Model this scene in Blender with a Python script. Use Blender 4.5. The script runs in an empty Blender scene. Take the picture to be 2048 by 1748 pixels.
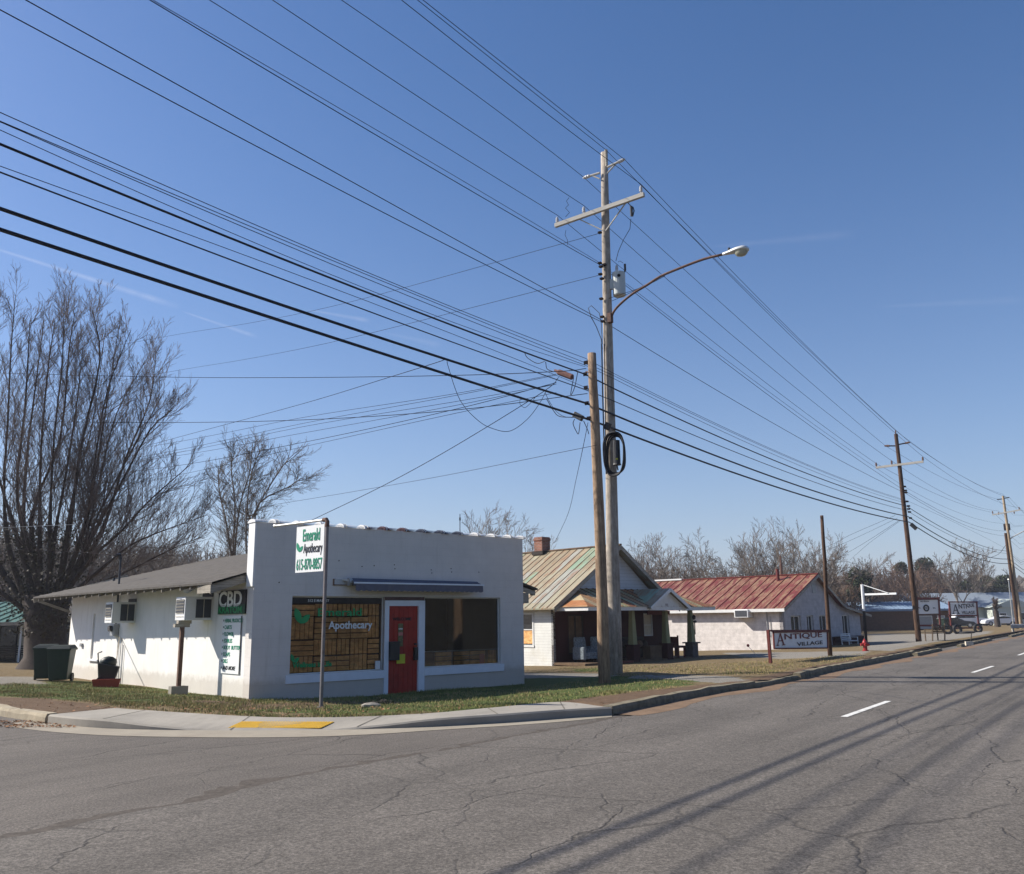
import bpy, math, random
import numpy as np
from mathutils import Vector as V, Matrix
R_ = math.radians
rng = random.Random(7)
scene = bpy.context.scene
COL = scene.collection

# ------------------------------------------------------------------ camera geometry
F = 1750.0; CX, CY = 1024., 874.; HY = 1238.; ROLL = .012; CH = 1.6
PIT = math.atan((HY-CY)/F)
_f = V((0, math.cos(PIT), math.sin(PIT))); _r = V((1, 0, 0)); _u = V((0, -math.sin(PIT), math.cos(PIT)))
CR = _r*math.cos(ROLL) - _u*math.sin(ROLL); CU = _u*math.cos(ROLL) + _r*math.sin(ROLL)
O = V((0, 0, CH))
def ray(x, y): return _f + CR*((x-CX)/F) - CU*((y-CY)/F)
def G(x, y, z=0.):
    d = ray(x, y); return O + d*((z-CH)/d.z)
def D(x, y, dep):
    d = ray(x, y); return O + d*(dep/d.y)
def PP(x, y, P0, dr):
    """point of the pixel on the vertical plane through P0 along dr"""
    d = ray(x, y); n = V((dr[1], -dr[0], 0)); t = ((V(P0)-O).dot(n))/d.dot(n); return O + d*t

# ------------------------------------------------------------------ mesh helper
class MB:
    def __init__(s): s.v = []; s.f = []
    def add(s, vs, fs):
        o = len(s.v); s.v.extend([tuple(p) for p in vs]); s.f.extend([tuple(i+o for i in f) for f in fs]); return s
    def quad(s, *p): return s.add(p, [tuple(range(len(p)))])
    def box(s, x0, x1, y0, y1, z0, z1):
        return s.add([(x0,y0,z0),(x1,y0,z0),(x1,y1,z0),(x0,y1,z0),(x0,y0,z1),(x1,y0,z1),(x1,y1,z1),(x0,y1,z1)],
            [(0,3,2,1),(4,5,6,7),(0,1,5,4),(1,2,6,5),(2,3,7,6),(3,0,4,7)])
    def obox(s, c, ax, ay, az):
        c = V(c); ax = V(ax); ay = V(ay); az = V(az)
        vs = [c+ax*i+ay*j+az*k for k in (-1,1) for i, j in ((-1,-1),(1,-1),(1,1),(-1,1))]
        return s.add(vs, [(0,3,2,1),(4,5,6,7),(0,1,5,4),(1,2,6,5),(2,3,7,6),(3,0,4,7)])
    def bar(s, a, b, w, h, up=(0,0,1)):
        a = V(a); b = V(b); d = (b-a); l = d.length; d = d/l; u = V(up)
        sd = d.cross(u)
        if sd.length < 1e-4: sd = d.cross(V((1,0,0)))
        sd.normalize(); u2 = sd.cross(d)
        return s.obox((a+b)/2, d*l/2, sd*w/2, u2*h/2)
    def prism(s, pts, ex):
        n = len(pts); ex = V(ex); a = [V(p) for p in pts]; b = [p+ex for p in a]
        fs = [tuple(range(n))[::-1], tuple(range(n, 2*n))] + [(i, (i+1)%n, n+(i+1)%n, n+i) for i in range(n)]
        return s.add(a+b, fs)
    def tube(s, pts, rad, n=8, cap=True):
        pts = [V(p) for p in pts]
        if not hasattr(rad, '__len__'): rad = [rad]*len(pts)
        vs = []; ref = None
        for i, p in enumerate(pts):
            t = (pts[min(i+1, len(pts)-1)] - pts[max(i-1, 0)])
            if t.length < 1e-9: t = V((0,0,1))
            t.normalize()
            if ref is None: ref = t.orthogonal().normalized()
            else:
                ref = ref - t*ref.dot(t)
                if ref.length < 1e-6: ref = t.orthogonal()
                ref.normalize()
            b = t.cross(ref)
            for k in range(n):
                a = 2*math.pi*k/n; vs.append(p + (ref*math.cos(a)+b*math.sin(a))*rad[i])
        fs = []
        for i in range(len(pts)-1):
            for k in range(n):
                fs.append((i*n+k, i*n+(k+1)%n, (i+1)*n+(k+1)%n, (i+1)*n+k))
        if cap: fs.append(tuple(range(n))[::-1]); fs.append(tuple((len(pts)-1)*n+k for k in range(n)))
        return s.add(vs, fs)
    def cyl(s, a, b, r, n=12, r2=None): return s.tube([a, b], [r, r if r2 is None else r2], n)
    def lathe(s, c, prof, n=16):
        return s.tube([V(c)+V((0,0,z)) for r, z in prof], [max(r, 1e-4) for r, z in prof], n)
    def sphere(s, c, r, n=10, m=6, sc=(1,1,1)):
        vs = []; fs = []
        for j in range(m+1):
            a = math.pi*j/m
            for k in range(n):
                b = 2*math.pi*k/n
                vs.append((c[0]+r*sc[0]*math.sin(a)*math.cos(b), c[1]+r*sc[1]*math.sin(a)*math.sin(b), c[2]+r*sc[2]*math.cos(a)))
        for j in range(m):
            for k in range(n): fs.append((j*n+k, (j+1)*n+k, (j+1)*n+(k+1)%n, j*n+(k+1)%n))
        return s.add(vs, fs)
    def build(s, name, mat, parent=None, off=None, smooth=False, bevel=0):
        if off is None: off = ORG.get(parent.name, (0,0,0)) if parent is not None else (0,0,0)
        me = bpy.data.meshes.new(name)
        if off != (0,0,0): vs = [(a-off[0], b-off[1], c-off[2]) for a, b, c in s.v]
        else: vs = s.v
        me.from_pydata(vs, [], s.f); me.update()
        if mat is not None: me.materials.append(mat)
        if smooth: me.polygons.foreach_set('use_smooth', [True]*len(me.polygons))
        o = bpy.data.objects.new(name, me); COL.objects.link(o)
        if parent is not None: o.parent = parent; ORG[o.name] = off
        if bevel:
            b = o.modifiers.new('bevel', 'BEVEL'); b.width = bevel; b.segments = 2; b.limit_method = 'ANGLE'
        return o
ORG = {}
def thing(name, label, cat, loc=(0,0,0), rz=None, group=None):
    """Empty at the base. rz None: the parts are given in world coordinates; else in local ones."""
    o = bpy.data.objects.new(name, None); COL.objects.link(o); o.location = loc
    if rz is not None: o.rotation_euler = (0,0,rz); ORG[o.name] = (0,0,0)
    else: ORG[o.name] = tuple(loc)
    o.empty_display_size = .3
    return tag(o, label, cat, group)
def tag(o, label=None, cat=None, group=None, kind=None):
    if label: o['label'] = label
    if cat: o['category'] = cat
    if group: o['group'] = group
    if kind: o['kind'] = kind
    return o
def single(name, mb, mat, label, cat, loc=(0,0,0), group=None, smooth=False, bevel=0):
    o = mb.build(name, mat, None, tuple(loc), smooth, bevel); o.location = loc
    ORG[o.name] = tuple(loc)
    return tag(o, label, cat, group)
def struct(name, mb, mat, kind='structure', **k):
    return tag(mb.build(name, mat, **k), kind=kind)
def copy_tree(o, parent=None):
    c = o.copy(); COL.objects.link(c)
    if parent is not None: c.parent = parent
    for ch in [x for x in bpy.data.objects if x.parent == o]: copy_tree(ch, c)
    return c

# ------------------------------------------------------------------ materials
class NT:
    def __init__(s, name):
        s.m = bpy.data.materials.new(name); s.m.use_nodes = True; s.t = s.m.node_tree
        s.b = s.t.nodes['Principled BSDF']; s.L = s.t.links.new
        s.co = s.t.nodes.new('ShaderNodeTexCoord').outputs['Object']
    def n(s, ty, **k):
        nd = s.t.nodes.new('ShaderNode'+ty)
        for a, b in k.items(): setattr(nd, a, b)
        return nd
    def put(s, sock, val):
        if isinstance(val, bpy.types.NodeSocket): s.L(val, sock)
        elif isinstance(val, (tuple, list)) and len(val) == 3 and sock.type == 'RGBA': sock.default_value = (*val, 1)
        else: sock.default_value = val
    def scale(s, v, sc):
        nd = s.n('VectorMath', operation='MULTIPLY'); s.put(nd.inputs[0], v); nd.inputs[1].default_value = sc; return nd.outputs[0]
    def noise(s, sc=5, det=4, rough=.6, vec=None, dist=0):
        nd = s.n('TexNoise'); s.put(nd.inputs['Vector'], vec or s.co); nd.inputs['Scale'].default_value = sc
        nd.inputs['Detail'].default_value = det; nd.inputs['Roughness'].default_value = rough; nd.inputs['Distortion'].default_value = dist
        return nd.outputs['Fac']
    def math(s, op, a, b=0., c=None):
        nd = s.n('Math', operation=op); s.put(nd.inputs[0], a); s.put(nd.inputs[1], b)
        if c is not None: s.put(nd.inputs[2], c)
        return nd.outputs[0]
    def ramp(s, f, stops, interp='LINEAR'):
        nd = s.n('ValToRGB'); cr = nd.color_ramp; cr.interpolation = interp
        while len(cr.elements) < len(stops): cr.elements.new(.5)
        for e, (p, c) in zip(cr.elements, stops):
            e.position = p; e.color = (*c, 1) if isinstance(c, (tuple, list)) else (c, c, c, 1)
        s.put(nd.inputs[0], f); return nd.outputs[0]
    def mix(s, f, a, b, blend='MIX'):
        nd = s.n('Mix', data_type='RGBA', blend_type=blend); s.put(nd.inputs[0], f); s.put(nd.inputs[6], a); s.put(nd.inputs[7], b); return nd.outputs[2]
    def sep(s, v=None):
        nd = s.n('SeparateXYZ'); s.put(nd.inputs[0], v or s.co); return nd.outputs
    def comb(s, x=0., y=0., z=0.):
        nd = s.n('CombineXYZ'); s.put(nd.inputs[0], x); s.put(nd.inputs[1], y); s.put(nd.inputs[2], z); return nd.outputs[0]
    def bump(s, h, st=.3, dist=.02):
        nd = s.n('Bump'); s.put(nd.inputs['Height'], h); nd.inputs['Strength'].default_value = st; nd.inputs['Distance'].default_value = dist
        s.L(nd.outputs[0], s.b.inputs['Normal']); return nd
    def out(s, col=None, rough=None, metal=None, spec=None):
        if col is not None: s.put(s.b.inputs['Base Color'], col)
        if rough is not None: s.put(s.b.inputs['Roughness'], rough)
        if metal is not None: s.put(s.b.inputs['Metallic'], metal)
        if spec is not None: s.put(s.b.inputs['Specular IOR Level'], spec)
        return s.m
def mul(c, k): return tuple(min(1, x*k) for x in c)
def M(name, col, rough=.75, metal=0, var=.15, sc=4, bump=.15, bs=40, dirt=None, spec=.3, dsc=2.2):
    t = NT(name); f = t.noise(sc, 6, .65)
    c = t.ramp(f, [(.3, mul(col, 1-var)), (.7, mul(col, 1+var))])
    if dirt:
        d = t.ramp(t.noise(dsc, 6, .7, dist=.4), [(.52, 0.), (.72, 1.)]); c = t.mix(d, c, dirt)
    if bump: t.bump(t.noise(bs, 3, .6), bump, .01)
    return t.out(c, rough, metal, spec)

def mat_asphalt(name, tone, seed=0., fine=1.):
    t = NT(name)
    v = t.n('VectorMath', operation='ADD'); t.put(v.inputs[0], t.co); v.inputs[1].default_value = (seed, seed, 0); co = v.outputs[0]
    big = t.noise(.25, 5, .6, co); base = t.ramp(big, [(.3, mul(tone, .84)), (.7, mul(tone, 1.13))])
    agg = t.noise(42, 3, .85, co); base = t.mix(1., base, t.ramp(agg, [(.32, .42), (.5, .95), (.7, 1.85)]), 'MULTIPLY')
    st = t.noise(9, 5, .75, co); base = t.mix(1., base, t.ramp(st, [(.3, .86), (.7, 1.12)]), 'MULTIPLY')
    vv = t.n('VectorMath', operation='DOT_PRODUCT'); t.put(vv.inputs[0], co); vv.inputs[1].default_value = (.818,-.575,0)
    ss = t.n('VectorMath', operation='DOT_PRODUCT'); t.put(ss.inputs[0], co); ss.inputs[1].default_value = (.575,.818,0)
    if seed == 0:
        trk = t.math('SINE', t.math('MULTIPLY', t.math('ADD', vv.outputs['Value'], t.math('MULTIPLY', big, .5)), 3.59)); base = t.mix(1., base, t.ramp(t.math('ADD', t.math('MULTIPLY', trk, .3), .5), [(.2, .93), (.8, 1.05)]), 'MULTIPLY')
    sv = t.comb(t.math('MULTIPLY', ss.outputs['Value'], .12), t.math('MULTIPLY', vv.outputs['Value'], 1.3), 0.)
    base = t.mix(1., base, t.ramp(t.noise(1.6, 6, .65, sv), [(.3, .84), (.7, 1.12)]), 'MULTIPLY')
    spot = t.ramp(t.noise(2.1, 3, .5, co), [(.68, 1.), (.74, .72)]); base = t.mix(1., base, spot, 'MULTIPLY')
    # cracks: warped voronoi edges, kept only in patches
    w = t.n('TexNoise'); t.put(w.inputs['Vector'], co); w.inputs['Scale'].default_value = 1.3; w.inputs['Detail'].default_value = 6
    wv = t.n('VectorMath', operation='MULTIPLY_ADD'); t.put(wv.inputs[0], w.outputs['Color']); wv.inputs[1].default_value = (.6,.6,0); t.put(wv.inputs[2], co)
    crack = None
    for sc, th, msc, lo in ((.33, .0026, .16, .47), (.9, .005, .35, .56), (1., .0045, .22, .48)):
        src = wv.outputs[0]
        if sc == 1.:
            s2 = t.n('VectorMath', operation='DOT_PRODUCT'); t.put(s2.inputs[0], wv.outputs[0]); s2.inputs[1].default_value = (.575,.818,0)
            v2 = t.n('VectorMath', operation='DOT_PRODUCT'); t.put(v2.inputs[0], wv.outputs[0]); v2.inputs[1].default_value = (.818,-.575,0)
            src = t.comb(t.math('MULTIPLY', s2.outputs['Value'], .22), t.math('MULTIPLY', v2.outputs['Value'], .75), 0.)
        vo = t.n('TexVoronoi', feature='DISTANCE_TO_EDGE'); t.put(vo.inputs['Vector'], src); vo.inputs['Scale'].default_value = sc
        c1 = t.ramp(vo.outputs['Distance'], [(0., 1.), (th, .7), (th*2, 0.)])
        k = t.ramp(t.noise(msc, 3, .5, co), [(lo-.04, 0.), (lo+.08, 1.)])
        c1 = t.math('MULTIPLY', c1, k); crack = c1 if crack is None else t.math('MAXIMUM', crack, c1)
    base = t.mix(t.math('MULTIPLY', crack, .58), base, mul(tone, .22))
    h = t.math('SUBTRACT', t.math('MULTIPLY', agg, .35), t.math('MULTIPLY', crack, 1.2))
    t.bump(h, .5, .012)
    return t.out(base, .9, 0, .25)

def mat_roof(name, axis, pitch, cols, rust, seams=True, rustlo=.55):
    """sheet metal panels; axis = index of the local coordinate the panels are counted along"""
    t = NT(name); x = t.sep()[axis]; o = t.sep()[1-axis]
    idx = t.math('FLOOR', t.math('DIVIDE', x, pitch))
    band = t.math('FLOOR', t.math('DIVIDE', t.math('ADD', o, 40), 2.35))
    wn = t.n('TexWhiteNoise', noise_dimensions='2D'); t.put(wn.inputs['Vector'], t.comb(idx, band))
    st = [(i/len(cols), c) for i, c in enumerate(cols)]
    c = t.ramp(wn.outputs['Value'], st, 'CONSTANT')
    sv = t.scale(t.co, (1.2, 5, 1) if axis == 1 else (5, 1.2, 1))
    c = t.mix(1., c, t.ramp(t.noise(1.5, 6, .7, sv), [(.3, .8), (.7, 1.15)]), 'MULTIPLY')
    k = t.ramp(t.noise(.9, 7, .72, sv), [(rustlo, 0.), (rustlo+.12, 1.)])
    k2 = t.math('MULTIPLY', k, .75)
    c = t.mix(k2, c, t.ramp(t.noise(7, 5, .7), [(.35, rust[0]), (.65, rust[1])]))
    return t.out(c, .55, .15, .35)

def mat_siding(name, col, pitch, dirt=None, axis=2, shade=.5):
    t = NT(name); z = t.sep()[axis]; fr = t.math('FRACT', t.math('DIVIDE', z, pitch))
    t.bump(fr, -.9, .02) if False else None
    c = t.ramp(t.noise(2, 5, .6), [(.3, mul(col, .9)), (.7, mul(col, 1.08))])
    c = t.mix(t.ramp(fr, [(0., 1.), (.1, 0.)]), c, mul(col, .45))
    if dirt: c = t.mix(t.ramp(t.noise(1.3, 6, .7), [(.5, 0.), (.75, .6)]), c, dirt)
    return t.out(c, .7, 0, .3)

def mat_brick(name, c1, c2, mortar, sx=1., rot=(0,0,0), bw=.22, rh=.075, ms=.012):
    t = NT(name); s = t.sep(); v = t.comb(t.math('ADD', s[0], s[1]), s[2], 0.)
    b = t.n('TexBrick'); t.put(b.inputs['Vector'], v); b.inputs['Scale'].default_value = 1
    b.inputs['Brick Width'].default_value = bw; b.inputs['Row Height'].default_value = rh; b.inputs['Mortar Size'].default_value = ms
    b.inputs['Color1'].default_value = (*c1, 1); b.inputs['Color2'].default_value = (*c2, 1); b.inputs['Mortar'].default_value = (*mortar, 1)
    c = t.mix(1., b.outputs['Color'], t.ramp(t.noise(3, 5, .6), [(.3, .8), (.7, 1.15)]), 'MULTIPLY')
    t.bump(b.outputs['Fac'], -.3, .008)
    return t.out(c, .85, 0, .2)

def mat_wood(name, c1, c2, sc=(14, 14, 1.1), rough=.85, crack=True):
    t = NT(name); sv = t.scale(t.co, sc); f = t.noise(2.2, 8, .7, sv, .4)
    c = t.ramp(f, [(.28, c1), (.5, tuple((a+b)/2 for a, b in zip(c1, c2))), (.72, c2)])
    c = t.mix(1., c, t.ramp(t.noise(.55, 4, .6), [(.3, .75), (.7, 1.2)]), 'MULTIPLY')
    if crack:
        k = t.ramp(t.noise(6, 4, .8, sv), [(.62, 0.), (.68, 1.)]); c = t.mix(t.math('MULTIPLY', k, .55), c, mul(c1, .3))
    c = t.mix(1., c, t.ramp(t.noise(3.1, 5, .75, t.scale(t.co, (sc[0]*.35, sc[1]*.35, sc[2]*1.4))), [(.32, .62), (.66, 1.2)]), 'MULTIPLY')
    t.bump(f, .5, .01)
    return t.out(c, rough, 0, .2)

def mat_glass(name, tint=(.6,.65,.65), refl=.12, rough=.03):
    t = NT(name); nt = t.t
    tr = t.n('BsdfTransparent'); tr.inputs[0].default_value = (*tint, 1)
    gl = t.n('BsdfGlossy'); gl.inputs['Roughness'].default_value = rough
    fr = t.n('Fresnel'); fr.inputs['IOR'].default_value = 1.5
    ad = t.math('MAXIMUM', t.math('ADD', t.math('MULTIPLY', fr.outputs[0], 1.0), refl), 0.)
    mx = t.n('MixShader'); t.put(mx.inputs[0], ad); t.L(tr.outputs[0], mx.inputs[1]); t.L(gl.outputs[0], mx.inputs[2])
    t.L(mx.outputs[0], nt.nodes['Material Output'].inputs['Surface'])
    return t.m

def mat_ground():
    t = NT('ground_cover'); at = t.n('Attribute', attribute_name='mask'); ch = t.n('SeparateColor'); t.L(at.outputs['Color'], ch.inputs[0])
    green, grav, dirt = ch.outputs[0], ch.outputs[1], ch.outputs[2]
    n1 = t.noise(.55, 6, .65); n2 = t.noise(6, 6, .75); n3 = t.noise(40, 3, .8)
    tan = t.ramp(n2, [(.3, (.105,.078,.04)), (.5, (.17,.125,.068)), (.72, (.235,.18,.105))])
    grn = t.ramp(n2, [(.3, (.045,.06,.018)), (.5, (.075,.098,.028)), (.72, (.12,.13,.05))])
    gf = t.ramp(t.math('ADD', t.math('MULTIPLY', green, .5), t.math('ADD', t.math('MULTIPLY', n1, .62), t.math('MULTIPLY', n2, .28))), [(.55, 0.), (.72, 1.)])
    c = t.mix(gf, tan, grn)
    dc = t.ramp(n2, [(.3, (.095,.062,.04)), (.7, (.17,.115,.075))])
    df = t.ramp(t.math('ADD', dirt, t.math('MULTIPLY', t.math('SUBTRACT', n2, .5), .9)), [(.4, 0.), (.6, 1.)])
    c = t.mix(df, c, dc)
    gc = t.ramp(n3, [(.3, (.15,.137,.115)), (.7, (.29,.265,.225))])
    gvf = t.ramp(t.math('ADD', grav, t.math('MULTIPLY', t.math('SUBTRACT', n2, .5), .9)), [(.4, 0.), (.6, 1.)])
    c = t.mix(gvf, c, gc)
    c = t.mix(1., c, t.ramp(n3, [(.3, .75), (.7, 1.25)]), 'MULTIPLY')
    t.bump(t.math('ADD', n2, t.math('MULTIPLY', n3, .4)), .7, .05)
    return t.out(c, .95, 0, .1)

K = {}
K['main'] = mat_asphalt('worn_asphalt', (.122,.108,.093))
K['side'] = mat_asphalt('side_asphalt', (.118,.103,.088), 31.)
K['ground'] = mat_ground()
K['conc'] = M('new_concrete', (.28,.255,.215), .9, var=.17, sc=1.2, bump=.2, bs=90, dirt=(.30,.275,.235))
K['pan'] = M('gutter_concrete', (.28,.245,.19), .9, var=.12, sc=1.5, bump=.2, bs=90, dirt=(.25,.21,.16))
K['oldcurb'] = M('old_mossy_curb', (.20,.17,.115), .95, var=.3, sc=5, bump=.5, bs=30, dirt=(.07,.065,.03))
K['curbtan'] = M('old_tan_curb', (.33,.28,.20), .95, var=.2, sc=5, bump=.5, bs=30, dirt=(.2,.15,.09))
K['sand0'] = M('verge_dirt', (.155,.108,.066), .95, var=.3, sc=4, bump=.4)
K['postgrey'] = M('weathered_post', (.20,.18,.18), .7, metal=.2, var=.2, bump=.1, dirt=(.13,.07,.05))
K['stripe'] = M('road_paint', (.62,.61,.57), .8, var=.12, sc=12, bump=.2, dirt=(.25,.24,.22), dsc=6)
K['yellow'] = M('tactile_yellow', (.70,.42,.045), .7, var=.1, sc=8, bump=0)
K['groove'] = M('joint_dark', (.14,.125,.10), .95, bump=0)
def mat_stucco(name, col, coursing):
    t = NT(name); c = t.ramp(t.noise(1.3, 6, .65), [(.3, mul(col, .93)), (.7, mul(col, 1.05))]); s = t.sep()
    run = t.noise(1.6, 6, .7, t.scale(t.co, (3.2, 3.2, .28))); c = t.mix(t.ramp(run, [(.55, 0.), (.75, .30)]), c, (.40,.36,.30))
    h = t.math('SUBTRACT', s[2], t.math('MULTIPLY', t.noise(5, 6, .75), .42)); c = t.mix(t.ramp(h, [(.0, .38), (.16, 0.)]), c, (.30,.24,.16))
    ch = t.ramp(t.noise(9, 6, .8), [(.66, 0.), (.70, .5)]); c = t.mix(ch, c, mul(col, .72))
    v = t.comb(t.math('ADD', s[0], s[1]), s[2], 0.); b = t.n('TexBrick'); t.put(b.inputs['Vector'], v); b.inputs['Scale'].default_value = 1
    b.inputs['Brick Width'].default_value = .41; b.inputs['Row Height'].default_value = .205; b.inputs['Mortar Size'].default_value = .008; b.inputs['Mortar Smooth'].default_value = .6
    c = t.mix(t.math('MULTIPLY', b.outputs['Fac'], coursing), c, mul(col, .55))
    t.bump(t.math('ADD', t.noise(30, 5, .7), t.math('MULTIPLY', b.outputs['Fac'], -coursing*2)), .5, .012); return t.out(c, .88, 0, .2)
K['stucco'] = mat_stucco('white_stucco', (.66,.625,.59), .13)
K['stuccosun'] = mat_stucco('white_stucco_sunlit', (.80,.775,.73), .0)  # same white stucco made lighter: the side wall's sunlight put into its colour
K['white'] = M('white_paint', (.72,.72,.71), .6, var=.05, bump=.05)
K['bluewhite'] = M('sill_paint', (.72,.75,.80), .6, var=.05, bump=.05)
K['cream'] = M('cream_metal', (.55,.50,.40), .6, var=.1, bump=.05, dirt=(.4,.33,.22))
K['darkgrille'] = M('dark_grille', (.05,.055,.065), .6, bump=0)
K['grey'] = M('grey_metal', (.33,.34,.35), .5, metal=.5, var=.12, bump=.05)
K['galv'] = M('galvanised', (.45,.45,.44), .45, metal=.6, var=.15, bump=.05)
K['black'] = M('black_plastic', (.015,.015,.017), .45, var=.2, bump=.05, spec=.5)
K['rubber'] = M('black_rubber', (.02,.02,.022), .6, var=.2, bump=.1, spec=.35)
K['maroon'] = M('maroon_glaze', (.06,.018,.018), .25, var=.2, bump=.02, spec=.6)
K['whiteglaze'] = M('white_glaze', (.66,.66,.65), .25, var=.06, bump=.02, spec=.6)
K['blueglaze'] = M('blue_black_glaze', (.03,.035,.06), .25, var=.2, bump=.02, spec=.6)
K['shingle'] = M('grey_shingle', (.078,.070,.062), .95, var=.3, sc=6, bump=.5, bs=30, dirt=(.095,.085,.075), dsc=4)
K['weather'] = mat_wood('weathered_board', (.22,.19,.15), (.50,.46,.39), (1.5, 1.5, 14))
K['rafter'] = M('peeling_white', (.20,.18,.155), .8, var=.15, bump=.2, dirt=(.2,.17,.13))
K['red'] = M('red_door_paint', (.36,.026,.014), .55, var=.16, sc=3, bump=.2, dirt=(.22,.02,.014))
K['awn'] = M('blue_awning', (.10,.112,.15), .85, var=.15, sc=5, bump=.25)
K['awnv'] = M('awning_valance', (.12,.12,.155), .85, var=.12, sc=5, bump=.25)
K['green'] = M('sign_green', (.005,.24,.13), .6, var=.05, bump=0)
K['signgrn'] = M('bright_green', (.02,.30,.10), .6, var=.1, bump=0)
K['ink'] = M('sign_black', (.012,.012,.016), .6, bump=0)
K['maroonink'] = M('sign_maroon', (.15,.018,.02), .6, bump=0)
K['signwhite'] = M('sign_white', (.76,.77,.76), .5, var=.03, bump=0)
K['greenglow'] = M('dark_green_panel', (.01,.07,.035), .6, var=.5, sc=9, bump=0)
K['pallet'] = mat_wood('pallet_wood', (.50,.24,.085), (.95,.56,.24), (3, 3, 3), crack=False)
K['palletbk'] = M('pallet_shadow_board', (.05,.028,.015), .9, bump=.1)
K['interior'] = M('dark_interior', (.04,.037,.034), .9, bump=0)
K['glass'] = mat_glass('shop_glass', (.95,.92,.88), -.02)
K['glassr'] = mat_glass('shop_glass_right', (.7,.7,.66), .05)
K['panel'] = M('window_dark', (.02,.022,.025), .12, bump=0, spec=.8)
K['pole'] = mat_wood('grey_pole_wood', (.23,.19,.15), (.50,.44,.37), (9, 9, .8))
K['poleb'] = mat_wood('brown_pole_wood', (.15,.09,.055), (.46,.33,.22), (9, 9, .8))
K['pole2'] = mat_wood('creosote_pole', (.045,.025,.017), (.135,.08,.052), (9, 9, .8))
K['arm'] = M('grey_crossarm', (.42,.40,.36), .85, var=.12, bump=.2)
K['rust'] = M('rusty_steel', (.12,.065,.048), .75, var=.3, sc=20, bump=.2, dirt=(.19,.11,.075))
K['ins'] = M('grey_porcelain', (.45,.45,.46), .3, var=.06, bump=0, spec=.6)
K['cable'] = M('black_cable', (.008,.008,.012), .6, bump=0, spec=.3)
K['wire'] = M('weathered_wire', (.022,.018,.02), .95, bump=0, spec=.05)
K['lampglass'] = M('lamp_lens', (.38,.38,.30), .2, bump=0, spec=.6)
K['lamphead'] = M('lamp_housing', (.62,.63,.62), .4, metal=.2, var=.06, bump=0)
K['tank'] = M('transformer_grey', (.47,.50,.48), .4, var=.05, bump=0)
K['binbase'] = M('bin_green', (.003,.020,.013), .5, var=.15, sc=6, bump=.05, spec=.4)
K['binlid'] = M('bin_dark_lid', (.012,.02,.018), .5, var=.2, bump=.05, spec=.4)
K['clap'] = mat_siding('white_clapboard', (.70,.70,.66), .115, (.5,.47,.38))
K['clapgrey'] = mat_siding('gable_boards', (.52,.53,.55), .16)
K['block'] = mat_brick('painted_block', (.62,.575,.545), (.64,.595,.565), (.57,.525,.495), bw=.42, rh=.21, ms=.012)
K['blockshade'] = mat_brick('shaded_painted_block', (.45,.43,.44), (.47,.45,.46), (.42,.40,.41), bw=.42, rh=.21, ms=.012)  # same painted block for the front, its shade put into a greyer colour
K['darkred'] = M('dark_red_wall', (.04,.008,.008), .8, var=.2, bump=.1)
K['redpaint'] = M('red_brown_paint', (.13,.028,.024), .7, var=.2, bump=.1)
K['brick'] = mat_brick('red_brick', (.20,.065,.04), (.28,.10,.06), (.24,.2,.17))
K['brownbrick'] = mat_brick('brown_brick', (.10,.05,.035), (.14,.065,.042), (.13,.09,.07))
K['roofh'] = mat_roof('rusty_tin_roof', 1, .44, [(.32,.29,.20), (.28,.28,.20), (.32,.26,.17), (.24,.32,.22), (.32,.32,.27), (.28,.23,.15), (.33,.29,.20)], ((.20,.075,.03), (.30,.15,.07)), rustlo=.50)
K['roofp'] = mat_roof('rusty_porch_roof', 0, .44, [(.38,.16,.06), (.42,.34,.2), (.30,.11,.05), (.36,.36,.20), (.40,.22,.10)], ((.19,.065,.025), (.34,.15,.06)), rustlo=.48)
K['roofr'] = mat_roof('faded_red_roof', 1, .62, [(.165,.034,.030), (.155,.038,.032), (.185,.05,.04), (.15,.032,.028)], ((.27,.15,.07), (.34,.25,.16)), rustlo=.46)
K['seam'] = M('roof_seam', (.16,.10,.06), .7, var=.3, bump=0)
K['seamr'] = M('red_roof_seam', (.15,.025,.022), .7, var=.3, bump=0)
K['bluemetal'] = M('blue_metal_roof', (.19,.26,.35), .6, var=.05, bump=0)
K['greenroof'] = M('green_metal_roof', (.08,.16,.11), .45, metal=.1, var=.1, bump=0)
K['pillar'] = M('pillar_green', (.24,.24,.12), .7, var=.1, bump=.1)
K['trim'] = M('trim_white', (.66,.66,.64), .65, var=.08, bump=.05)
K['stone'] = M('dark_stone', (.10,.085,.08), .9, var=.35, sc=9, bump=.6, bs=12)
K['cushion'] = M('patterned_cushion', (.16,.19,.21), .9, var=.7, sc=16, bump=.2)
K['darkthing'] = M('dark_furniture', (.03,.024,.02), .8, var=.3, bump=.1)
K['brownthing'] = M('brown_furniture', (.13,.085,.05), .8, var=.3, bump=.1)
K['hyd'] = M('hydrant_red', (.30,.018,.016), .4, var=.12, bump=.05, spec=.5)
K['carwhite'] = M('white_car_paint', (.72,.73,.74), .25, var=.02, bump=0, spec=.6)
K['cardark'] = M('dark_car_paint', (.02,.022,.025), .25, bump=0, spec=.6)
K['bark'] = M('dark_bark', (.062,.048,.04), .95, var=.4, sc=3, bump=.8, bs=9)
K['twig'] = M('purple_grey_twigs', (.13,.10,.09), .9, var=.25, sc=.6, bump=0)
K['bark2'] = M('grey_bark', (.22,.185,.155), .95, var=.25, sc=2, bump=0)
K['twig2'] = M('grey_twigs', (.118,.097,.082), .9, var=.2, sc=.3, bump=0)
K['twig3'] = M('rusty_twigs', (.115,.073,.052), .9, var=.2, sc=.3, bump=0)
K['woods'] = M('winter_woods', (.155,.125,.10), .95, var=.45, sc=.08, bump=0)
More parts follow.
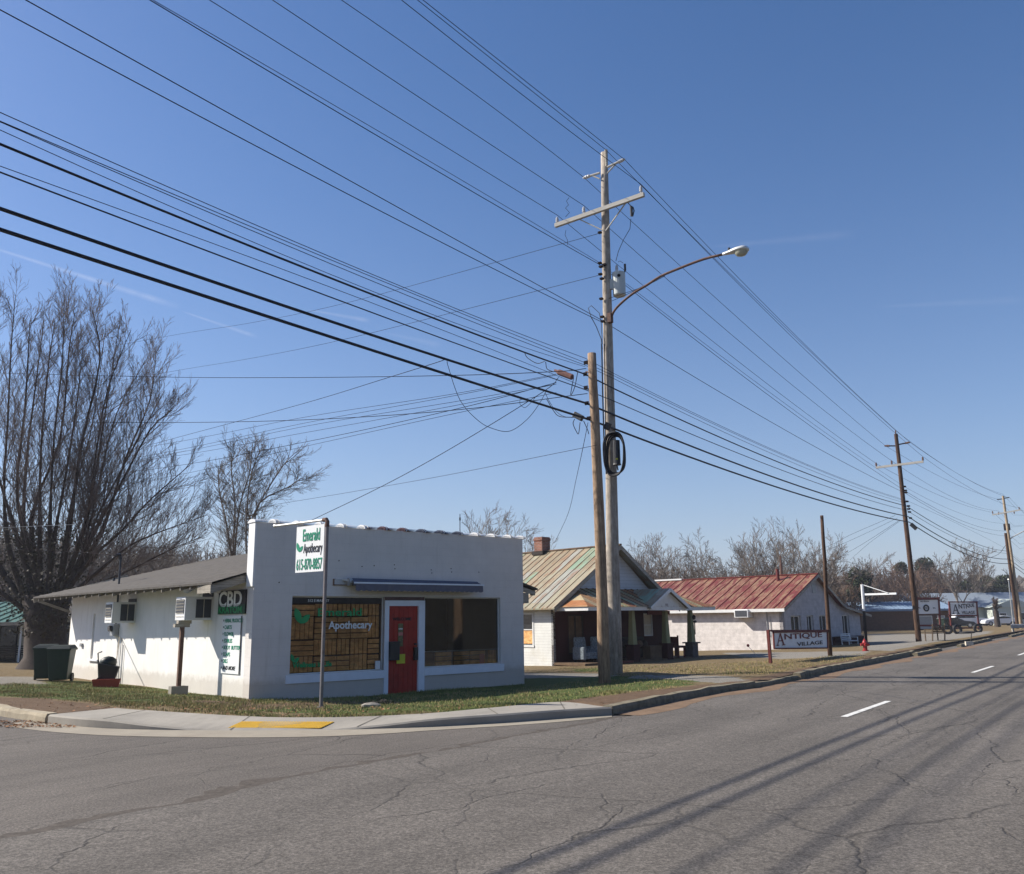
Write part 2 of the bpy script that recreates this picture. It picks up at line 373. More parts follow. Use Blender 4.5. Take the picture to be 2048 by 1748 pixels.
K['woodfar'] = M('far_woods_floor', (.085,.068,.05), .95, var=.35, sc=.06, bump=.5, bs=1)
K['ever'] = M('evergreen_needles', (.04,.052,.026), .9, var=.45, sc=.8, bump=0)
K['ivy'] = M('ivy_leaves', (.045,.038,.022), .7, var=.5, sc=3, bump=0)
K['blade'] = M('grass_blades', (.185,.20,.06), .8, var=.4, sc=1.3, bump=0)
K['straw'] = M('dead_grass', (.36,.265,.13), .85, var=.3, sc=2, bump=0)
K['leaves'] = M('fallen_leaves', (.24,.12,.055), .9, var=.4, sc=12, bump=0)
K['pebble'] = M('loose_gravel', (.16,.14,.12), .9, var=.4, sc=20, bump=0)
K['yellowtag'] = M('yellow_notice', (.62,.60,.04), .6, bump=0)
K['brass'] = M('olive_poster', (.16,.14,.06), .6, var=.5, sc=30, bump=0)
K['pinktag'] = M('pink_notice', (.55,.2,.17), .6, bump=0)
K['bench'] = M('brown_bench_iron', (.10,.07,.045), .7, bump=.1)
K['planter'] = M('red_clay_planter', (.26,.05,.03), .7, var=.15, bump=.1)
K['creamwall'] = mat_siding('cream_siding', (.42,.39,.31), .13)
K['palewall'] = M('pale_green_wall', (.46,.50,.45), .8, var=.06, bump=.05)

# ------------------------------------------------------------------ text
def text(txt, size, mat, parent, o, right, up, name='lettering', bold=0., sx=1., align='LEFT', depth=.004, off=None, shear=0.):
    cu = bpy.data.curves.new(name, 'FONT'); cu.body = txt; cu.size = size; cu.align_x = align; cu.offset = bold
    cu.extrude = depth/2; cu.resolution_u = 3; cu.shear = shear
    tmp = bpy.data.objects.new('tmp_text', cu); COL.objects.link(tmp)
    bpy.context.view_layer.update()
    me = bpy.data.meshes.new_from_object(tmp.evaluated_get(bpy.context.evaluated_depsgraph_get()))
    bpy.data.objects.remove(tmp)
    right = V(right).normalized(); up = V(up).normalized(); nn = right.cross(up); o = V(o)
    if off is None: off = ORG.get(parent.name, (0,0,0))
    off = V(off)
    for v in me.vertices:
        c = v.co; v.co = o - off + right*(c.x*sx) + up*c.y + nn*(c.z + depth/2)
    me.materials.clear(); me.materials.append(mat); me.name = name
    ob = bpy.data.objects.new(name, me); COL.objects.link(ob); ob.parent = parent; ORG[ob.name] = tuple(off)
    return ob
def leafmark(mb, o, right, up, s, d=.003):
    right = V(right).normalized(); up = V(up).normalized(); nn = right.cross(up)
    def leaf(cx, cy, a, L, W):
        pts = []
        for i in range(7):
            t = i/6; pts.append((t*L, W*math.sin(math.pi*t)**.8))
        for i in range(5, 0, -1):
            t = i/6; pts.append((t*L, -W*math.sin(math.pi*t)**.8))
        ca, sa = math.cos(a), math.sin(a)
        mb.prism([V(o)+right*(cx+x*ca-y*sa)*s+up*(cy+x*sa+y*ca)*s for x, y in pts], nn*d)
    leaf(.5, 0, R_(112), 1.0, .22); leaf(.5, 0, R_(42), .8, .2)

# ------------------------------------------------------------------ layout of the land
U2 = V((.575, .818, 0)).normalized(); N2 = V((U2.y, -U2.x, 0))      # along the road, across it towards us
curb_px = [(0,1432),(90,1447),(150,1453),(215,1457),(300,1460),(435,1461.5),(540,1461.5),(640,1460.5),(760,1458),(870,1454),(1024,1445),(1130,1437),(1224,1431),(1345,1405),(1450,1385),(1550,1370)]
curb = [G(*p) for p in curb_px]
SD = V((-.69, .73, 0)).normalized()
left_ext = [curb[0]+SD*d for d in (60, 25, 8, 3)]
v0 = -7.78
def onroad(s, v=v0): return U2*s + N2*v
s_end = curb[-1].dot(U2)
right_ext = [onroad(s, -7.7-.45*min(1, (s-s_end)/25)) for s in (s_end+6, s_end+14, s_end+25, s_end+45, s_end+80, s_end+150, s_end+500, 1500)]
CL = [V((p.x, p.y, 0)) for p in left_ext+curb+right_ext]
CLa = np.array([(p.x, p.y) for p in CL])
side_px = [((95,1447),(232,1416),.14),((150,1453),(262,1419),.14),((215,1457),(300,1421),.13),((300,1460),(360,1425),.075),((435,1461.5),(480,1432),.006),((540,1461.5),(570,1435),.004),((640,1460.5),(700,1434),.006),((760,1458),(800,1430),.06),((870,1454),(880,1425),.12),((1024,1445),(1000,1414),.14),((1130,1437),(1120,1404),.14),((1224,1431),(1212,1414),.14)]
def cr(pts, n):
    P = [V(p) for p in pts]; P = [P[0]*2-P[1]]+P+[P[-1]*2-P[-2]]; out = []
    for i in range(1, len(P)-2):
        for k in range(n):
            t = k/n; a, b, c, d = P[i-1:i+3]
            out.append(.5*((2*b)+(c-a)*t+(2*a-5*b+4*c-d)*t*t+(3*b-a-3*c+d)*t**3))
    out.append(P[-2]); return out
SF = cr([G(*a, 0) for a, b, h in side_px], 5); SI = cr([G(*b, .125) for a, b, h in side_px], 5)
SH = [p.x for p in cr([V((h, 0, 0)) for a, b, h in side_px], 5)]
SH = [max(.004, h) for h in SH]
def in_poly(x, y, poly):
    c = np.zeros(x.shape, bool); n = len(poly)
    for i in range(n):
        x1, y1 = poly[i][0], poly[i][1]; x2, y2 = poly[(i+1) % n][0], poly[(i+1) % n][1]
        if y1 == y2: continue
        k = ((y1 > y) != (y2 > y)) & (x < (x2-x1)*(y-y1)/(y2-y1)+x1); c ^= k
    return c
LAND = [tuple(p) for p in CLa] + [(CLa[-1][0]-4000, CLa[-1][1]+3000), (CLa[0][0]-4000, CLa[0][1]+3500)]
def sdist(x, y):
    best = np.full(x.shape, 1e9); nx = np.zeros(x.shape); ny = np.zeros(x.shape)
    for i in range(len(CLa)-1):
        a = CLa[i]; b = CLa[i+1]; d = b-a; t = np.clip(((x-a[0])*d[0]+(y-a[1])*d[1])/(d@d), 0, 1)
        qx = a[0]+t*d[0]; qy = a[1]+t*d[1]; e = np.hypot(x-qx, y-qy); k = e < best
        best = np.where(k, e, best); nx = np.where(k, qx, nx); ny = np.where(k, qy, ny)
    return np.where(in_poly(x, y, LAND), best, -best), nx, ny
PT = G(1231, 1345, .13); PS = G(1209, 1361, .03)
SWP = [(p.x, p.y) for p in SF] + [(p.x, p.y) for p in SI[::-1]]
def zland(x, y, sd):
    z = np.interp(sd, [0, .3, 1.6, 5.0, 14, 60], [.11, .125, .115, -.1, -.4, -.35])
    z = z + .05*np.sin(x*.9+1.3)*np.sin(y*.7)*np.clip((sd-1)/3, 0, 1)*.5
    r2 = (x-PT.x-.25)**2/1.6 + (y-PT.y-.1)**2/1.0
    z = z + .17*np.exp(-r2)
    z = np.where(in_poly(x, y, SWP), -.06, z)
    return z
def gz(x, y):
    x = np.array([x], float); y = np.array([y], float); s, _, _ = sdist(x, y); return float(zland(x, y, s)[0])

def px_of(x, y, z):
    qx = x-O.x; qy = y-O.y; qz = z-O.z
    k = qx*_f.x+qy*_f.y+qz*_f.z; k = np.where(k < .1, .1, k)
    return CX+F*(qx*CR.x+qy*CR.y+qz*CR.z)/k, CY-F*(qx*CU.x+qy*CU.y+qz*CU.z)/k
def soft(px, py, poly): return in_poly(px, py, poly)
def grow(a, b, s0, r):
    out = [a]; st = s0
    while out[-1] < b: out.append(out[-1]+st); st *= r
    return out
def build_land():
    sl = [-x for x in grow(9, 900, .4, 1.25)][::-1]; sc = list(np.arange(-8.8, 44, .22)); sr = grow(44.2, 2500, .5, 1.13)
    vl = []; vc = list(np.arange(3.5, 24, .22)); vr = grow(24.2, 2500, .4, 1.14)
    S = np.array(sl+sc+sr); W = np.array(vc+vr)
    s, w = np.meshgrid(S, W, indexing='ij')
    x = U2.x*s - N2.x*w; y = U2.y*s - N2.y*w
    sd, nx, ny = sdist(x, y)
    near = np.abs(sd) < .15
    # snap the border row onto the back edge of the kerb
    far = (np.abs(sd) < .6) & (s > 44) & (w < 8.6)
    d = np.maximum(np.abs(sd), 1e-6); sg = np.sign(sd)
    bx = nx + (x-nx)/d*sg*.12; by = ny + (y-ny)/d*sg*.12
    sn = near | far
    x = np.where(sn, bx, x); y = np.where(sn, by, y)
    sd2, _, _ = sdist(x, y)
    z = zland(x, y, sd2); keep = sd2 > 0.0
    ni, nj = x.shape; idx = -np.ones(x.shape, int)
    I, J = np.meshgrid(np.arange(ni-1), np.arange(nj-1), indexing='ij')
    ok = keep[:-1,:-1] & keep[1:,:-1] & keep[1:,1:] & keep[:-1,1:]
    I = I[ok]; J = J[ok]
    q = np.stack([I*nj+J, (I+1)*nj+J, (I+1)*nj+J+1, I*nj+J+1], 1)
    used = np.unique(q); mp = -np.ones(ni*nj, int); mp[used] = np.arange(len(used))
    vs = np.stack([x.ravel()[used], y.ravel()[used], z.ravel()[used]], 1); fs = mp[q][:, ::-1]
    me = bpy.data.meshes.new('ground'); me.from_pydata(vs.tolist(), [], fs.tolist()); me.update(); me.materials.append(K['ground'])
    me.polygons.foreach_set('use_smooth', [True]*len(me.polygons))
    X, Y, Z = vs.T; px, py = px_of(X, Y, Z); S2 = sd2.ravel()[used]
    green = np.zeros(len(X)); grav = np.zeros(len(X)); dirt = np.zeros(len(X))
    for p in [[(-200,1372),(0,1370),(150,1360),(400,1385),(505,1396),(330,1412),(200,1402),(0,1392),(-200,1380)],
              [(480,1422),(700,1428),(880,1420),(1110,1398),(1120,1370),(1000,1385),(800,1405),(640,1410)],
              [(900,1340),(1130,1352),(1230,1350),(1385,1368),(1240,1385),(1000,1420),(860,1425),(700,1400)],
              [(1150,1338),(1200,1336),(1200,1343),(1150,1343)],[(1330,1358),(1420,1356),(1410,1364),(1340,1365)]]:
        green[soft(px, py, p)] = 1
    for p in [[(1040,1346),(1230,1347),(1230,1353),(1040,1357)],[(1270,1350),(1450,1352),(1500,1360),(1440,1366),(1330,1358),(1260,1357)],
              [(1733,1268),(1860,1268),(1985,1262),(1975,1268),(1870,1284),(1780,1302),(1733,1300)],
              [(1440,1306),(1740,1302),(1720,1312),(1560,1318),(1480,1312)],[(-300,1352),(72,1353),(90,1368),(-300,1374)]]:
        grav[soft(px, py, p)] = 1
    for p in [[(-200,1392),(90,1396),(180,1408),(240,1417),(90,1450),(-200,1430)],
              [(1118,1404),(1245,1386),(1385,1372),(1480,1362),(1560,1345),(1640,1330),(1700,1318),(1800,1302),(2048,1258),(2048,1275),(1700,1345),(1500,1390),(1230,1430)],
              [(540,1408),(600,1402),(660,1405),(640,1416),(540,1418)],[(350,1400),(470,1402),(560,1415),(480,1420),(360,1412)]]:
        dirt[soft(px, py, p)] = .9
    a = me.color_attributes.new('mask', 'FLOAT_COLOR', 'POINT')
    a.data.foreach_set('color', np.stack([green, grav, dirt, np.ones(len(X))], 1).ravel())
    o = bpy.data.objects.new('ground', me); COL.objects.link(o); tag(o, kind='structure')
    return X, Y, Z, px, py, S2
build_land()

# the low base sheet that reaches the horizon, and the asphalt laid on it
mb = MB(); mb.quad((-3000,-3000,-.5),(3000,-3000,-.5),(3000,4000,-.5),(-3000,4000,-.5)); struct('terrain', mb, K['woodfar'])
mb = MB()
a = onroad(-60, -7.9); b = onroad(1500, -8.4); c = onroad(1500, 6.5); d = onroad(-60, 6.5)
# side street sheet under everything at the corner
p0 = CL[0]
bk = [p for p in CL if p.dot(U2) < curb[-1].dot(U2)+.01]
bk = [V((p.x, p.y, 0)) for p in bk][::-1]
poly = [V((-75,-12,0)), V((16,-12,0)), V((16,14,0))]+bk+[V((-90,60,0))]
import mathutils.geometry as mg
mb.add(poly, [tuple(t) for t in mg.tessellate_polygon([poly])])
struct('side_street', mb, K['side'])
# main road sheet, its ragged edge running across the mouth of the side street
seam_px = [(-700,1830),(-300,1748),(0,1682),(110,1662),(200,1641),(300,1622),(400,1605),(500,1577),(630,1549),(750,1527),(850,1508),(925,1497),(1024,1477),(1100,1462),(1174,1450),(1264,1432)]
seam = []
sp = [G(*p) for p in seam_px]
for i in range(len(sp)-1):
    n = max(2, int((sp[i+1]-sp[i]).length/.11))
    for k in range(n):
        q = sp[i].lerp(sp[i+1], k/n); w = .035*(rng.random()-.5)+.03*math.sin((i*3+k)*.55); seam.append(V((q.x-N2.x*w, q.y-N2.y*w, .014)))
edge_r = [V((p.x, p.y, .014)) + N2*.30 for p in CL[len(left_ext)+5:] if (p.dot(U2) > G(1264,1432).dot(U2)+.2)]
edge_r = [p + N2*(.05*math.sin(i*2.1)) for i, p in enumerate(edge_r)]
outer = [V((*onroad(1500, 5.5).xy, .014)), V((*onroad(-60, 5.5).xy, .014)), V((*onroad(-60, -4.3).xy, .014))]
mb = MB(); top = seam+edge_r+outer
import mathutils.geometry as mg
tri = mg.tessellate_polygon([[V((p.x, p.y, 0)) for p in top]])
mb.add(top, [tuple(t) for t in tri])
nt_ = len(top); mb.add([p for p in seam] + [V((p.x, p.y, -.02)) for p in seam], [(i, i+1, len(seam)+i+1, len(seam)+i) for i in range(len(seam)-1)])
road = struct('road', mb, K['main'])
# dirt and loose stones gathered along the seam
mb = MB()
for i in range(1500):
    k = rng.random(); j = int(k*(len(seam)-2)); q = seam[j]; w = abs(rng.gauss(0, .10)); wd = 1.0
    pxx, _ = px_of(q.x, q.y, 0.)
    if rng.random() < .35 and 330 < pxx < 640: w = rng.uniform(-.05, .38)
    r = rng.uniform(.003, .009); x = q.x-N2.x*w+rng.uniform(-.05,.05); y = q.y-N2.y*w+rng.uniform(-.05,.05); a0 = rng.random()*6
    mb.add([(x+r*math.cos(a0), y+r*math.sin(a0), .0), (x+r*math.cos(a0+2.1), y+r*math.sin(a0+2.1), .0), (x+r*math.cos(a0+4.2), y+r*math.sin(a0+4.2), .0), (x, y, r*.6)], [(0,1,3),(1,2,3),(2,0,3)])
struct('loose_gravel', mb, K['pebble'], 'stuff')
mb = MB(); vs = []
for i, q in enumerate(seam):
    pxx, _ = px_of(q.x, q.y, 0.); pxx = float(pxx); w = .05+.07*abs(math.sin(i*.21))+.16*rng.random()
    if 360 < pxx < 640: w += (.03+.12*rng.random())*math.sin((pxx-360)/280*math.pi)
    vs += [V((q.x, q.y, .0045))-N2*w, V((q.x, q.y, .005))+N2*.04]
mb.add(vs, [(2*i, 2*i+2, 2*i+3, 2*i+1) for i in range(len(seam)-1)]); struct('seam_dirt', mb, M('seam_dirt', (.075,.062,.05), .95, var=.4, sc=14, bump=.6))
# lane dashes
mb = MB(); cdir = (G(1790,1403)-G(1688,1436)).normalized(); crs = V((cdir.y, -cdir.x, 0))
d0 = G(1688,1436)
for k in range(0, 9):
    a = d0 + (V((*U2.xy, 0))*12.2*k) + V((0,0,.02)); b = a+V((*U2.xy, 0))*3.05
    if k == 1: a = G(1945,1345,.02); b = G(1986,1332,.02)
    q = []
    for p, s in ((a,-1),(b,-1),(b,1),(a,1)): q.append(V((p.x, p.y, .02))+V(crs)*.055*s)
    mb.quad(*q)
struct('lane_marking', mb, K['stripe'])
# sidewalk with its ramp
mb = MB(); n = len(SF); vs = []
for i in range(n):
    f = SF[i]; c = SI[i]; h = SH[i]; dr = (c-f); dr.z = 0; dr.normalize()
    vs += [V((f.x, f.y, -.05)), V((f.x, f.y, max(.002, h-.025))), V((f.x, f.y, 0))+dr*.03+V((0,0,h)), f.lerp(c, .5)*1.0, V((c.x, c.y, .128)), V((c.x, c.y, -.08))]
    vs[-3] = V((vs[-3].x, vs[-3].y, .5*h+.064 if h < .1 else (h+.128)/2))
fs = [(i*6+k, (i+1)*6+k, (i+1)*6+k+1, i*6+k+1) for i in range(n-1) for k in range(5)]
fs += [(0,1,2,3,4,5), tuple((n-1)*6+k for k in (5,4,3,2,1,0))]
mb.add(vs, fs); struct('sidewalk', mb, K['conc'])
def onwalk(i, t):   # point on the sidewalk top
    f, c, h = SF[i], SI[i], SH[i]; m = .5*h+.064 if h < .1 else (h+.128)/2
    z = h+(m-h)*t*2 if t < .5 else m+(.128-m)*(t*2-1)
    return V((f.x+(c.x-f.x)*t, f.y+(c.y-f.y)*t, z))
mb = MB()
for i, sk in ((21, -1.1), (33, 1.), (44, .5), (50, 0.), (9, 0)):
    for t0, t1 in ((.0, .5), (.5, 1.)):
        a = onwalk(i, max(t0, .04)); b = onwalk(i, t1); dx = (SF[i+1]-SF[i]).normalized()*.012
        mb.quad(a-dx+V((0,0,.003)), a+dx+V((0,0,.003)), b+dx+V((0,0,.003)), b-dx+V((0,0,.003)))
struct('sidewalk_joint', mb, K['groove'])
# yellow tactile pad
i0, i1 = 21, 31
pad = thing('tactile_pad', 'yellow bumpy tactile paving pad set in the curb ramp at the corner', 'tactile paving', tuple(onwalk(26, .2)))
mb = MB(); A, B, C_, D_ = G(456,1457,.015), G(641,1457.5,.015), G(668,1446,.066), G(483,1445.5,.066)
for p in (A, B): p.z = .02
for p in (C_, D_): p.z = .078
mb.prism([A, B, C_, D_], V((0,0,.008))); mb.build('panel', K['yellow'], pad)
mb = MB()
for i in range(34):
    for j in range(9):
        s = (i+.5)/34; t = (j+.5)/9; p = A.lerp(B, s).lerp(D_.lerp(C_, s), t); p.z += .008
        mb.add([p+V((-.016,-.016,0)), p+V((.016,-.016,0)), p+V((.016,.016,0)), p+V((-.016,.016,0)), p+V((0,0,.011))], [(0,1,4),(1,2,4),(2,3,4),(3,0,4)])
mb.build('bumps', K['yellow'], pad)
# gutter pan
pan_o = [(25,1454),(100,1463),(215,1470.5),(380,1474),(520,1474.5),(640,1472.5),(760,1467.5),(870,1460),(1024,1450.5),(1130,1442.5),(1224,1433.5)]
pan_i = [(25,1441),(95,1447),(215,1457),(380,1460.5),(520,1461),(640,1460),(760,1457.5),(870,1453.5),(1024,1444.5),(1130,1436.5),(1224,1430.5)]
po = cr([G(*p, .006) for p in pan_o], 4); pi_ = cr([G(*p, .006) for p in pan_i], 4); mb = MB(); m = len(po)
mb.add([V((p.x, p.y, .005)) for p in po]+[V((p.x, p.y, .007)) for p in pi_], [(i, i+1, m+i+1, m+i) for i in range(m-1)])
struct('gutter', mb, K['pan'])
# old curbs
def sweep(mb, pts, h, w, jit=0.):
    prof = [(0,-.06),(.005,h*.6),(.03,h),(w-.02,h),(w,h-.02),(w,-.1)]; n = len(pts); vs = []
    for i, p in enumerate(pts):
        t = pts[min(i+1, n-1)]-pts[max(i-1, 0)]; t.z = 0; t.normalize(); bk = V((-t.y, t.x, 0)); j = rng.uniform(-jit, jit)
        for a, b in prof: vs.append(V((p.x, p.y, 0))+bk*(a+j)+V((0,0,b+(rng.uniform(-jit, jit) if b > 0 else 0))))
    k = len(prof); fs = [(i*k+q, (i+1)*k+q, (i+1)*k+q+1, i*k+q+1) for i in range(n-1) for q in range(k-1)]
    fs += [tuple(range(k)), tuple((n-1)*k+q for q in range(k))[::-1]]; mb.add(vs, fs)
def dens(pts, st=.35):
    out = []
    for a, b in zip(pts[:-1], pts[1:]):
        n = max(1, int((b-a).length/st)); out += [a.lerp(b, k/n) for k in range(n)]
    return out+[pts[-1]]
mb = MB(); sweep(mb, dens([left_ext[1], left_ext[2], left_ext[3], curb[0], G(88,1446.6)]), .15, .2, .012); struct('old_curb', mb, K['curbtan'])
mb = MB()
for px, h in (([(1226,1430.5),(1345,1405),(1450,1385),(1512,1377)], .15), ([(1512,1377),(1560,1368),(1600,1360)], .11), ([(1602,1360),(1660,1345),(1748,1328),(1832,1310)], .17), ([(1836,1313),(1885,1302)], .13), ([(1923,1295),(1984,1281)], .14), ([(2024,1275),(2060,1266),(2120,1256)], .14)):
    sweep(mb, dens(cr([G(*p) for p in px], 3)), h, .2, .014)
struct('curb', mb, K['oldcurb'])
mb = MB(); ff = [p for p in CL if -30 < p.dot(U2) < 400]; ff = dens(ff, 1.0); vs = []
for i, p in enumerate(ff):
    t = ff[min(i+1, len(ff)-1)]-ff[max(i-1, 0)]; t.normalize(); bk_ = V((-t.y, t.x, 0))
    if in_poly(np.array([p.x+bk_.x*.3]), np.array([p.y+bk_.y*.3]), SWP)[0]: zz = -.1
    else: zz = .085
    vs += [p+bk_*.04+V((0,0,-.2)), p+bk_*.05+V((0,0,zz-.02)), p+bk_*.4+V((0,0,zz+.01)), p+bk_*1.6+V((0,0,zz))]
mb.add(vs, [(i*4+k, (i+1)*4+k, (i+1)*4+k+1, i*4+k+1) for i in range(len(ff)-1) for k in range(3)])
struct('verge', mb, K['sand0'])
# sandy dirt washed into the gutter, far right
mb = MB(); q1 = dens([G(*p) for p in [(1240,1431),(1345,1408),(1450,1388),(1550,1372),(1660,1349),(1760,1329),(1900,1301),(2048,1271)]], .5)
vs = []
for i, p in enumerate(q1):
    w = .30+.18*math.sin(i*.7)+.12*rng.random(); vs += [V((p.x, p.y, .018))-N2*.12, V((p.x, p.y, .0165))+N2*w]
mb.add(vs, [(2*i, 2*i+1, 2*i+3, 2*i+2) for i in range(len(q1)-1)]); 
K['sand'] = M('washed_sand', (.17,.11,.067), .95, var=.25, sc=3, bump=.4)
struct('washed_dirt', mb, K['sand'])

# ------------------------------------------------------------------ ground cover: grass blades, leaves
def blades(name, mat, polys, count, h0, h1, seed, dens_noise=True):
    r = np.random.default_rng(seed); vs = []; fs = []
    for poly, cnt in polys:
        xs = [p[0] for p in poly]; ys = [p[1] for p in poly]
        n = int(cnt*count); px = r.uniform(min(xs), max(xs), n*3); py = r.uniform(min(ys), max(ys), n*3)
        k = in_poly(px, py, poly); px = px[k][:n]; py = py[k][:n]
        # to ground
        dx = _f.x+CR.x*(px-CX)/F-CU.x*(py-CY)/F; dy = _f.y+CR.y*(px-CX)/F-CU.y*(py-CY)/F; dz = _f.z+CR.z*(px-CX)/F-CU.z*(py-CY)/F
        z = np.full(px.shape, .06)
        for _ in range(4):
            t = (z-CH)/dz; x = dx*t; y = dy*t; sd, _, _ = sdist(x, y); z = zland(x, y, sd)
        cl = np.sin(x*2.3+np.sin(y*3.1))*np.sin(y*2.7+1.7*np.sin(x*1.9)); pat = np.clip(.55+.5*cl, 0, 1)
        pat = np.clip(pat*1.25-.12+.25*np.sin(x*7.1+y*3.3)*np.sin(y*6.3-x*2.2), 0, 1); k = (sd > .15) & (z > -.3) & (~in_poly(x, y, SWP)) & (r.random(len(x)) < pat+.06); x = x[k]; y = y[k]; z = z[k]; pat = pat[k]
        h = r.uniform(h0, h1, len(x))*(.55+.7*pat); a = r.uniform(0, 6.28, len(x)); w = r.uniform(.004, .009, len(x)); ln = r.uniform(.1, .7, len(x))*h; b = r.uniform(0, 6.28, len(x))
        o = len(vs)
        for i in range(len(x)):
            ca, sa = math.cos(a[i])*w[i], math.sin(a[i])*w[i]; o = len(vs)
            vs += [(x[i]-ca, y[i]-sa, z[i]-.01), (x[i]+ca, y[i]+sa, z[i]-.01), (x[i]+math.cos(b[i])*ln[i], y[i]+math.sin(b[i])*ln[i], z[i]+h[i])]
            fs.append((o, o+1, o+2))
    mb = MB(); mb.v = vs; mb.f = fs; return struct(name, mb, mat, 'stuff')
strip = [(-20,1374),(180,1374),(350,1394),(500,1402),(760,1392),(1050,1375),(1240,1352),(1390,1362),(1385,1372),(1240,1388),(1115,1403),(1000,1414),(880,1425),(700,1434),(560,1435),(480,1432),(360,1425),(240,1415),(180,1405),(-20,1392)]
edge = [(470,1424),(560,1428),(700,1426),(880,1416),(1120,1394),(1250,1380),(1250,1387),(1115,1404),(1000,1415),(880,1426),(700,1435),(560,1436),(480,1433)]
wallb = [(500,1396),(780,1380),(840,1378),(1050,1364),(1050,1374),(800,1396),(640,1404),(505,1408)]
leftb = [(-20,1368),(150,1364),(240,1370),(400,1388),(500,1399),(470,1424),(360,1420),(230,1410),(180,1402),(-20,1390)]
back = [(1050,1334),(1240,1332),(1400,1328),(1560,1320),(1720,1308),(1730,1316),(1560,1345),(1500,1352),(1300,1345),(1050,1345)]
blades('grass', K['blade'], [(strip, .32), (edge, .25), (leftb, .22), (wallb, .22), (back, .15)], 60000, .016, .06, 3)
blades('dry_grass', K['straw'], [(strip, .5), (leftb, .45), (back, .3)], 52000, .014, .05, 5)
mb = MB()
for i in range(900):
    if i < 350: p = G(rng.uniform(-10, 150), rng.uniform(1441, 1455), .01)
    else: p = G(rng.uniform(0, 1300), rng.uniform(1405, 1440), .13)
    if i >= 350:
        s_, _, _ = sdist(np.array([p.x]), np.array([p.y]))
        if s_[0] < .1: continue
        if in_poly(np.array([p.x]), np.array([p.y]), SWP)[0] and rng.random() < .96: continue
        p.z = max(gz(p.x, p.y), .0)+.015
        if in_poly(np.array([p.x]), np.array([p.y]), SWP)[0]: p.z = .14
    r = rng.uniform(.015, .045); a = rng.random()*6.28
    mb.add([p+V((math.cos(a)*r, math.sin(a)*r, rng.uniform(0,.02))), p+V((math.cos(a+1.7)*r*.6, math.sin(a+1.7)*r*.6, rng.uniform(0,.02))), p-V((math.cos(a)*r, math.sin(a)*r, 0)), p+V((math.cos(a-1.7)*r*.6, math.sin(a-1.7)*r*.6, rng.uniform(0,.02)))], [(0,1,2,3)])
struct('fallen_leaves', mb, K['leaves'], 'stuff')

# ------------------------------------------------------------------ shop on the corner
def wall(mb, x0, x1, z0, z1, holes, y0, y1, P=lambda x, y, z: (x, y, z)):
    xs = sorted(set([x0, x1]+[h[i] for h in holes for i in (0, 1)])); zs = sorted(set([z0, z1]+[h[i] for h in holes for i in (2, 3)]))
    inside = lambda x, z: any(h[0] < x < h[1] and h[2] < z < h[3] for h in holes)
    for a, b in zip(xs[:-1], xs[1:]):
        for c, d in zip(zs[:-1], zs[1:]):
            if inside((a+b)/2, (c+d)/2): continue
            for y, fl in ((y0, 1), (y1, -1)):
                q = [P(a,y,c), P(b,y,c), P(b,y,d), P(a,y,d)]; mb.quad(*q[::fl])
    for a, b, c, d in holes:
        mb.quad(P(a,y0,c), P(a,y0,d), P(a,y1,d), P(a,y1,c)); mb.quad(P(b,y0,c), P(b,y1,c), P(b,y1,d), P(b,y0,d))
        mb.quad(P(a,y0,c), P(a,y1,c), P(b,y1,c), P(b,y0,c)); mb.quad(P(a,y0,d), P(b,y0,d), P(b,y1,d), P(a,y1,d))
    mb.quad(P(x0,y0,z0), P(x0,y0,z1), P(x0,y1,z1), P(x0,y1,z0)); mb.quad(P(x1,y0,z0), P(x1,y1,z0), P(x1,y1,z1), P(x1,y0,z1))
    mb.quad(P(x0,y0,z1), P(x1,y0,z1), P(x1,y1,z1), P(x0,y1,z1))
LS = V((-5.89, 20.29, 0)); RZ = R_(40.2)
shop = thing('shop_building', 'white painted corner shop with a red door, blue awning and tile-capped parapet', 'shop', LS, RZ)
E1, E2 = V((math.cos(RZ), math.sin(RZ), 0)), V((-math.sin(RZ), math.cos(RZ), 0))
def shopw(x, y, z): return LS + E1*x + E2*y + V((0,0,z))
mb = MB(); w1 = (.90, 3.43, .39, 2.19); dr_ = (3.44, 4.65, -.5, 2.19); w2 = (4.66, 7.21, .39, 2.19)
wall(mb, -.06, 8.06, -.5, 3.88, [(.90, 3.435, .39, 2.19), (3.435, 4.655, -.5, 2.19), (4.655, 7.21, .39, 2.19)], 0, .34)
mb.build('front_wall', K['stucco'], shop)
# side wall, leaning 3 degrees from square; t runs along it
sdx, sdy = -.054, .9985
def SP(t, o, z): return (sdx*t - sdy*o, sdy*t + sdx*o, z)      # o = distance outwards
def PS_(x, y, z): return SP(x, -y, z)
mb = MB(); wall(mb, .34, 12.9, -.5, 2.62, [(9.97, 10.72, .54, 1.92), (8.1, 8.6, 1.7, 2.2)], 0, .2, PS_)
mb.build('side_wall', K['stuccosun'], shop)
mb = MB(); mb.quad(SP(9.97,-.05,.54), SP(10.72,-.05,.54), SP(10.72,-.05,1.92), SP(9.97,-.05,1.92)); mb.build('blocked_doorway', K['stuccosun'], shop)
mb = MB(); mb.obox(SP(10.35, .01, .51), V(SP(.42,0,0)), V(SP(0,.05,0)), V((0,0,.025))); mb.build('sill', K['bluewhite'], shop)
mb = MB()
mb.box(7.8, 8.03, .34, 12.9, -.5, 2.62); mb.box(-.5, 8.0, 12.7, 12.9, -.5, 2.62)
mb.prism([(-.9, 12.8, 2.5), (8.2, 12.8, 2.5), (3.7, 12.8, 3.85)], (0, .1, 0)); mb.build('back_wall', K['stucco'], shop)
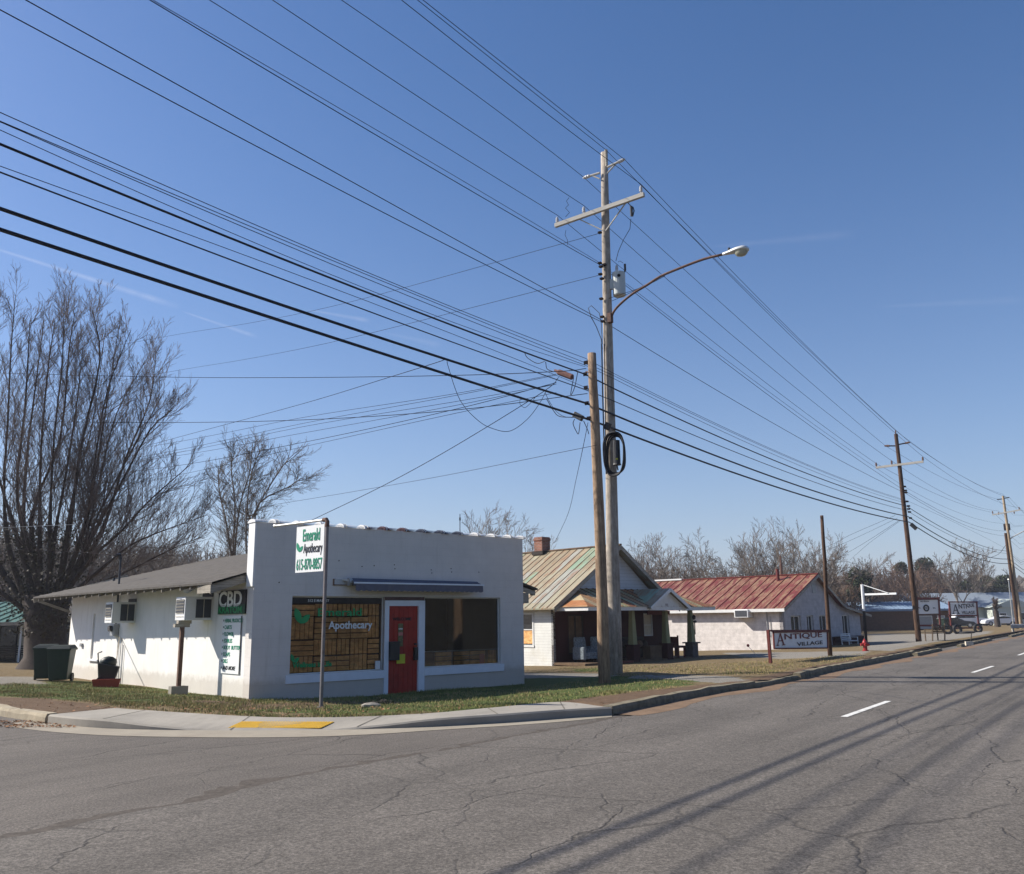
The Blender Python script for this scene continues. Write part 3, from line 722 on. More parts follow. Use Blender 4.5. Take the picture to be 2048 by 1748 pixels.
mb = MB(); mb.box(0, 7.8, .36, 3.2, -.3, -.25); mb.box(.1, 7.7, 3.2, 3.3, -.3, 2.6); mb.box(.0, 7.8, .36, 3.3, 2.5, 2.55); mb.build('interior', K['interior'], shop)
# roof
RT = 3.92; y1r = 13.5; xe = -.90; ze = 2.50; xr = 4.0
mb = MB()
mb.add([(xe,.36,ze),(xe-.86,y1r,ze),(xr,y1r,RT),(xr,.36,RT),(8.95,y1r,ze-.02),(8.95,.36,ze-.02)], [(0,1,2,3)[::-1],(3,2,4,5)[::-1]])
mb.add([(xe,.36,ze-.05),(xe-.86,y1r,ze-.05),(xr,y1r,RT-.05),(xr,.36,RT-.05),(8.95,y1r,ze-.07),(8.95,.36,ze-.07)], [(0,1,2,3),(3,2,4,5)])
mb.add([(xe,.36,ze),(xe-.86,y1r,ze),(xe-.86,y1r,ze-.05),(xe,.36,ze-.05)], [(0,1,2,3)]); mb.add([(xe-.86,y1r,ze),(xr,y1r,RT),(xr,y1r,RT-.05),(xe-.86,y1r,ze-.05)], [(0,1,2,3)])
mb.add([(8.95,.36,ze-.02),(8.95,y1r,ze-.02),(8.95,y1r,ze-.07),(8.95,.36,ze-.07)], [(0,3,2,1)]); mb.add([(xr,.36,RT),(8.95,.36,ze-.02),(8.95,.36,ze-.07),(xr,.36,RT-.05)], [(0,1,2,3)])
for i in range(16):   # shingle courses
    k = (i+.5)/16; x = xe+(xr-xe)*k; z = ze+(RT-ze)*k; s = (RT-ze)/(xr-xe)
    mb.add([(x-.86*(1-k), y1r, z+.004), (x, .36, z+.004), (x+.02, .36, z+.02), (x+.02-.86*(1-k), y1r, z+.02)], [(0,1,2,3)[::-1]])
roof = mb.build('roof', K['shingle'], shop)
for i in range(24):
    t = .45+i*.545; xo = xe - .86*max(0, t-.36)/(y1r-.36)+.03
    mb = MB(); dz = rng.uniform(-.02, .02); mb.add([(xo,t,ze-.05),(xo,t+.05,ze-.05),(xo+1.2,t+.05,ze+.29),(xo+1.2,t,ze+.29),(xo,t,ze-.14+dz),(xo,t+.05,ze-.14+dz),(xo+1.2,t+.05,ze+.19),(xo+1.2,t,ze+.19)], [(0,1,2,3),(4,7,6,5),(0,4,5,1),(1,5,6,2),(3,2,6,7),(0,3,7,4)])
    mb.build('rafter_tail', K['rafter'], shop)
mb = MB(); sl0 = (RT-ze)/(xr-xe)
mb.prism([(xe-.01,.40,ze-.06),(xe-.01,.40,ze-.26),(-.05,.40,ze-.24+.9*sl0),(-.05,.40,ze-.05+.9*sl0)], (0,.03,0)); mb.build('fascia', K['weather'], shop)
mb = MB(); mb.box(xe-.01, xe+.02, .43, 1.2, ze-.24, ze-.06); mb.build('fascia', K['weather'], shop)
mb = MB(); mb.bar((xe-.84, y1r+.0, ze-.12), (1.2, y1r, ze+.72), .04, .14); mb.bar((-.72, 12.95, ze-.5), (xe-.8, y1r-.1, ze-.1), .05, .08); mb.build('bargeboard', K['weather'], shop)
mb = MB(); mb.bar((8.95, .5, ze-.12), (8.95, .7, ze-.12), .03, .2); mb.bar((8.3,.45,ze-.02),(8.9,.45,ze-.16), .04, .12); mb.box(8.35,8.6,.38,.6,2.05,2.35); mb.build('broken_soffit', K['weather'], shop)
# tile coping along the front wall
x = -.12; k = 0
while x < 8.05:
    w = .6; x2 = min(x+w, 8.16); mt = K['maroon'] if 2.5 < x < 3.7 else K['blueglaze'] if 3.7 <= x < 5.5 else K['whiteglaze']
    mb = MB(); pr = lambda r, h, xx: [(xx, .17+r*math.cos(a), 3.87+h*math.sin(a)) for a in [math.pi*j/8 for j in range(9)]]
    for xa, xb, r, h in ((x, x2-.10, .215, .085), (x2-.10, x2+.0, .232, .115)):
        A_, B_ = pr(r, h, xa), pr(r, h, xb); mb.add(A_+B_, [(j, j+1, 10+j-1, 9+j) for j in range(8)]+[tuple(range(9)), tuple(range(9, 18))[::-1]])
    c = mb.build('coping_tile', mt, shop)
    mb = MB(); A_, B_ = pr(.236, .120, x2-.07), pr(.236, .120, x2-.01); mb.add(A_+B_, [(j, j+1, 10+j-1, 9+j) for j in range(8)]); mb.build('collar', K['whiteglaze'], c)
    x = x2; k += 1
mb = MB(); mb.box(-.1, -.061, .0, .34, 2.4, 3.86); 
for i in range(13): mb.box(-.085, -.055, .02, .30, 2.45+i*.11, 2.53+i*.11)
for i in range(24): mb.obox(SP(.05, .012, -.15+i*.11), V(SP(.035,0,0)), V(SP(0,.012,0)), V((0,0,.042)))
mb.build('exposed_brick_edge', K['white'], shop)
# shop windows
def shop_window(x0, x1, right):
    w = thing('window', None, None); w.parent = shop; ORG[w.name] = (0,0,0)
    return w
def frame_rect(mb, x0, x1, z0, z1, y, t, d):
    mb.box(x0, x0+t, y, y+d, z0, z1); mb.box(x1-t, x1, y, y+d, z0, z1); mb.box(x0+t, x1-t, y, y+d, z0, z0+t); mb.box(x0+t, x1-t, y, y+d, z1-t, z1)
mb = MB(); frame_rect(mb, .902, 3.433, .392, 2.188, .08, .025, .05); win1 = mb.build('window', K['trim'], shop)
mb = MB(); mb.quad((.927,.1,.417), (3.408,.1,.417), (3.408,.1,2.163), (.927,.1,2.163)); mb.build('pane', K['glass'], win1)
mb = MB(); frame_rect(mb, 4.657, 7.208, .392, 2.188, .08, .025, .05); win2 = mb.build('window', K['trim'], shop)
mb = MB(); mb.quad((4.682,.1,.417), (7.183,.1,.417), (7.183,.1,2.163), (4.682,.1,2.163)); mb.build('pane', K['glassr'], win2)
for a, b in ((.80, 3.436), (4.652, 7.30)):
    mb = MB(); mb.box(a, b, -.035, .0, .2, .388); mb.build('sill', K['bluewhite'], shop)
mb = MB(); mb.box(.93, 3.40, .105, .12, 2.02, 2.16); hb = mb.build('header_board', K['darkgrille'], shop)
text('512 E MAIN ST', .085, K['signwhite'], shop, (1.35, .095, 2.06), (1,0,0), (0,0,1), 'address_lettering', .001, 1.05)
# pallets stacked behind the left window
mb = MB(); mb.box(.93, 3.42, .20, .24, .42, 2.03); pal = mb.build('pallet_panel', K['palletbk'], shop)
mb = MB(); cols = [(.96,.62),(1.58,.62),(2.2,.36),(2.56,.5),(3.06,.33)]; rows = [(1.72,.30),(1.18,.54),(.80,.38),(.42,.38)]
mb2 = MB(); pr = random.Random(3)
for (cx0, cw) in cols:
    for ri, (rz0, rh) in enumerate(rows):
        vert = ((cols.index((cx0, cw)) + ri) % 2 == 1) if cw > .45 else (cols.index((cx0, cw))+ri) % 3 != 0
        if cw < .55 and ri == 3: vert = not vert
        if vert:
            n = max(3, int(cw/.115)); 
            for i in range(n): 
                xx = cx0+.01+(cw-.02)*i/n; mb.box(xx, xx+(cw-.02)/n-.018, .165-pr.random()*.015, .19, rz0+.01, rz0+rh-.01)
        else:
            n = max(2, int(rh/.12))
            for i in range(n):
                zz = rz0+.01+(rh-.02)*i/n; mb.box(cx0+.01, cx0+cw-.01, .165-pr.random()*.015, .19, zz, zz+(rh-.02)/n-.02)
mb.build('slats', K['pallet'], pal)
mb = MB()
for xx, n in ((5.15, 3), (5.75, 3), (6.3, 2)):
    for i in range(3): mb.box(xx, xx+.52, .20, .23, .42+i*.12, .42+i*.12+.10)
for i in range(5): mb.box(6.93+i*.055, 6.97+i*.055, .2, .23, .42, .76)
mb.build('crate_slats', K['pallet'], shop)
mb = MB(); mb.box(4.69, 7.17, .112, .118, .785, .80); mb.build('window_strip', K['trim'], win2)
mb = MB(); mb.box(6.55, 6.72, .112, .116, .42, .68); mb.build('poster', K['pinktag'], win2)
mb = MB(); leafmark(mb, (.98, .088, 1.55), (1,0,0), (0,0,1), .40, -.003)
mb.build('window_emblem', K['signgrn'], win1); mb = MB(); leafmark(mb, (.94, .088, .66), (1,0,0), (0,0,1), .22, -.003); mb.build('window_emblem', K['signgrn'], win1)
text('Emerald', .25, K['signgrn'], win1, (1.60, .088, 1.73), (1,0,0), (0,0,1), 'window_lettering', .006, 1.5)
text('Apothecary', .255, K['signwhite'], win1, (1.92, .086, 1.42), (1,0,0), (0,0,1), 'window_lettering', .006, 1.0)
text('Wellness is Life', .16, K['signgrn'], win1, (1.02, .088, .55), (1,0,0), (0,0,1), 'window_lettering', .006, 1.0)
mb = MB(); mb.box(3.22, 3.36, .03, .07, .42, .62); mb.build('white_box', K['white'], win1, bevel=.01)
# door
mb = MB(); mb.box(3.437, 3.56, -.02, .12, -.4, 2.10); mb.box(4.46, 4.653, -.02, .12, -.4, 2.10); mb.box(3.56, 4.46, -.02, .12, 1.96, 2.10); dfr = mb.build('door_frame', K['bluewhite'], shop)
mb = MB(); mb.box(3.437, 4.653, .02, .14, 2.10, 2.19); mb.build('lintel', K['maroon'], shop)
mb = MB(); mb.box(3.56, 4.46, .04, .10, -.45, 1.96)
for i in range(6): mb.box(3.60+i*.145, 3.725+i*.145, .034, .04, -.2, 1.9)
door = mb.build('door', K['red'], shop)
text('WELCOME', .10, K['ink'], door, (3.70, .032, 1.60), (1,0,0), (0,0,1), 'door_lettering', .004, 1.15)
mb = MB(); mb.box(3.57, 3.84, -.10, .033, .62, 1.05); mb.box(3.56, 3.85, -.12, .033, 1.05, 1.08); mb.build('mailbox', K['black'], door, bevel=.008)
mb = MB(); mb.box(3.83, 4.08, .022, .033, .53, .76); mb.build('yellow_notice', K['yellowtag'], door)
mb = MB(); mb.box(3.86, 4.01, .024, .033, .95, 1.52); pb = mb.build('poster', K['brass'], door)
mb = MB(); mb.box(3.87, 4.00, .02, .0235, 1.22, 1.30); mb.build('poster_strip', K['pinktag'], pb)
text('OPEN', .05, K['signwhite'], pb, (3.87, .02, 1.37), (1,0,0), (0,0,1), 'poster_lettering', .002, .95)
mb = MB(); mb.box(4.33, 4.42, -.04, .033, .60, .92); mb.cyl((4.37,.033,1.0),(4.37,-.05,1.0),.025); mb.build('door_lock', K['black'], door)
# rolled awning
aw = MB(); pr_ = []
for i, x in enumerate([2.34+.1*k for k in range(40)]): pass
aw.tube([(2.36,-.10,2.55),(6.3,-.10,2.53)], .085, 10); aw.box(2.40,6.25,-.30,-.10,2.45,2.50)
aw.add([(2.36,-.10,2.63),(6.3,-.10,2.61),(6.3,-.33,2.52),(2.36,-.33,2.52)], [(0,1,2,3)[::-1]]); awn = aw.build('awning', K['awn'], shop)
mb = MB(); mb.box(2.34, 6.36, -.36, -.33, 2.49, 2.53); mb.build('front_bar', K['bluewhite'], awn)
mb = MB(); vs = []; fs = []; nn = 200
for i in range(nn+1):
    x = 2.38+3.94*i/nn; zb = 2.335+.022*abs(math.sin(i/nn*math.pi*25))*-1; vs += [(x, -.352-.004*math.sin(i*.5), 2.49), (x, -.352-.012*math.sin(i*.35), zb)]
fs = [(2*i, 2*i+1, 2*i+3, 2*i+2) for i in range(nn)]; mb.add(vs, fs); mb.build('valance', K['awnv'], awn)
mb = MB(); mb.box(1.98, 2.34, -.03, .0, 2.46, 2.60); mb.cyl((2.30,-.12,2.54),(2.38,-.12,2.54),.10); mb.bar((2.2,-.02,2.6),(2.4,-.2,2.55),.04,.05); mb.build('awning_bracket', K['galv'], awn)
mb = MB(); mb.box(1.95, 2.02, -.028, -.0, 2.45, 2.61); mb.box(1.95,2.4,-.034,-.031,2.455,2.475); mb.build('rusty_batten', K['rust'], awn)
# specks and bolt holes on the parapet
mb = MB()
for x, z in ((2.1,3.05),(3.1,2.96),(3.7,3.0),(3.72,2.9),(4.85,2.9),(4.87,2.82),(5.5,2.95),(5.52,2.86),(6.45,2.88),(1.0,3.6),(.55,2.5),(2.75,2.93)): mb.cyl((x,-.006,z),(x,.0,z),.016,6)
mb.build('bolt_hole', K['palletbk'], shop)
# signs on the side wall
cb = MB(); cb.obox(SP(1.12,.03,2.07), V(SP(.71,0,0)), V(SP(0,.012,0)), V((0,0,.275))); cbd = cb.build('side_sign', K['ink'], shop)
rt = V(SP(-1,0,0)); 
cb = MB(); cb.obox(SP(1.12,.046,1.90), V(SP(.70,0,0)), V(SP(0,.003,0)), V((0,0,.11))); cb.build('green_panel', K['greenglow'], cbd)
text('CBD', .50, K['signwhite'], cbd, SP(1.80,.045,1.975), rt, (0,0,1), 'sign_lettering', .013, 1.2)
text('KRATOM', .21, K['signgrn'], cbd, SP(1.78,.052,1.82), rt, (0,0,1), 'sign_lettering', .003, 1.42)
cb = MB(); cb.obox(SP(1.1,.02,1.09), V(SP(.48,0,0)), V(SP(0,.004,0)), V((0,0,.66))); ban = cb.build('side_banner', K['signwhite'], shop)
cb = MB(); cb.obox(SP(.615,.026,1.09), V(SP(.006,0,0)), V(SP(0,.004,0)), V((0,0,.655))); cb.build('banner_edge', K['darkgrille'], ban)
for i, s in enumerate(['HERBAL PRODUCTS', 'CARTS', 'FLOWER', 'EDIBLES', 'BODY  BUTTER', 'SOAPS', 'OILS', 'AND MORE']):
    mt = K['green'] if i < 7 else K['ink']; z = 1.60-i*.155
    text(s, .125, mt, ban, SP(1.46,.026,z), rt, (0,0,1), 'banner_lettering', .002, 1.0 if i else .80, shear=.25 if i == 7 else 0)
    cb = MB(); a = V(SP(1.53,.026,z+.045)); cb.prism([a+V((0,0,.028)), a-V((0,0,.028)), a+V(SP(-.045,0,0))], V(SP(0,.003,0))); cb.build('bullet', K['ink'], ban)
# air conditioners sticking out of the side wall
def air_con(t, z0, h, dep, wid):
    a = MB(); c = SP(t+wid/2, dep/2, z0+h/2); a.obox(c, V(SP(wid/2,0,0)), V(SP(0,dep/2,0)), V((0,0,h/2))); ac = a.build('air_conditioner', K['white'], shop, bevel=.012)
    g = MB(); g.obox(SP(t+wid/2, dep+.006, z0+h/2+.06), V(SP(wid/2-.05,0,0)), V(SP(0,.006,0)), V((0,0,h/2-.12))); gr = g.build('grille', K['darkgrille'], ac)
    g = MB()
    for i in range(6): g.obox(SP(t+wid/2, dep+.016, z0+.10+i*(h-.12)/6), V(SP(wid/2-.05,0,0)), V(SP(0,.003,0)), V((0,0,.004)))
    g.build('louvre', K['cream'], gr)
    g = MB(); g.obox(SP(t-.006, .24, z0+h/2), V(SP(.006,0,0)), V(SP(0,.19,0)), V((0,0,h/2-.06))); g2 = g.build('grille', K['darkgrille'], ac)
    g = MB(); g.obox(SP(t-.014, .24, z0+h/2), V(SP(.004,0,0)), V(SP(0,.007,0)), V((0,0,h/2-.06))); g.build('grille_bar', K['cream'], g2)
    g = MB(); g.obox(SP(t+wid/2-.02, .03, z0+h+.05), V(SP(wid/2,0,0)), V(SP(0,.012,0)), V((0,0,.05))); g.build('filler_board', K['darkgrille'], ac)
    return ac
air_con(2.2, 1.66, .56, .70, .56)
air_con(7.2, 1.62, .58, .66, .56)
post = thing('support_post', None, None); post.parent = shop; ORG[post.name] = (0,0,0)
bpy.data.objects.remove(post)
pc = V(SP(2.48, .62, 0))
mb = MB(); mb.box(pc.x-.045, pc.x+.045, pc.y-.045, pc.y+.045, .08, 1.5); acp = mb.build('air_conditioner_post', K['rust'], shop)
mb = MB(); mb.box(pc.x-.2, pc.x+.16, pc.y-.07, pc.y+.07, 1.5, 1.58); mb.box(pc.x-.12, pc.x+.2, pc.y-.06, pc.y+.08, 1.58, 1.66); mb.build('timber_packing', K['weather'], acp)
p = shopw(pc.x, pc.y, 0); zc = gz(p.x, p.y)
cbk = thing('concrete_block', 'hollow grey concrete block under the air conditioner post', 'concrete block', (p.x, p.y, zc), RZ)
mb = MB(); mb.box(-.2,.2,-.1,-.065,0,.19); mb.box(-.2,.2,.065,.1,0,.19)
for x in (-.2, -.02, .165): mb.box(x, x+.035, -.065, .065, 0, .19)
mb.build('block', K['conc'], cbk)
# meter, mast and conduits
mb = MB(); mb.obox(SP(8.55,.09,1.42), V(SP(.15,0,0)), V(SP(0,.08,0)), V((0,0,.17))); mt_ = mb.build('electric_meter', K['grey'], shop, bevel=.01)
mb = MB(); c = V(SP(8.55,.17,1.46)); mb.tube([c, c+V(SP(0,.09,0))], .085, 14); mb.build('meter_dial', K['panel'], mt_)
mb = MB(); mb.tube([SP(8.55,.06,1.6), SP(8.55,.06,2.45), SP(8.6,.06,3.55)], .03, 8); ms = mb.build('service_mast', K['darkgrille'], shop)
mb = MB(); mb.tube([SP(8.6,.06,3.5), SP(8.6,.1,3.64), SP(8.5,.22,3.62)], [.05,.06,.035], 8); mb.build('weatherhead', K['black'], ms)
mb = MB(); mb.tube([SP(11.8,-.9,2.7), SP(11.8,-.9,3.1)], .04, 8); mb.build('vent_pipe', K['darkgrille'], roof)
mb = MB()
for t, z0, z1 in ((8.35,-.1,1.25),(8.1,-.1,1.2),(7.9,-.1,1.0)): mb.tube([SP(t,.03,z0), SP(t,.03,z1)], .012, 6)
mb.build('conduit', K['grey'], shop)
mb = MB(); mb.obox(SP(11.55,.03,.95), V(SP(.09,0,0)), V(SP(0,.03,0)), V((0,0,.05))); mb.build('outlet_box', K['grey'], shop)
# lights under the eave
lt = MB(); lt.tube([SP(2.3,.0,2.42), SP(2.1,.25,2.40), SP(1.5,.42,2.38)], .018, 6); lt.obox(SP(2.3,.02,2.42), V(SP(.08,0,0)), V(SP(0,.02,0)), V((0,0,.07))); sl = lt.build('security_light', K['white'], shop)
lt = MB(); lt.tube([SP(2.55,.35,2.46), SP(2.75,.45,2.43)], [.05,.12], 10); lt.sphere(SP(2.75,.45,2.43), .115, 10, 6); lt.build('lamp', K['signwhite'], sl, smooth=True)
lt = MB(); a, b = V(SP(1.9,.45,2.46)), V(SP(1.35,.5,2.36)); lt.bar(a, b, .14, .12); lt.build('camera', K['signwhite'], sl, bevel=.01)
lt = MB(); d_ = (b-a).normalized(); lt.bar(b+d_*.002, b+d_*.02, .12, .10); lt.build('camera_lens', K['black'], sl)
lt = MB(); a, b = V(SP(1.25,.42,2.40)), V(SP(1.0,.45,2.33)); lt.tube([a, b], [.035,.06], 8); lt.tube([b, b+(b-a)*.15], .062, 8); lt.build('lamp', K['galv'], sl)

# ------------------------------------------------------------------ hanging sign at the curb
sp0 = V((-3.54, 16.65, 0)); sz = gz(sp0.x, sp0.y); arm1 = V((-4.80, 17.70, 3.46)); ad = (V((arm1.x, arm1.y, 0))-sp0).normalized()
sg = thing('hanging_sign', 'rusty steel post by the sidewalk with a white phone number sign hanging from its arm', 'sign', (sp0.x, sp0.y, sz))
lean = V((.0, 0, 0))
mb = MB(); base = G(642,1416,sz); mb.tube([V((base.x, base.y, sz-.05)), V((sp0.x, sp0.y, 3.47))], .034, 10); mb.lathe((base.x, base.y, sz), [(.0,0),(.08,0),(.08,.02),(.0,.02)], 10)
mb.build('post', K['postgrey'], sg)
mb = MB(); mb.tube([V((sp0.x, sp0.y, 3.36)), V((sp0.x, sp0.y, 3.46)), V((sp0.x, sp0.y, 3.5))+ad*.03, V((sp0.x, sp0.y, 3.5))+ad*.12], .042, 10); mb.build('elbow', K['rust'], sg)
mb = MB(); mb.tube([V((sp0.x, sp0.y, 3.5))+ad*.06, V((arm1.x, arm1.y, 3.5))], .026, 10); mb.tube([V((arm1.x, arm1.y, 3.5)), V((arm1.x, arm1.y, 3.5))+ad*.05], .034, 8); mb.build('arm', K['galv'], sg)
bx0, bx1 = .07, .93; zb0, zb1 = 2.53, 3.42
def SG(s, z, o=0.): return V((sp0.x, sp0.y, 0))+ad*s+V((0,0,z))+V((ad.y, -ad.x, 0))*o
mb = MB(); 
mb.prism([SG(bx0,zb0,-.01), SG(bx1,zb0,-.01), SG(bx1,zb1,-.01), SG(bx0,zb1,-.01)], V((ad.y,-ad.x,0))*.02); bd = mb.build('sign_board', K['signwhite'], sg)
mb = MB()
for s in (.18, .90): mb.tube([SG(s,zb1-.02), SG(s,3.5)], .006, 5)
mb.build('hanger', K['grey'], sg)
rt = -ad; upv = V((0,0,1)); sgn = 1 if V((ad.y,-ad.x,0)).dot(V((0,-1,0))) > 0 else -1
nrm = rt.cross(upv); od = .013 if nrm.dot(V((ad.y,-ad.x,0))) > 0 else -.013
text('Emerald', .33, K['green'], bd, SG(.73,3.13,od), rt, upv, 'sign_lettering', .005, .50)
text('Apothecary', .26, K['ink'], bd, SG(.69,2.90,od), rt, upv, 'sign_lettering', .001, .47)
text('615-870-8857', .30, K['green'], bd, SG(.90,2.58,od), rt, upv, 'sign_lettering', .002, .47)
mb = MB(); leafmark(mb, SG(.93,2.93,od), rt, upv, .20, .003); mb.build('sign_emblem', K['green'], bd)
p = G(742,1412,.06)
rk = MB(); rk.sphere((p.x,p.y,.07), .12, 8, 5, (1.6,.7,.45)); single('flat_stone', rk, K['conc'], 'pale flat stone lying in the grass in front of the red door', 'stone', (p.x,p.y,.03))
lf = MB(); p = G(760,1406,.04)
for i in range(160):
    a = rng.random()*6.28; r = rng.random()**.7*.32; q = V((p.x+math.cos(a)*r*1.3, p.y+math.sin(a)*r*.6, .03+(.32-r)*.35*rng.random())); s = rng.uniform(.02,.05); b = rng.random()*6
    lf.add([q+V((math.cos(b)*s, math.sin(b)*s, .01)), q+V((math.cos(b+2)*s*.5, math.sin(b+2)*s*.5, -.01)), q-V((math.cos(b)*s, math.sin(b)*s, 0))], [(0,1,2)])
single('leaf_pile', lf, K['darkthing'], 'small dark heap of leaves beside the pale stone before the red door', 'leaves', (p.x,p.y,.02))

# ------------------------------------------------------------------ bins and clutter by the side wall
def wheelie(loc, rz, label, txt):
    z = gz(loc[0], loc[1]); t = thing('wheelie_bin', label, 'bin', (loc[0], loc[1], z), rz, 'green wheelie bins by the shop')
    mb = MB(); b = .24; T = .31
    mb.add([(-b,-b,.06),(b,-b,.06),(b,b,.06),(-b,b,.06),(-T,-T-.05,.92),(T,-T-.05,.92),(T,T,.92),(-T,T,.92)], [(0,3,2,1),(0,1,5,4),(1,2,6,5),(2,3,7,6),(3,0,4,7),(4,5,6,7)]); body = mb.build('body', K['binbase'], t, bevel=.02)
    mb = MB(); mb.box(-T-.03, T+.03, -T-.08, T+.03, .90, .95); mb.build('rim', K['binbase'], t, bevel=.01)
    mb = MB(); mb.add([(-T-.02,-T-.1,.95),(T+.02,-T-.1,.95),(T+.02,T+.05,.95),(-T-.02,T+.05,.95),(-T+.05,-T,1.02),(T-.05,-T,1.02),(T-.05,T,1.05),(-T+.05,T,1.05)], [(0,1,5,4),(1,2,6,5),(2,3,7,6),(3,0,4,7),(4,5,6,7)]); mb.build('lid', K['binlid'], t, bevel=.01)
    mb = MB(); mb.tube([(-.22,T+.1,.93),(.22,T+.1,.93)], .018, 8); mb.box(-.24,-.2,T,T+.12,.9,.95); mb.box(.2,.24,T,T+.12,.9,.95); mb.build('handle', K['binlid'], t)
    for x in (-.27, .27):
        mb = MB(); mb.cyl((x-.03,.22,.12),(x+.03,.22,.12),.12,16); mb.build('wheel', K['rubber'], t)
    mb = MB(); mb.box(-.2,.2,.24,.262,.3,.36); mb.build('cross_bar', K['binbase'], t)
    if txt: text(txt, .085, K['signwhite'], body, (-.19,-T-.012,.74), (1,0,0), (0,.05,1), 'lettering', .002, 1.0)
    return t
wheelie((-13.33, 26.5), R_(12), 'nearer green wheelie bin with white lettering, against the shop side wall', 'RECYCLE')
wheelie((-14.02, 26.95), R_(20), 'farther green wheelie bin, half hidden left of the lettered bin', None)
def P2G(px, py, z=None):
    p = G(px, py, -.1)
    for _ in range(5): p = G(px, py, gz(p.x, p.y))
    return p
p = P2G(212, 1374)
mb = MB(); mb.add([(-.3,-.11,0),(.3,-.11,0),(.3,.11,0),(-.3,.11,0),(-.34,-.14,.2),(.34,-.14,.2),(.34,.14,.2),(-.34,.14,.2),(-.31,-.11,.2),(.31,-.11,.2),(.31,.11,.2),(-.31,.11,.2),(-.3,-.1,.15),(.3,-.1,.15),(.3,.1,.15),(-.3,.1,.15)], [(0,3,2,1),(0,1,5,4),(1,2,6,5),(2,3,7,6),(3,0,4,7),(4,5,9,8),(5,6,10,9),(6,7,11,10),(7,4,8,11),(8,9,13,12),(9,10,14,13),(10,11,15,14),(11,8,12,15),(12,13,14,15)])
o = single('planter', mb, K['planter'], 'long red clay planter box on the grass by the side wall', 'planter', (0,0,0)); o.location = p; o.rotation_euler = (0,0,R_(20))
q = p + V((-.1, .28, 0)); t = thing('cart', 'dark handcart with a tilted bin leaning on the side wall behind the red planter', 'cart', (q.x, q.y, gz(q.x, q.y)), R_(20))
mb = MB(); mb.add([(-.18,-.14,.12),(.14,-.14,.05),(.14,.16,.05),(-.18,.16,.12),(-.26,-.18,.62),(.28,-.18,.50),(.28,.2,.50),(-.26,.2,.62)], [(0,3,2,1),(0,1,5,4),(1,2,6,5),(2,3,7,6),(3,0,4,7),(4,5,6,7)]); mb.build('tub', K['black'], t, bevel=.02)
mb = MB(); mb.cyl((-.16,-.17,.13),(-.16,-.12,.13),.13,14); mb.build('wheel', K['rubber'], t)
mb = MB(); mb.cyl((-.16,.14,.13),(-.16,.19,.13),.13,14); mb.build('wheel', K['rubber'], t)
mb = MB(); mb.tube([(-.22,.05,.2),(-.27,.14,.6),(-.30,.2,.86),(-.2,.2,.90)], .018, 6); mb.build('handle', K['black'], t)
mb = MB(); mb.sphere((-.02,.05,.62), .2, 10, 6, (1.1,.8,.8)); mb.build('rubbish_bag', K['binlid'], t, smooth=True)
a = p+V((.12, .15, .1)); b = V(shopw(*SP(8.2,.05,1.22)))
tl = thing('garden_tool', 'long handled garden tool leaning against the wall under the meter', 'tool', tuple(a))
mb = MB(); mb.tube([a, b], .014, 6); mb.build('handle', K['weather'], tl)
mb = MB(); mb.bar(a+V((-.09,0,-.02)), a+V((.09,0,-.02)), .03, .09); mb.build('head', K['rust'], tl)

# ------------------------------------------------------------------ clapboard house with the porch
HH = V((1.64, 37.69, -.4)); HR = math.atan2(.683, .73)
hz = thing('porch_house', 'white clapboard house with rusty tin roof, brick chimney and a dark red front porch', 'house', HH, HR)
WD, LN, EZ, RZh, AX = 7.65, 11.5, 2.48, 5.25, 4.0       # width, length, eave and ridge height above its ground, apex position
mb = MB(); mb.box(0, .12, 0, 1.2, 0, EZ); 
def PH(x, y, z): return (-y, x, z)
mb2 = MB(); wall(mb2, 0, LN, -.2, EZ+.05, [(1.25, 1.95, .9, 2.18)], 0, .12, lambda x, y, z: (y, x, z)); mb2.build('side_wall', K['clap'], hz)
mb = MB(); mb.box(-.02,.0,1.17,1.25,.82,2.26); mb.box(-.02,.0,1.95,2.03,.82,2.26); mb.box(-.02,.0,1.25,1.95,2.18,2.26); mb.box(-.03,.0,1.15,2.05,.80,.9); mb.box(.03,.05,1.25,1.95,1.52,1.56); wf = mb.build('window', K['trim'], hz)
mb = MB(); mb.quad((.05,1.25,.9),(.05,1.95,.9),(.05,1.95,2.18),(.05,1.25,2.18)); mb.build('pane', K['panel'], wf)
mb = MB(); mb.quad((.045,1.30,.95),(.045,1.9,.95),(.045,1.9,1.5),(.045,1.3,1.5)); mb.build('blind', K['pallet'], wf)
mb = MB(); mb.box(WD-.12, WD, .1, LN, -.2, EZ); mb.box(.12, WD-.12, LN-.12, LN, -.2, EZ); mb.build('rear_wall', K['clap'], hz)
mb = MB(); wall(mb, .0, WD, -.2, EZ, [(6.05,6.72,1.15,2.18),(.9,1.9,.5,2.15),(3.4,4.3,-.2,2.1)], 0, .12); mb.build('front_wall', K['darkred'], hz)
mb = MB(); mb.prism([(0,0,EZ),(WD,0,EZ),(AX,0,RZh-.08)], (0,.12,0)); mb.build('gable', K['clapgrey'], hz); mb = MB(); mb.prism([(0,LN-.12,EZ),(WD,LN-.12,EZ),(AX,LN-.12,RZh-.08)], (0,.12,0)); mb.build('gable', K['clapgrey'], hz)
mb = MB(); frame_rect(mb, 6.05, 6.72, 1.15, 2.18, .02, .05, .06); mb.box(6.1,6.67,.03,.07,1.63,1.67); wf = mb.build('window', K['trim'], hz)
mb = MB(); mb.quad((6.1,.08,1.2),(6.67,.08,1.2),(6.67,.08,2.13),(6.1,.08,2.13)); mb.build('curtain', K['cream'], wf)
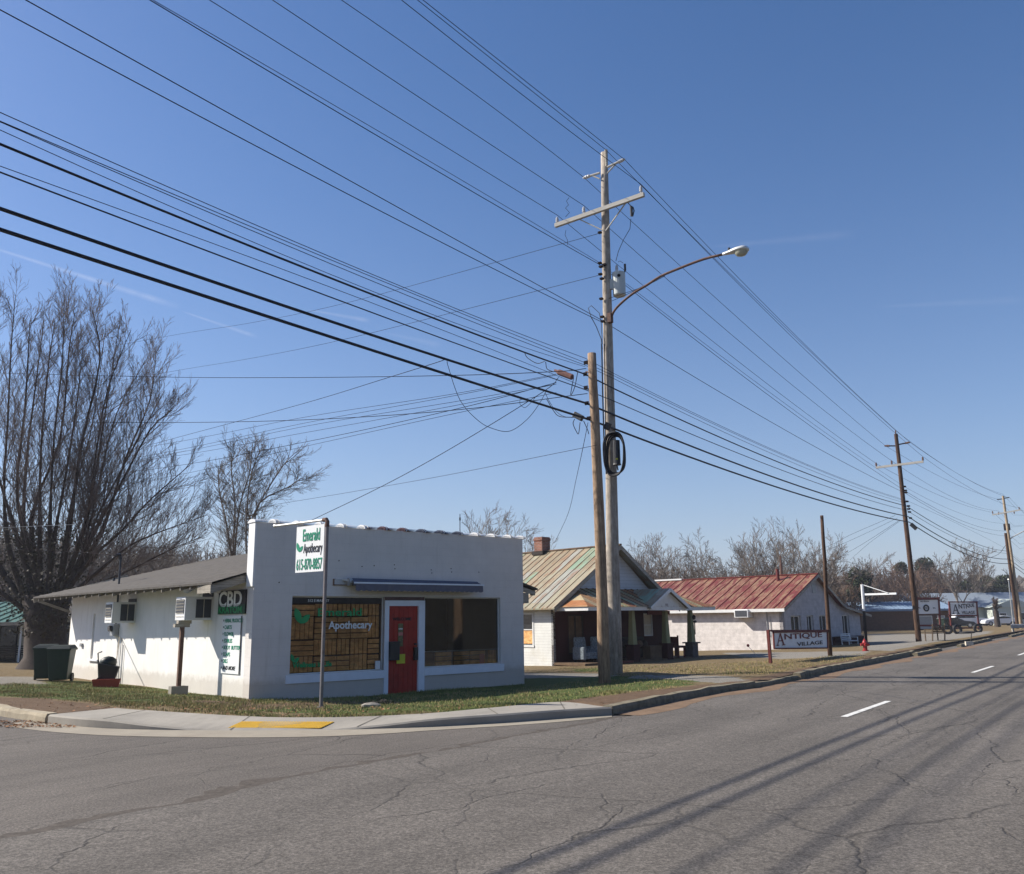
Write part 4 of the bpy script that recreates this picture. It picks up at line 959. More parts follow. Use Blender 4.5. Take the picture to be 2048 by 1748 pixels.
mb = MB(); frame_rect(mb, .9, 1.9, .5, 2.15, .02, .06, .06); mb.box(1.37,1.43,.03,.07,.56,2.09); wf = mb.build('window', K['darkthing'], hz)
mb = MB(); mb.quad((.96,.08,.56),(1.84,.08,.56),(1.84,.08,2.09),(.96,.08,2.09)); mb.build('pane', K['brownthing'], wf)
mb = MB(); mb.box(3.42,4.28,.03,.08,-.2,2.08); mb.build('door', K['darkthing'], hz)
def gable_roof(name, parent, x0, x1, ax, y0, y1, ez, rz, mat, seam, pitch, seammat, th=.06):
    mb = MB()
    for dz in (0, -th): mb.add([(x0,y0,ez+dz),(x0,y1,ez+dz),(ax,y1,rz+dz),(ax,y0,rz+dz),(x1,y1,ez+dz),(x1,y0,ez+dz)], [(0,3,2,1),(3,5,4,2)] if dz == 0 else [(0,1,2,3),(3,2,4,5)])
    for y, fl in ((y0, 1), (y1, -1)):
        mb.add([(x0,y,ez),(ax,y,rz),(x1,y,ez),(x0,y,ez-th),(ax,y,rz-th),(x1,y,ez-th)], [(0,3,4,1)[::fl],(1,4,5,2)[::fl]])
    mb.add([(x0,y0,ez),(x0,y1,ez),(x0,y1,ez-th),(x0,y0,ez-th)], [(0,1,2,3)]); mb.add([(x1,y0,ez),(x1,y1,ez),(x1,y1,ez-th),(x1,y0,ez-th)], [(0,3,2,1)])
    r = mb.build(name, mat, parent)
    mb = MB(); y = y0+.02
    while y < y1:
        mb.bar((x0,y,ez+.01),(ax,y,rz+.01),.018,.025); mb.bar((x1,y,ez+.01),(ax,y,rz+.01),.018,.025); y += pitch
    mb.bar((ax,y0,rz+.03),(ax,y1,rz+.03),.16,.05)
    mb.build('standing_seams', seammat, r)
    return r
rf = gable_roof('roof', hz, -.42, 8.25, AX, -.5, LN+.4, EZ-.05, RZh, K['roofh'], True, .44, K['seam'])
mb = MB()
for x0, x1 in ((-.42, AX), (8.25, AX)): mb.bar((x0,-.49,EZ-.16),(x1,-.49,RZh-.11), .03, .14)
mb.build('bargeboard', K['weather'], hz)
mb = MB(); mb.box(AX-.28, AX+.28, 4.3, 4.86, RZh-.5, RZh+.72); mb.box(AX-.31, AX+.31, 4.27, 4.89, RZh+.55, RZh+.66); mb.build('chimney', K['brick'], rf)
mb = MB(); mb.box(AX-.36, AX+.36, 4.2, 4.96, RZh-.16, RZh+.02); mb.build('flashing', K['darkthing'], rf)
# porch
PX0, PX1, PY, FZ = .0, 8.1, -1.7, .2
porch = MB(); porch.box(PX0, PX1, PY-.05, -.01, FZ-.1, FZ); porch = porch.build('porch_floor', K['brownthing'], hz)
mb = MB(); mb.box(PX0+.1, PX1-.1, PY+.05, PY+.25, -.25, FZ-.1); mb.box(PX1-.3, PX1-.1, PY+.25, -.02, -.25, FZ-.1); mb.build('porch_base', K['stone'], hz)
mb = MB(); mb.box(.9, 3.0, PY-.09, PY-.052, FZ-.12, FZ+.02); mb.build('porch_edge_board', K['redpaint'], hz)
fz0, fz1 = 2.30, 2.46; XR = 8.9; YF = PY-.35
mb = MB(); mb.box(-.05, XR, YF, YF+.04, fz0, fz1); mb.box(XR-.04, XR, YF+.04, -.02, fz0, fz1); mb.box(-.05, -.01, YF+.04, -.05, fz0, fz1); mb.box(-.01, XR-.04, YF+.04, -.03, fz1-.06, fz1-.02)
mb.build('porch_fascia', K['trim'], hz)
# hip roof of the porch with a little gable
hzr = 3.28
mb = MB(); mb.add([(-.1,YF-.05,fz1),(XR+.05,YF-.05,fz1),(XR+.05,-.01,fz1),(-.1,-.01,fz1),(1.5,-.01,hzr),(XR-1.6,-.01,hzr)], [(0,1,5,4),(1,2,5),(3,0,4)])
prf = mb.build('porch_roof', K['roofp'], hz)
mb = MB()
for i in range(21):
    x = -.1+i*.44; a = (x, YF-.05, fz1+.015); xt = min(max(x, 1.5), XR-1.6); k = 1.
    if x < 1.5: k = (x+.1)/1.6
    if x > XR-1.6: k = (XR+.05-x)/1.65
    k = max(.02, min(1, k)); mb.bar(a, (x, YF-.05+(-.01-YF+.05)*k, fz1+(hzr-fz1)*k+.015), .025, .035)
mb.build('standing_seams', K['seam'], prf)
gx0, gx1, gxm, gzp = 3.85, 6.45, 5.15, 3.24; gy0 = YF-.25
mb = MB(); mb.prism([(gx0+.05,YF-.04,fz0-.0),(gx1-.05,YF-.04,fz0),(gx1-.05,YF-.04,fz1),(gxm,YF-.04,gzp-.06),(gx0+.05,YF-.04,fz1)], (0,.05,0)); ped = mb.build('porch_gable', K['trim'], hz)
text('511', .13, K['redpaint'], ped, (gxm-.15, YF-.046, 2.50), (1,0,0), (0,0,1), 'house_number', .003)
mb = MB()
gxl, gxr = gx0-.12, gx1+.12; ez = fz1-.04
for dz in (0, -.05): mb.add([(gxl,gy0,ez+dz),(gxm,gy0,gzp+.02+dz),(gxr,gy0,ez+dz),(gxl,-.3,ez+dz),(gxm,-.3,gzp+.02+dz),(gxr,-.3,ez+dz)], [(0,1,4,3),(1,2,5,4)] if dz == 0 else [(0,3,4,1),(1,4,5,2)])
mb.add([(gxl,gy0,ez),(gxm,gy0,gzp+.02),(gxm,gy0,gzp-.03),(gxl,gy0,ez-.05)], [(0,1,2,3)]); mb.build('gable_roof', K['roofh'], prf)
mb = MB(); mb.bar((gxl,gy0-.01,ez-.05),(gxm,gy0-.01,gzp-.05),.03,.14); mb.bar((gxr,gy0-.01,ez-.05),(gxm,gy0-.01,gzp-.05),.03,.14); mb.build('gable_trim', K['trim'], prf)
for x, zt in ((3.3, fz0), (5.65, fz0), (7.55, fz0)):
    mb = MB(); zb = .86; y = PY+.15
    mb.add([(x-.14,y-.14,zb),(x+.14,y-.14,zb),(x+.14,y+.14,zb),(x-.14,y+.14,zb),(x-.085,y-.085,zt),(x+.085,y-.085,zt),(x+.085,y+.085,zt),(x-.085,y+.085,zt)], [(0,1,5,4),(1,2,6,5),(2,3,7,6),(3,0,4,7),(4,5,6,7)]); pl = mb.build('porch_pillar', K['pillar'], hz)
    mb = MB(); mb.box(x-.21,x+.21,y-.21,y+.21,-.25,zb-.06); mb.build('pedestal', K['darkred'] if x < 7 else K['stone'], pl)
    mb = MB(); mb.box(x-.3,x+.3,y-.3,y+.3,zb-.06,zb) if x > 7 else mb.box(x-.24,x+.24,y-.24,y+.24,zb-.06,zb); mb.build('cap', K['darkred'] if x < 7 else K['stone'], pl)
mb = MB(); mb.sphere((7.45,PY-.13,1.98),.09,8,6,(1,1,1.3)); mb.sphere((7.52,PY-.13,1.78),.08,8,6,(1.5,.8,.8)); mb.box(7.49,7.53,PY-.13,PY-.1,1.2,1.75); mb.build('wall_ornament', K['darkthing'], hz)
mb = MB(); mb.box(6.3, 8.0, -.06, -.02, 2.12, 2.3); mb.build('porch_beam', K['redpaint'], hz)
def hw(x, y, z): return HH + V((math.cos(HR), math.sin(HR), 0))*x + V((-math.sin(HR), math.cos(HR), 0))*y + V((0,0,z))
# furniture on the porch
def armchair(x, lab, back=K['cushion']):
    p = hw(x, -.75, FZ); t = thing('armchair', lab, 'armchair', p, HR, 'patterned armchairs on the porch')
    mb = MB(); mb.box(-.34,.34,-.35,.3,.12,.42); mb.build('seat', back, t, bevel=.05)
    mb = MB(); mb.add([(-.34,.2,.4),(.34,.2,.4),(.34,.36,.4),(-.34,.36,.4),(-.32,.3,1.02),(.32,.3,1.02),(.32,.42,1.0),(-.32,.42,1.0)], [(0,1,5,4),(1,2,6,5),(2,3,7,6),(3,0,4,7),(4,5,6,7)]); mb.build('backrest', back, t, bevel=.04)
    for s in (-1, 1):
        mb = MB(); mb.box(s*.42-.08, s*.42+.08, -.36, .3, .1, .62); mb.build('armrest', back, t, bevel=.04)
    for a, b in ((-.36,-.3),(.36,-.3),(-.36,.28),(.36,.28)):
        mb = MB(); mb.box(a-.03,a+.03,b-.03,b+.03,0,.12); mb.build('leg', K['darkthing'], t)
    return t
armchair(1.15, 'blue and white patterned armchair at the far left end of the porch')
armchair(2.2, 'blue and white patterned armchair next to the utility poles, its seat in the sun')
p = hw(4.7, -.55, FZ); t = thing('sofa', 'dark lumpy sofa heaped with cushions under the porch window', 'sofa', p, HR)
mb = MB(); mb.box(-.9,.9,-.4,.35,.1,.45); mb.build('seat', K['darkthing'], t, bevel=.05)
mb = MB(); mb.box(-.9,.9,.2,.42,.45,.95); mb.build('backrest', K['darkthing'], t, bevel=.05)
for i in range(5):
    mb = MB(); mb.sphere((-.7+.35*i,.05,.62),.2,8,6,(1,.6,.9)); mb.build('cushion', K['brownthing'] if i % 2 else K['darkthing'], t, smooth=True)
p = hw(5.0, -1.25, FZ); t = thing('wooden_chest', 'brown wooden chest standing in the porch between the pillars', 'chest', p, HR)
mb = MB(); mb.box(-.4,.4,-.22,.22,0,.5); mb.build('body', K['brownthing'], t); mb = MB(); mb.box(-.42,.42,-.24,.24,.5,.56); mb.build('lid', K['brownthing'], t)
p = hw(3.25, -1.62, FZ); t = thing('garden_ornament', 'small pale ornament sitting on the porch edge beside the poles', 'ornament', p, HR)
mb = MB(); mb.lathe((0,-.02,0), [(0,0),(.1,0),(.12,.1),(.07,.2),(.04,.26)], 10); mb.build('body', K['trim'], t, smooth=True); mb = MB(); mb.sphere((0,-.02,.31),.065); mb.build('head', K['trim'], t, smooth=True)
p = hw(6.75, -1.35, FZ); t = thing('chair', 'red wooden chair on the porch between the two right pillars', 'chair', p, HR)
mb = MB(); mb.box(-.24,.24,-.22,.22,.42,.46); mb.build('seat', K['redpaint'], t); mb = MB(); mb.box(-.24,-.2,-.22,.22,.46,.92); mb.box(-.24,-.2,-.22,-.16,.42,.98); mb.build('backrest', K['redpaint'], t)
for a, b in ((-.21,-.19),(.21,-.19),(-.21,.19),(.21,.19)):
    mb = MB(); mb.box(a-.025,a+.025,b-.025,b+.025,0,.42); mb.build('leg', K['redpaint'], t)
p = hw(7.1, -1.0, FZ); t = thing('side_table', 'low red side table next to the red porch chair', 'table', p, HR)
mb = MB(); mb.box(-.32,.32,-.3,.3,.44,.5); mb.build('tabletop', K['redpaint'], t)
for a, b in ((-.28,-.26),(.28,-.26),(-.28,.26),(.28,.26)):
    mb = MB(); mb.box(a-.03,a+.03,b-.03,b+.03,0,.44); mb.build('leg', K['redpaint'], t)

# ------------------------------------------------------------------ antique shop with the red roof
AR = math.atan2(.714, .70); AH = V((15.03, 50.08, -.4))
an = thing('antique_shop', 'low white block building with a faded red tin roof and a lean-to at its right', 'shop', AH, AR)
AE, AZ, AAX, AL = 2.45, 4.42, 4.1, 12.0; AW = 10.2
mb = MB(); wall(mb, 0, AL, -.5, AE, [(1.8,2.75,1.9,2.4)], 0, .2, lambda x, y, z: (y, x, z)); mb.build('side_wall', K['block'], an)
mb = MB(); wins = [(.95,2.15,.55,2.1),(2.9,3.75,.2,2.1),(4.5,5.6,.55,2.1),(7.6,8.6,.55,2.1)]
wall(mb, 0, AW, -.5, 2.02, [(a,b,c,min(d,2.0)) for a,b,c,d in wins], 0, .2); mb.build('front_wall', K['blockshade'], an)
mb = MB(); mb.prism([(0,0,2.02),(AW,0,2.02),(AW-.1,0,2.0),(7.3,0,2.62),(AAX,0,AZ-.08),(0,0,AE)], (0,.2,0)); gb = mb.build('gable', K['blockshade'], an)
mb = MB(); mb.box(AAX-.25,AAX+.2,-.03,.0,3.3,3.85); mb.build('vent', K['grey'], gb)
mb = MB(); mb.box(.2, AW, AL-.2, AL, -.5, 2.4); mb.box(AW-.2, AW, .2, AL-.2, -.5, 1.9); mb.build('rear_wall', K['block'], an)
for a, b, c, d in wins:
    d = 2.0; mb = MB(); frame_rect(mb, a+.001, b-.001, c, d, .1, .06, .06); mb.box((a+b)/2-.02,(a+b)/2+.02,.11,.14,c+.06,d-.06); wf = mb.build('window' if c > .3 else 'door', K['trim'], an)
    mb = MB(); mb.quad((a+.06,.15,c+.06),(b-.06,.15,c+.06),(b-.06,.15,d-.06),(a+.06,.15,d-.06)); mb.build('pane', K['panel'], wf)
mb = MB(); mb.box(6.0, AW+.05, -.15, -.002, -.5, .72); mb.box(AW, AW+.05, -.002, 3, -.5, .5); mb.build('brick_plinth', K['darkred'], an)
# roof: steep gable, then a shallower lean-to slope
mb = MB(); prof = [(-.38, AE-.05), (AAX, AZ), (7.0, 2.78), (7.6, 2.55), (AW+.95, 2.02)]; y0, y1 = -.35, AL+.3
for (xa, za), (xb, zb) in zip(prof[:-1], prof[1:]):
    mb.quad((xa,y0,za),(xb,y0,zb),(xb,y1,zb),(xa,y1,za)); mb.quad((xa,y0,za-.07),(xa,y1,za-.07),(xb,y1,zb-.07),(xb,y0,zb-.07)); mb.quad((xa,y0,za),(xa,y0,za-.07),(xb,y0,zb-.07),(xb,y0,zb))
mb.quad((prof[0][0],y0,prof[0][1]),(prof[0][0],y1,prof[0][1]),(prof[0][0],y1,prof[0][1]-.07),(prof[0][0],y0,prof[0][1]-.07))
ar = mb.build('roof', K['roofr'], an)
mb = MB(); y = y0+.02
while y < y1: mb.bar((-.38,y,AE-.03),(AAX,y,AZ+.02),.024,.03); y += .62
mb.bar((AAX,y0,AZ+.03),(AAX,y1,AZ+.03),.2,.05); mb.build('standing_seams', K['seamr'], ar)
mb = MB(); mb.bar((AAX,9.2,AZ+.05),(AAX,y1+2,AZ+.05),.3,.1); mb.build('ridge_cap', K['trim'], ar); mb = MB(); mb.bar((-.4,y0,AE-.14),(-.4,8,AE-.14),.03,.17); mb.build('eave_trim', K['trim'], ar)
mb = MB(); mb.cyl((3.4,1.9,AZ-.5),(3.4,1.9,AZ+.38),.10,10); mb.build('vent_pipe', K['redpaint'], ar)
mb = MB()
for (xa, za), (xb, zb) in zip(prof[:-1], prof[1:]): mb.bar((xa,y0-.015,za-.10),(xb,y0-.015,zb-.10),.03,.14)
mb.build('bargeboard', K['weather'], an)
mb = MB(); mb.box(-.55,0,1.83,2.72,1.92,2.38); ac = mb.build('air_conditioner', K['white'], an, bevel=.02)
mb = MB(); mb.box(-.565,-.551,1.9,2.65,1.98,2.32); mb.build('grille', K['darkgrille'], ac)
mb = MB(); mb.tube([(-.03,.95,1.0),(-.03,.95,2.4)], .025, 6); mb.tube([(-.03,.75,.4),(-.03,.75,2.0)], .015, 6); mb.box(-.05,-.01,.6,1.0,.9,1.1); mb.build('conduit', K['grey'], an)
def aw_(x, y, z): return AH + V((math.cos(AR), math.sin(AR), 0))*x + V((-math.sin(AR), math.cos(AR), 0))*y + V((0,0,z))
def bench(p, rz, mat, lab, name='garden_bench', L=1.3, H=.85):
    t = thing(name, lab, 'bench', p, rz)
    mb = MB(); mb.box(-L/2,L/2,-.22,.22,.4,.44); mb.build('seat', mat, t)
    mb = MB()
    for i in range(4): mb.bar((-L/2,.22+.02*i,.52+i*.1),(L/2,.22+.02*i,.52+i*.1),.025,.06)
    mb.build('backrest', mat, t)
    for s in (-1, 1):
        mb = MB(); mb.bar((s*(L/2-.04),-.2,0),(s*(L/2-.04),-.2,.62),.05,.05); mb.build('leg', mat, t)
        mb = MB(); mb.bar((s*(L/2-.04),.2,0),(s*(L/2-.04),.3,H),.05,.05); mb.build('leg', mat, t)
        mb = MB(); mb.bar((s*(L/2-.04),-.24,.63),(s*(L/2-.04),.26,.63),.06,.03); mb.build('armrest', mat, t)
    return t
bench(aw_(6.9, -.7, .05), AR, K['white'], 'white garden bench against the front of the red roofed building')

# ------------------------------------------------------------------ utility poles
P2b = G(1838,1285,.0); P3b = G(2043,1257,.1)
def insulator(parent, p, h=.2, r=.05, mat=None, axis=(0,0,1)):
    mb = MB(); p = V(p); ax = V(axis).normalized()
    prof = [(r*.5,0),(r*.5,h*.15),(r,h*.2),(r*.75,h*.42),(r,h*.47),(r*.75,h*.7),(r*.9,h*.75),(r*.45,h*.95),(r*.3,h)]
    mb.tube([p+ax*z for _, z in prof], [q for q, _ in prof], 10)
    return mb.build('insulator', mat or K['ins'], parent)
def shaft(parent, b, t, r0, r1, mat, name='shaft', bow=0.):
    mb = MB(); pts = []; rad = []
    for i in range(11):
        k = i/10; p = V(b).lerp(V(t), k); p.x += bow*math.sin(math.pi*k)+rng.uniform(-.008,.008); pts.append(p); rad.append((r0+(r1-r0)*k)*rng.uniform(.985,1.015))
    pts[0].z -= .6
    mb.tube(pts, rad, 14); return mb.build(name, mat, parent, smooth=False)
# tall pole
tp = thing('utility_pole', 'tall grey wooden utility pole carrying a crossarm, transformer, street lamp and black cable coil', 'utility pole', PT)
topT = D(1208, 306, PT.y)
sh = shaft(tp, V((PT.x, PT.y, .1)), topT, .195, .108, K['pole'])
for p in sh.data.polygons: p.use_smooth = True
mb = MB(); q = PP(1212, 300, PT, N2); mb.tube([q-V((0,0,.55)), q], [.04,.05], 8); tpn = mb.build('pole_top_pin', K['weather'], tp)
def pt1(x, y, o=0.): return PP(x, y, PT, N2) - U2*o
a, b = pt1(1116,455,.16), pt1(1293,393,.16)
mb = MB(); mb.bar(a, b, .10, .125); ca = mb.build('crossarm', K['arm'], tp)
for x, y in ((1120,451),(1173,431),(1287,390)):
    pp = pt1(x, y, .16); insulator(ca, pp+V((0,0,.01)), .22, .055)
mb = MB(); mb.bar(pt1(1160,440,.12), pt1(1208,462,.02), .03, .03); mb.bar(pt1(1258,405,.12), pt1(1212,462,.02), .03, .03); mb.build('crossarm_brace', K['arm'], ca)
for side, pts in (('l', [(1201,347),(1185,352),(1169,357)]), ('r', [(1216,336),(1235,327),(1250,320)])):
    mb = MB(); mb.tube([pt1(*p, .05) for p in pts], .035, 8)
    e0 = pt1(pts[0][0], pts[0][1]+12, .05); mb.tube([e0, pt1(*pts[1], .05)], .022, 6); st = mb.build('standoff_bracket', K['arm'], tp)
    c = pt1(*pts[2], .05); dv = (c-pt1(*pts[1], .05)).normalized(); insulator(st, c-dv*.25, .28, .06, axis=dv)
# cutout below the arm, drop wire, transformer
mb = MB(); c = pt1(1266,424,.1); mb.tube([c+V((0,0,.14)), c-V((0,0,.17))], [.045,.04], 8); mb.tube([c+V((.05,0,.12)), c+V((.08,0,.0)), c+V((.03,0,-.18))], .018, 6); mb.tube([c+V((0,0,.14)), pt1(1254,403,.1)], .015, 5); mb.build('fuse_cutout', K['black'], ca)
mb = MB(); tc = pt1(1231,565,-.0)+U2*.22; tc = V((tc.x, tc.y, 0)); zt, zb = pt1(1231,541).z, pt1(1231,588).z
mb.lathe(tc, [(.0,zb),(.17,zb),(.19,zb+.03),(.195,zt-.08),(.20,zt-.05),(.19,zt),(.0,zt+.02)], 18); mb.obox(tc+V((-.2,0,(zt+zb)/2)), (.08,0,0), (0,.05,0), (0,0,.15)); tf = mb.build('transformer', K['tank'], tp, smooth=False)
mb = MB(); mb.obox(tc+V((.195,0,zb+.03)), (.004,0,0), (0,.05,0), (0,0,.01)); 
q = V((-PT.x, -PT.y, 0)).normalized(); mb.tube([tc+q*.2+V((0,0,zt-.16)), tc+q*.21+V((0,0,zt-.16))], .05, 12); mb.build('badge', K['ink'], tf)
insulator(tf, tc+V((-.05,0,zt)), .26, .05); mb = MB(); mb.tube([tc+V((.1,0,zt-.05)), tc+V((.17,0,zt+.0)), tc+V((.2,0,zt+.08)), tc+V((.2,0,zt+.28))], [.015,.015,.035,.035], 8); mb.build('surge_arrester', K['black'], tf)
mb = MB(); mb.tube([pt1(*p, .1) for p in [(1265,440),(1263,460),(1250,482),(1240,505),(1235,524)]], .009, 5)
mb.tube([pt1(*p) for p in [(1236,524),(1240,522),(1246,526)]], .007, 5)
mb.tube([pt1(*p) for p in [(1138,395),(1133,402),(1137,410),(1131,416),(1139,425),(1131,434)]], .008, 5)
mb.tube([pt1(*p) for p in [(1132,460),(1130,470),(1135,480),(1135,490)]], .007, 5)
mb.build('jumper_wire', K['wire'], tp)
# street lamp on its arm
pts = [pt1(*p, .05) for p in [(1224,640),(1228,626),(1241,610),(1266,589),(1294,572),(1322,554),(1357,539),(1407,520),(1447,510)]]
mb = MB(); mb.tube(cr(pts, 3), .036, 8); la = mb.build('lamp_arm', K['rust'], tp, smooth=True)
mb = MB(); mb.obox(pt1(1222,637,.05), N2*.06, U2*.08, (0,0,.14)); mb.build('lamp_bracket', K['rust'], la)
a, b = pt1(1447,510,.05), pt1(1498,499,.05); dv = (b-a); L_ = dv.length; dv.normalize()
mb = MB(); sd_ = dv.cross(V((0,0,1))).normalized(); upn = sd_.cross(dv)
secs = [(0,.045,.05),(.12,.06,.06),(.3,.10,.085),(.55,.17,.11),(.8,.19,.115),(.95,.15,.09),(1.02,.03,.03)]; vs = []; n = 14
for k, w, h in secs:
    c = a+dv*L_*k
    for j in range(n):
        an_ = 2*math.pi*j/n; vs.append(c+sd_*w*math.cos(an_)+upn*(h*math.sin(an_) if math.sin(an_) > 0 else .035*math.sin(an_)))
fs = [(i*n+j, i*n+(j+1)%n, (i+1)*n+(j+1)%n, (i+1)*n+j) for i in range(len(secs)-1) for j in range(n)]+[tuple(range(n))[::-1], tuple((len(secs)-1)*n+j for j in range(n))]
mb.add(vs, fs); lh = mb.build('lamp_head', K['lamphead'], la, smooth=True)
mb = MB(); c = a+dv*L_*.72-upn*.02; vs = []; n = 14
for r, dz in ((1., 0), (.9, -.07), (.6, -.13), (.01, -.155)):
    for j in range(n): an_ = 2*math.pi*j/n; vs.append(c+dv*L_*.27*r*math.cos(an_)+sd_*.155*r*math.sin(an_)+upn*dz)
mb.add(vs, [(i*n+j, (i+1)*n+j, (i+1)*n+(j+1)%n, i*n+(j+1)%n) for i in range(3) for j in range(n)]); mb.build('lens', K['lampglass'], lh, smooth=True)
mb = MB(); c = a+dv*L_*.25+upn*.08; mb.cyl(c, c+upn*.07, .035, 8); mb.build('photocell', K['black'], lh)
mb = MB(); mb.tube([pt1(1208,600,-.0), pt1(1290,573), pt1(1330,552)], .008, 5); mb.tube([pt1(1224,602), pt1(1262,585), pt1(1290,570)], .008, 5); mb.build('lamp_feed_wire', K['wire'], la)
# coil of cable with its splice case
mb = MB(); cc = pt1(1238,911,.24)
sx_, sz_ = (pt1(1258,911,.24)-cc).length, (pt1(1238,868,.24)-cc).length
for q in range(4):
    pts = []; k1 = 1-.05*q
    for j in range(33):
        an_ = 2*math.pi*j/32; e = .75
        pts.append(cc+N2*sx_*k1*math.copysign(abs(math.cos(an_))**e, math.cos(an_))+V((0,0,sz_*k1*math.copysign(abs(math.sin(an_))**e, math.sin(an_))))+U2*(.05*q-.08)+N2*.02*math.sin(an_*2+q))
    mb.tube(pts, .026, 7, False)
mb.build('cable_coil', K['cable'], tp, smooth=True)
mb = MB(); zc0, zc1 = pt1(1240,933,.3).z, pt1(1240,884,.3).z; c = pt1(1242,908,.26); mb.tube([V((c.x,c.y,zc0)), V((c.x,c.y,zc0+.05)), V((c.x,c.y,zc1))], [.12,.105,.10], 12); mb.tube([V((c.x,c.y,zc0)), V((c.x+.02,c.y,zc0-.15))], .02, 6); mb.build('splice_case', K['black'], tp)
mb = MB(); mb.obox(V((c.x-.0,c.y,zc0+.16))+V((-PT.x,-PT.y,0)).normalized()*.107, (.03,0,0), (0,.004,0), (0,0,.02)); mb.build('case_label', K['yellowtag'], tp)
mb = MB()
for o_, r in ((-.0, .02), (.05, .014)): mb.tube([pt1(1208+o_*100, 690, .14), pt1(1211+o_*100, 800, .16), pt1(1214+o_*60, 880, .18), pt1(1219, 950, .18)], r, 6)
mb.tube([pt1(*p, .1) for p in [(1187,640),(1180,618),(1186,613),(1202,628),(1206,650),(1208,690)]], .010, 5); mb.tube([pt1(*p, .1) for p in [(1186,636),(1196,655),(1206,680),(1208,700)]], .012, 5)
mb.build('riser_cable', K['cable'], tp)
mb = MB()
for x, y, w in ((1204,468,5),(1204,529,6),(1206,536,6),(1205,551,5),(1208,560,5),(1207,600,5),(1213,532,7),(1209,636,9),(1210,645,8)): mb = MB(); mb.obox(pt1(x, y, .13), N2*.05, U2*.05, (0,0,.025)); mb.build('wire_clamp', K['wire'], tp)
# short pole beside it
ps = thing('utility_pole', 'short brown weathered wooden pole standing just left of the tall lamp pole', 'utility pole', PS)
topS = D(1183, 707, PS.y); s2 = shaft(ps, V((PS.x, PS.y, .0)), topS, .158, .118, K['poleb'], bow=.03)
for p in s2.data.polygons: p.use_smooth = True
def ps1(x, y, o=0.): return PP(x, y, PS, N2) - U2*o
mb = MB()
for x, y in ((1175,727),(1174,750),(1175,777),(1177,808),(1181,838)): mb = MB(); mb.tube([ps1(x-5, y, .0), ps1(x+6, y+2, .0)], .018, 6); mb.obox(ps1(x+1, y, .12), N2*.06, U2*.012, (0,0,.05)); mb.build('wire_clamp', K['wire'], ps)
mb = MB(); mb.tube([ps1(1176,745,.12), ps1(1186,748,.14), ps1(1195,756,.1)], .018, 6); mb.build('pole_hardware', K['rust'], ps)
mb = MB(); a, b = ps1(1150,829,.05), ps1(1167,838,.05); mb.bar(a, b, .11, .16); mb.build('splice_box', K['black'], ps, bevel=.015)
mb = MB(); a, b = ps1(1111,741,.05), ps1(1117,744,.05); c = ps1(1146,755,.05); mb.tube([a, b, b+(c-b)*.1, c], [.03,.05,.085,.085], 8); mb.build('drop_terminal', M('rust_brown_terminal', (.16,.075,.06), .7), ps)
mb = MB(); mb.bar(ps1(1203,848,-.2), ps1(1212,852,-.2), .12, .2); mb.build('terminal_box', K['black'], ps, bevel=.01)
mb = MB()
for pl in ([(1050,706),(1056,716),(1075,727),(1090,723)],[(1092,724),(1095,738),(1108,744)],[(1150,838),(1147,848),(1154,864),(1158,867),(1161,845)],[(1148,755),(1142,790),(1150,775),(1156,745)],[(1094,876-78),(1108,822),(1120,833),(1147,835)],[(1168,842),(1176,860),(1178,868)]): mb.tube(cr([ps1(*p, .02) for p in pl], 4), .011, 5)
mb.build('jumper_wire', K['cable'], ps)
# second pole
p2 = thing('utility_pole', 'dark brown utility pole with grey crossarm behind the red hydrant', 'utility pole', P2b)
top2 = D(1792, 868, P2b.y); shaft(p2, P2b, top2, .165, .105, K['pole2'])
def pt2(x, y, o=0.): return PP(x, y, P2b, N2) - U2*o
mb = MB(); mb.bar(pt2(1753,936,.16), pt2(1848,924,.16), .10, .125); ca = mb.build('crossarm', K['arm'], p2)
for x, y in ((1754,934),(1785,930),(1847,923)): insulator(ca, pt2(x, y, .16), .26, .06, K['rust'])
for pts in ([(1791,892),(1771,892)], [(1794,890),(1819,885)]):
    mb = MB(); mb.tube([pt2(*p, .05) for p in pts], .04, 7); st = mb.build('standoff_bracket', K['wire'], p2)
    c = pt2(*pts[1], .05); dv = (c-pt2(*pts[0], .05)).normalized(); insulator(st, c-dv*.3, .36, .07, K['rust'], dv)
mb = MB(); q = pt2(1791,861); mb.tube([q-V((0,0,.4)), q], .035, 6); mb.build('pole_top_pin', K['rust'], p2)
mb = MB()
for x, y in ((1809,973),(1811,981),(1812,985),(1814,1003),(1817,1012),(1817,1018),(1819,1024),(1821,1036)): mb = MB(); mb.obox(pt2(x, y), N2*.07, U2*.12, (0,0,.04)); mb.build('wire_clamp', K['wire'], p2)
mb = MB(); mb.bar(pt2(1822,1048), pt2(1833,1058), .18, .22); mb.build('splice_box', K['black'], p2)
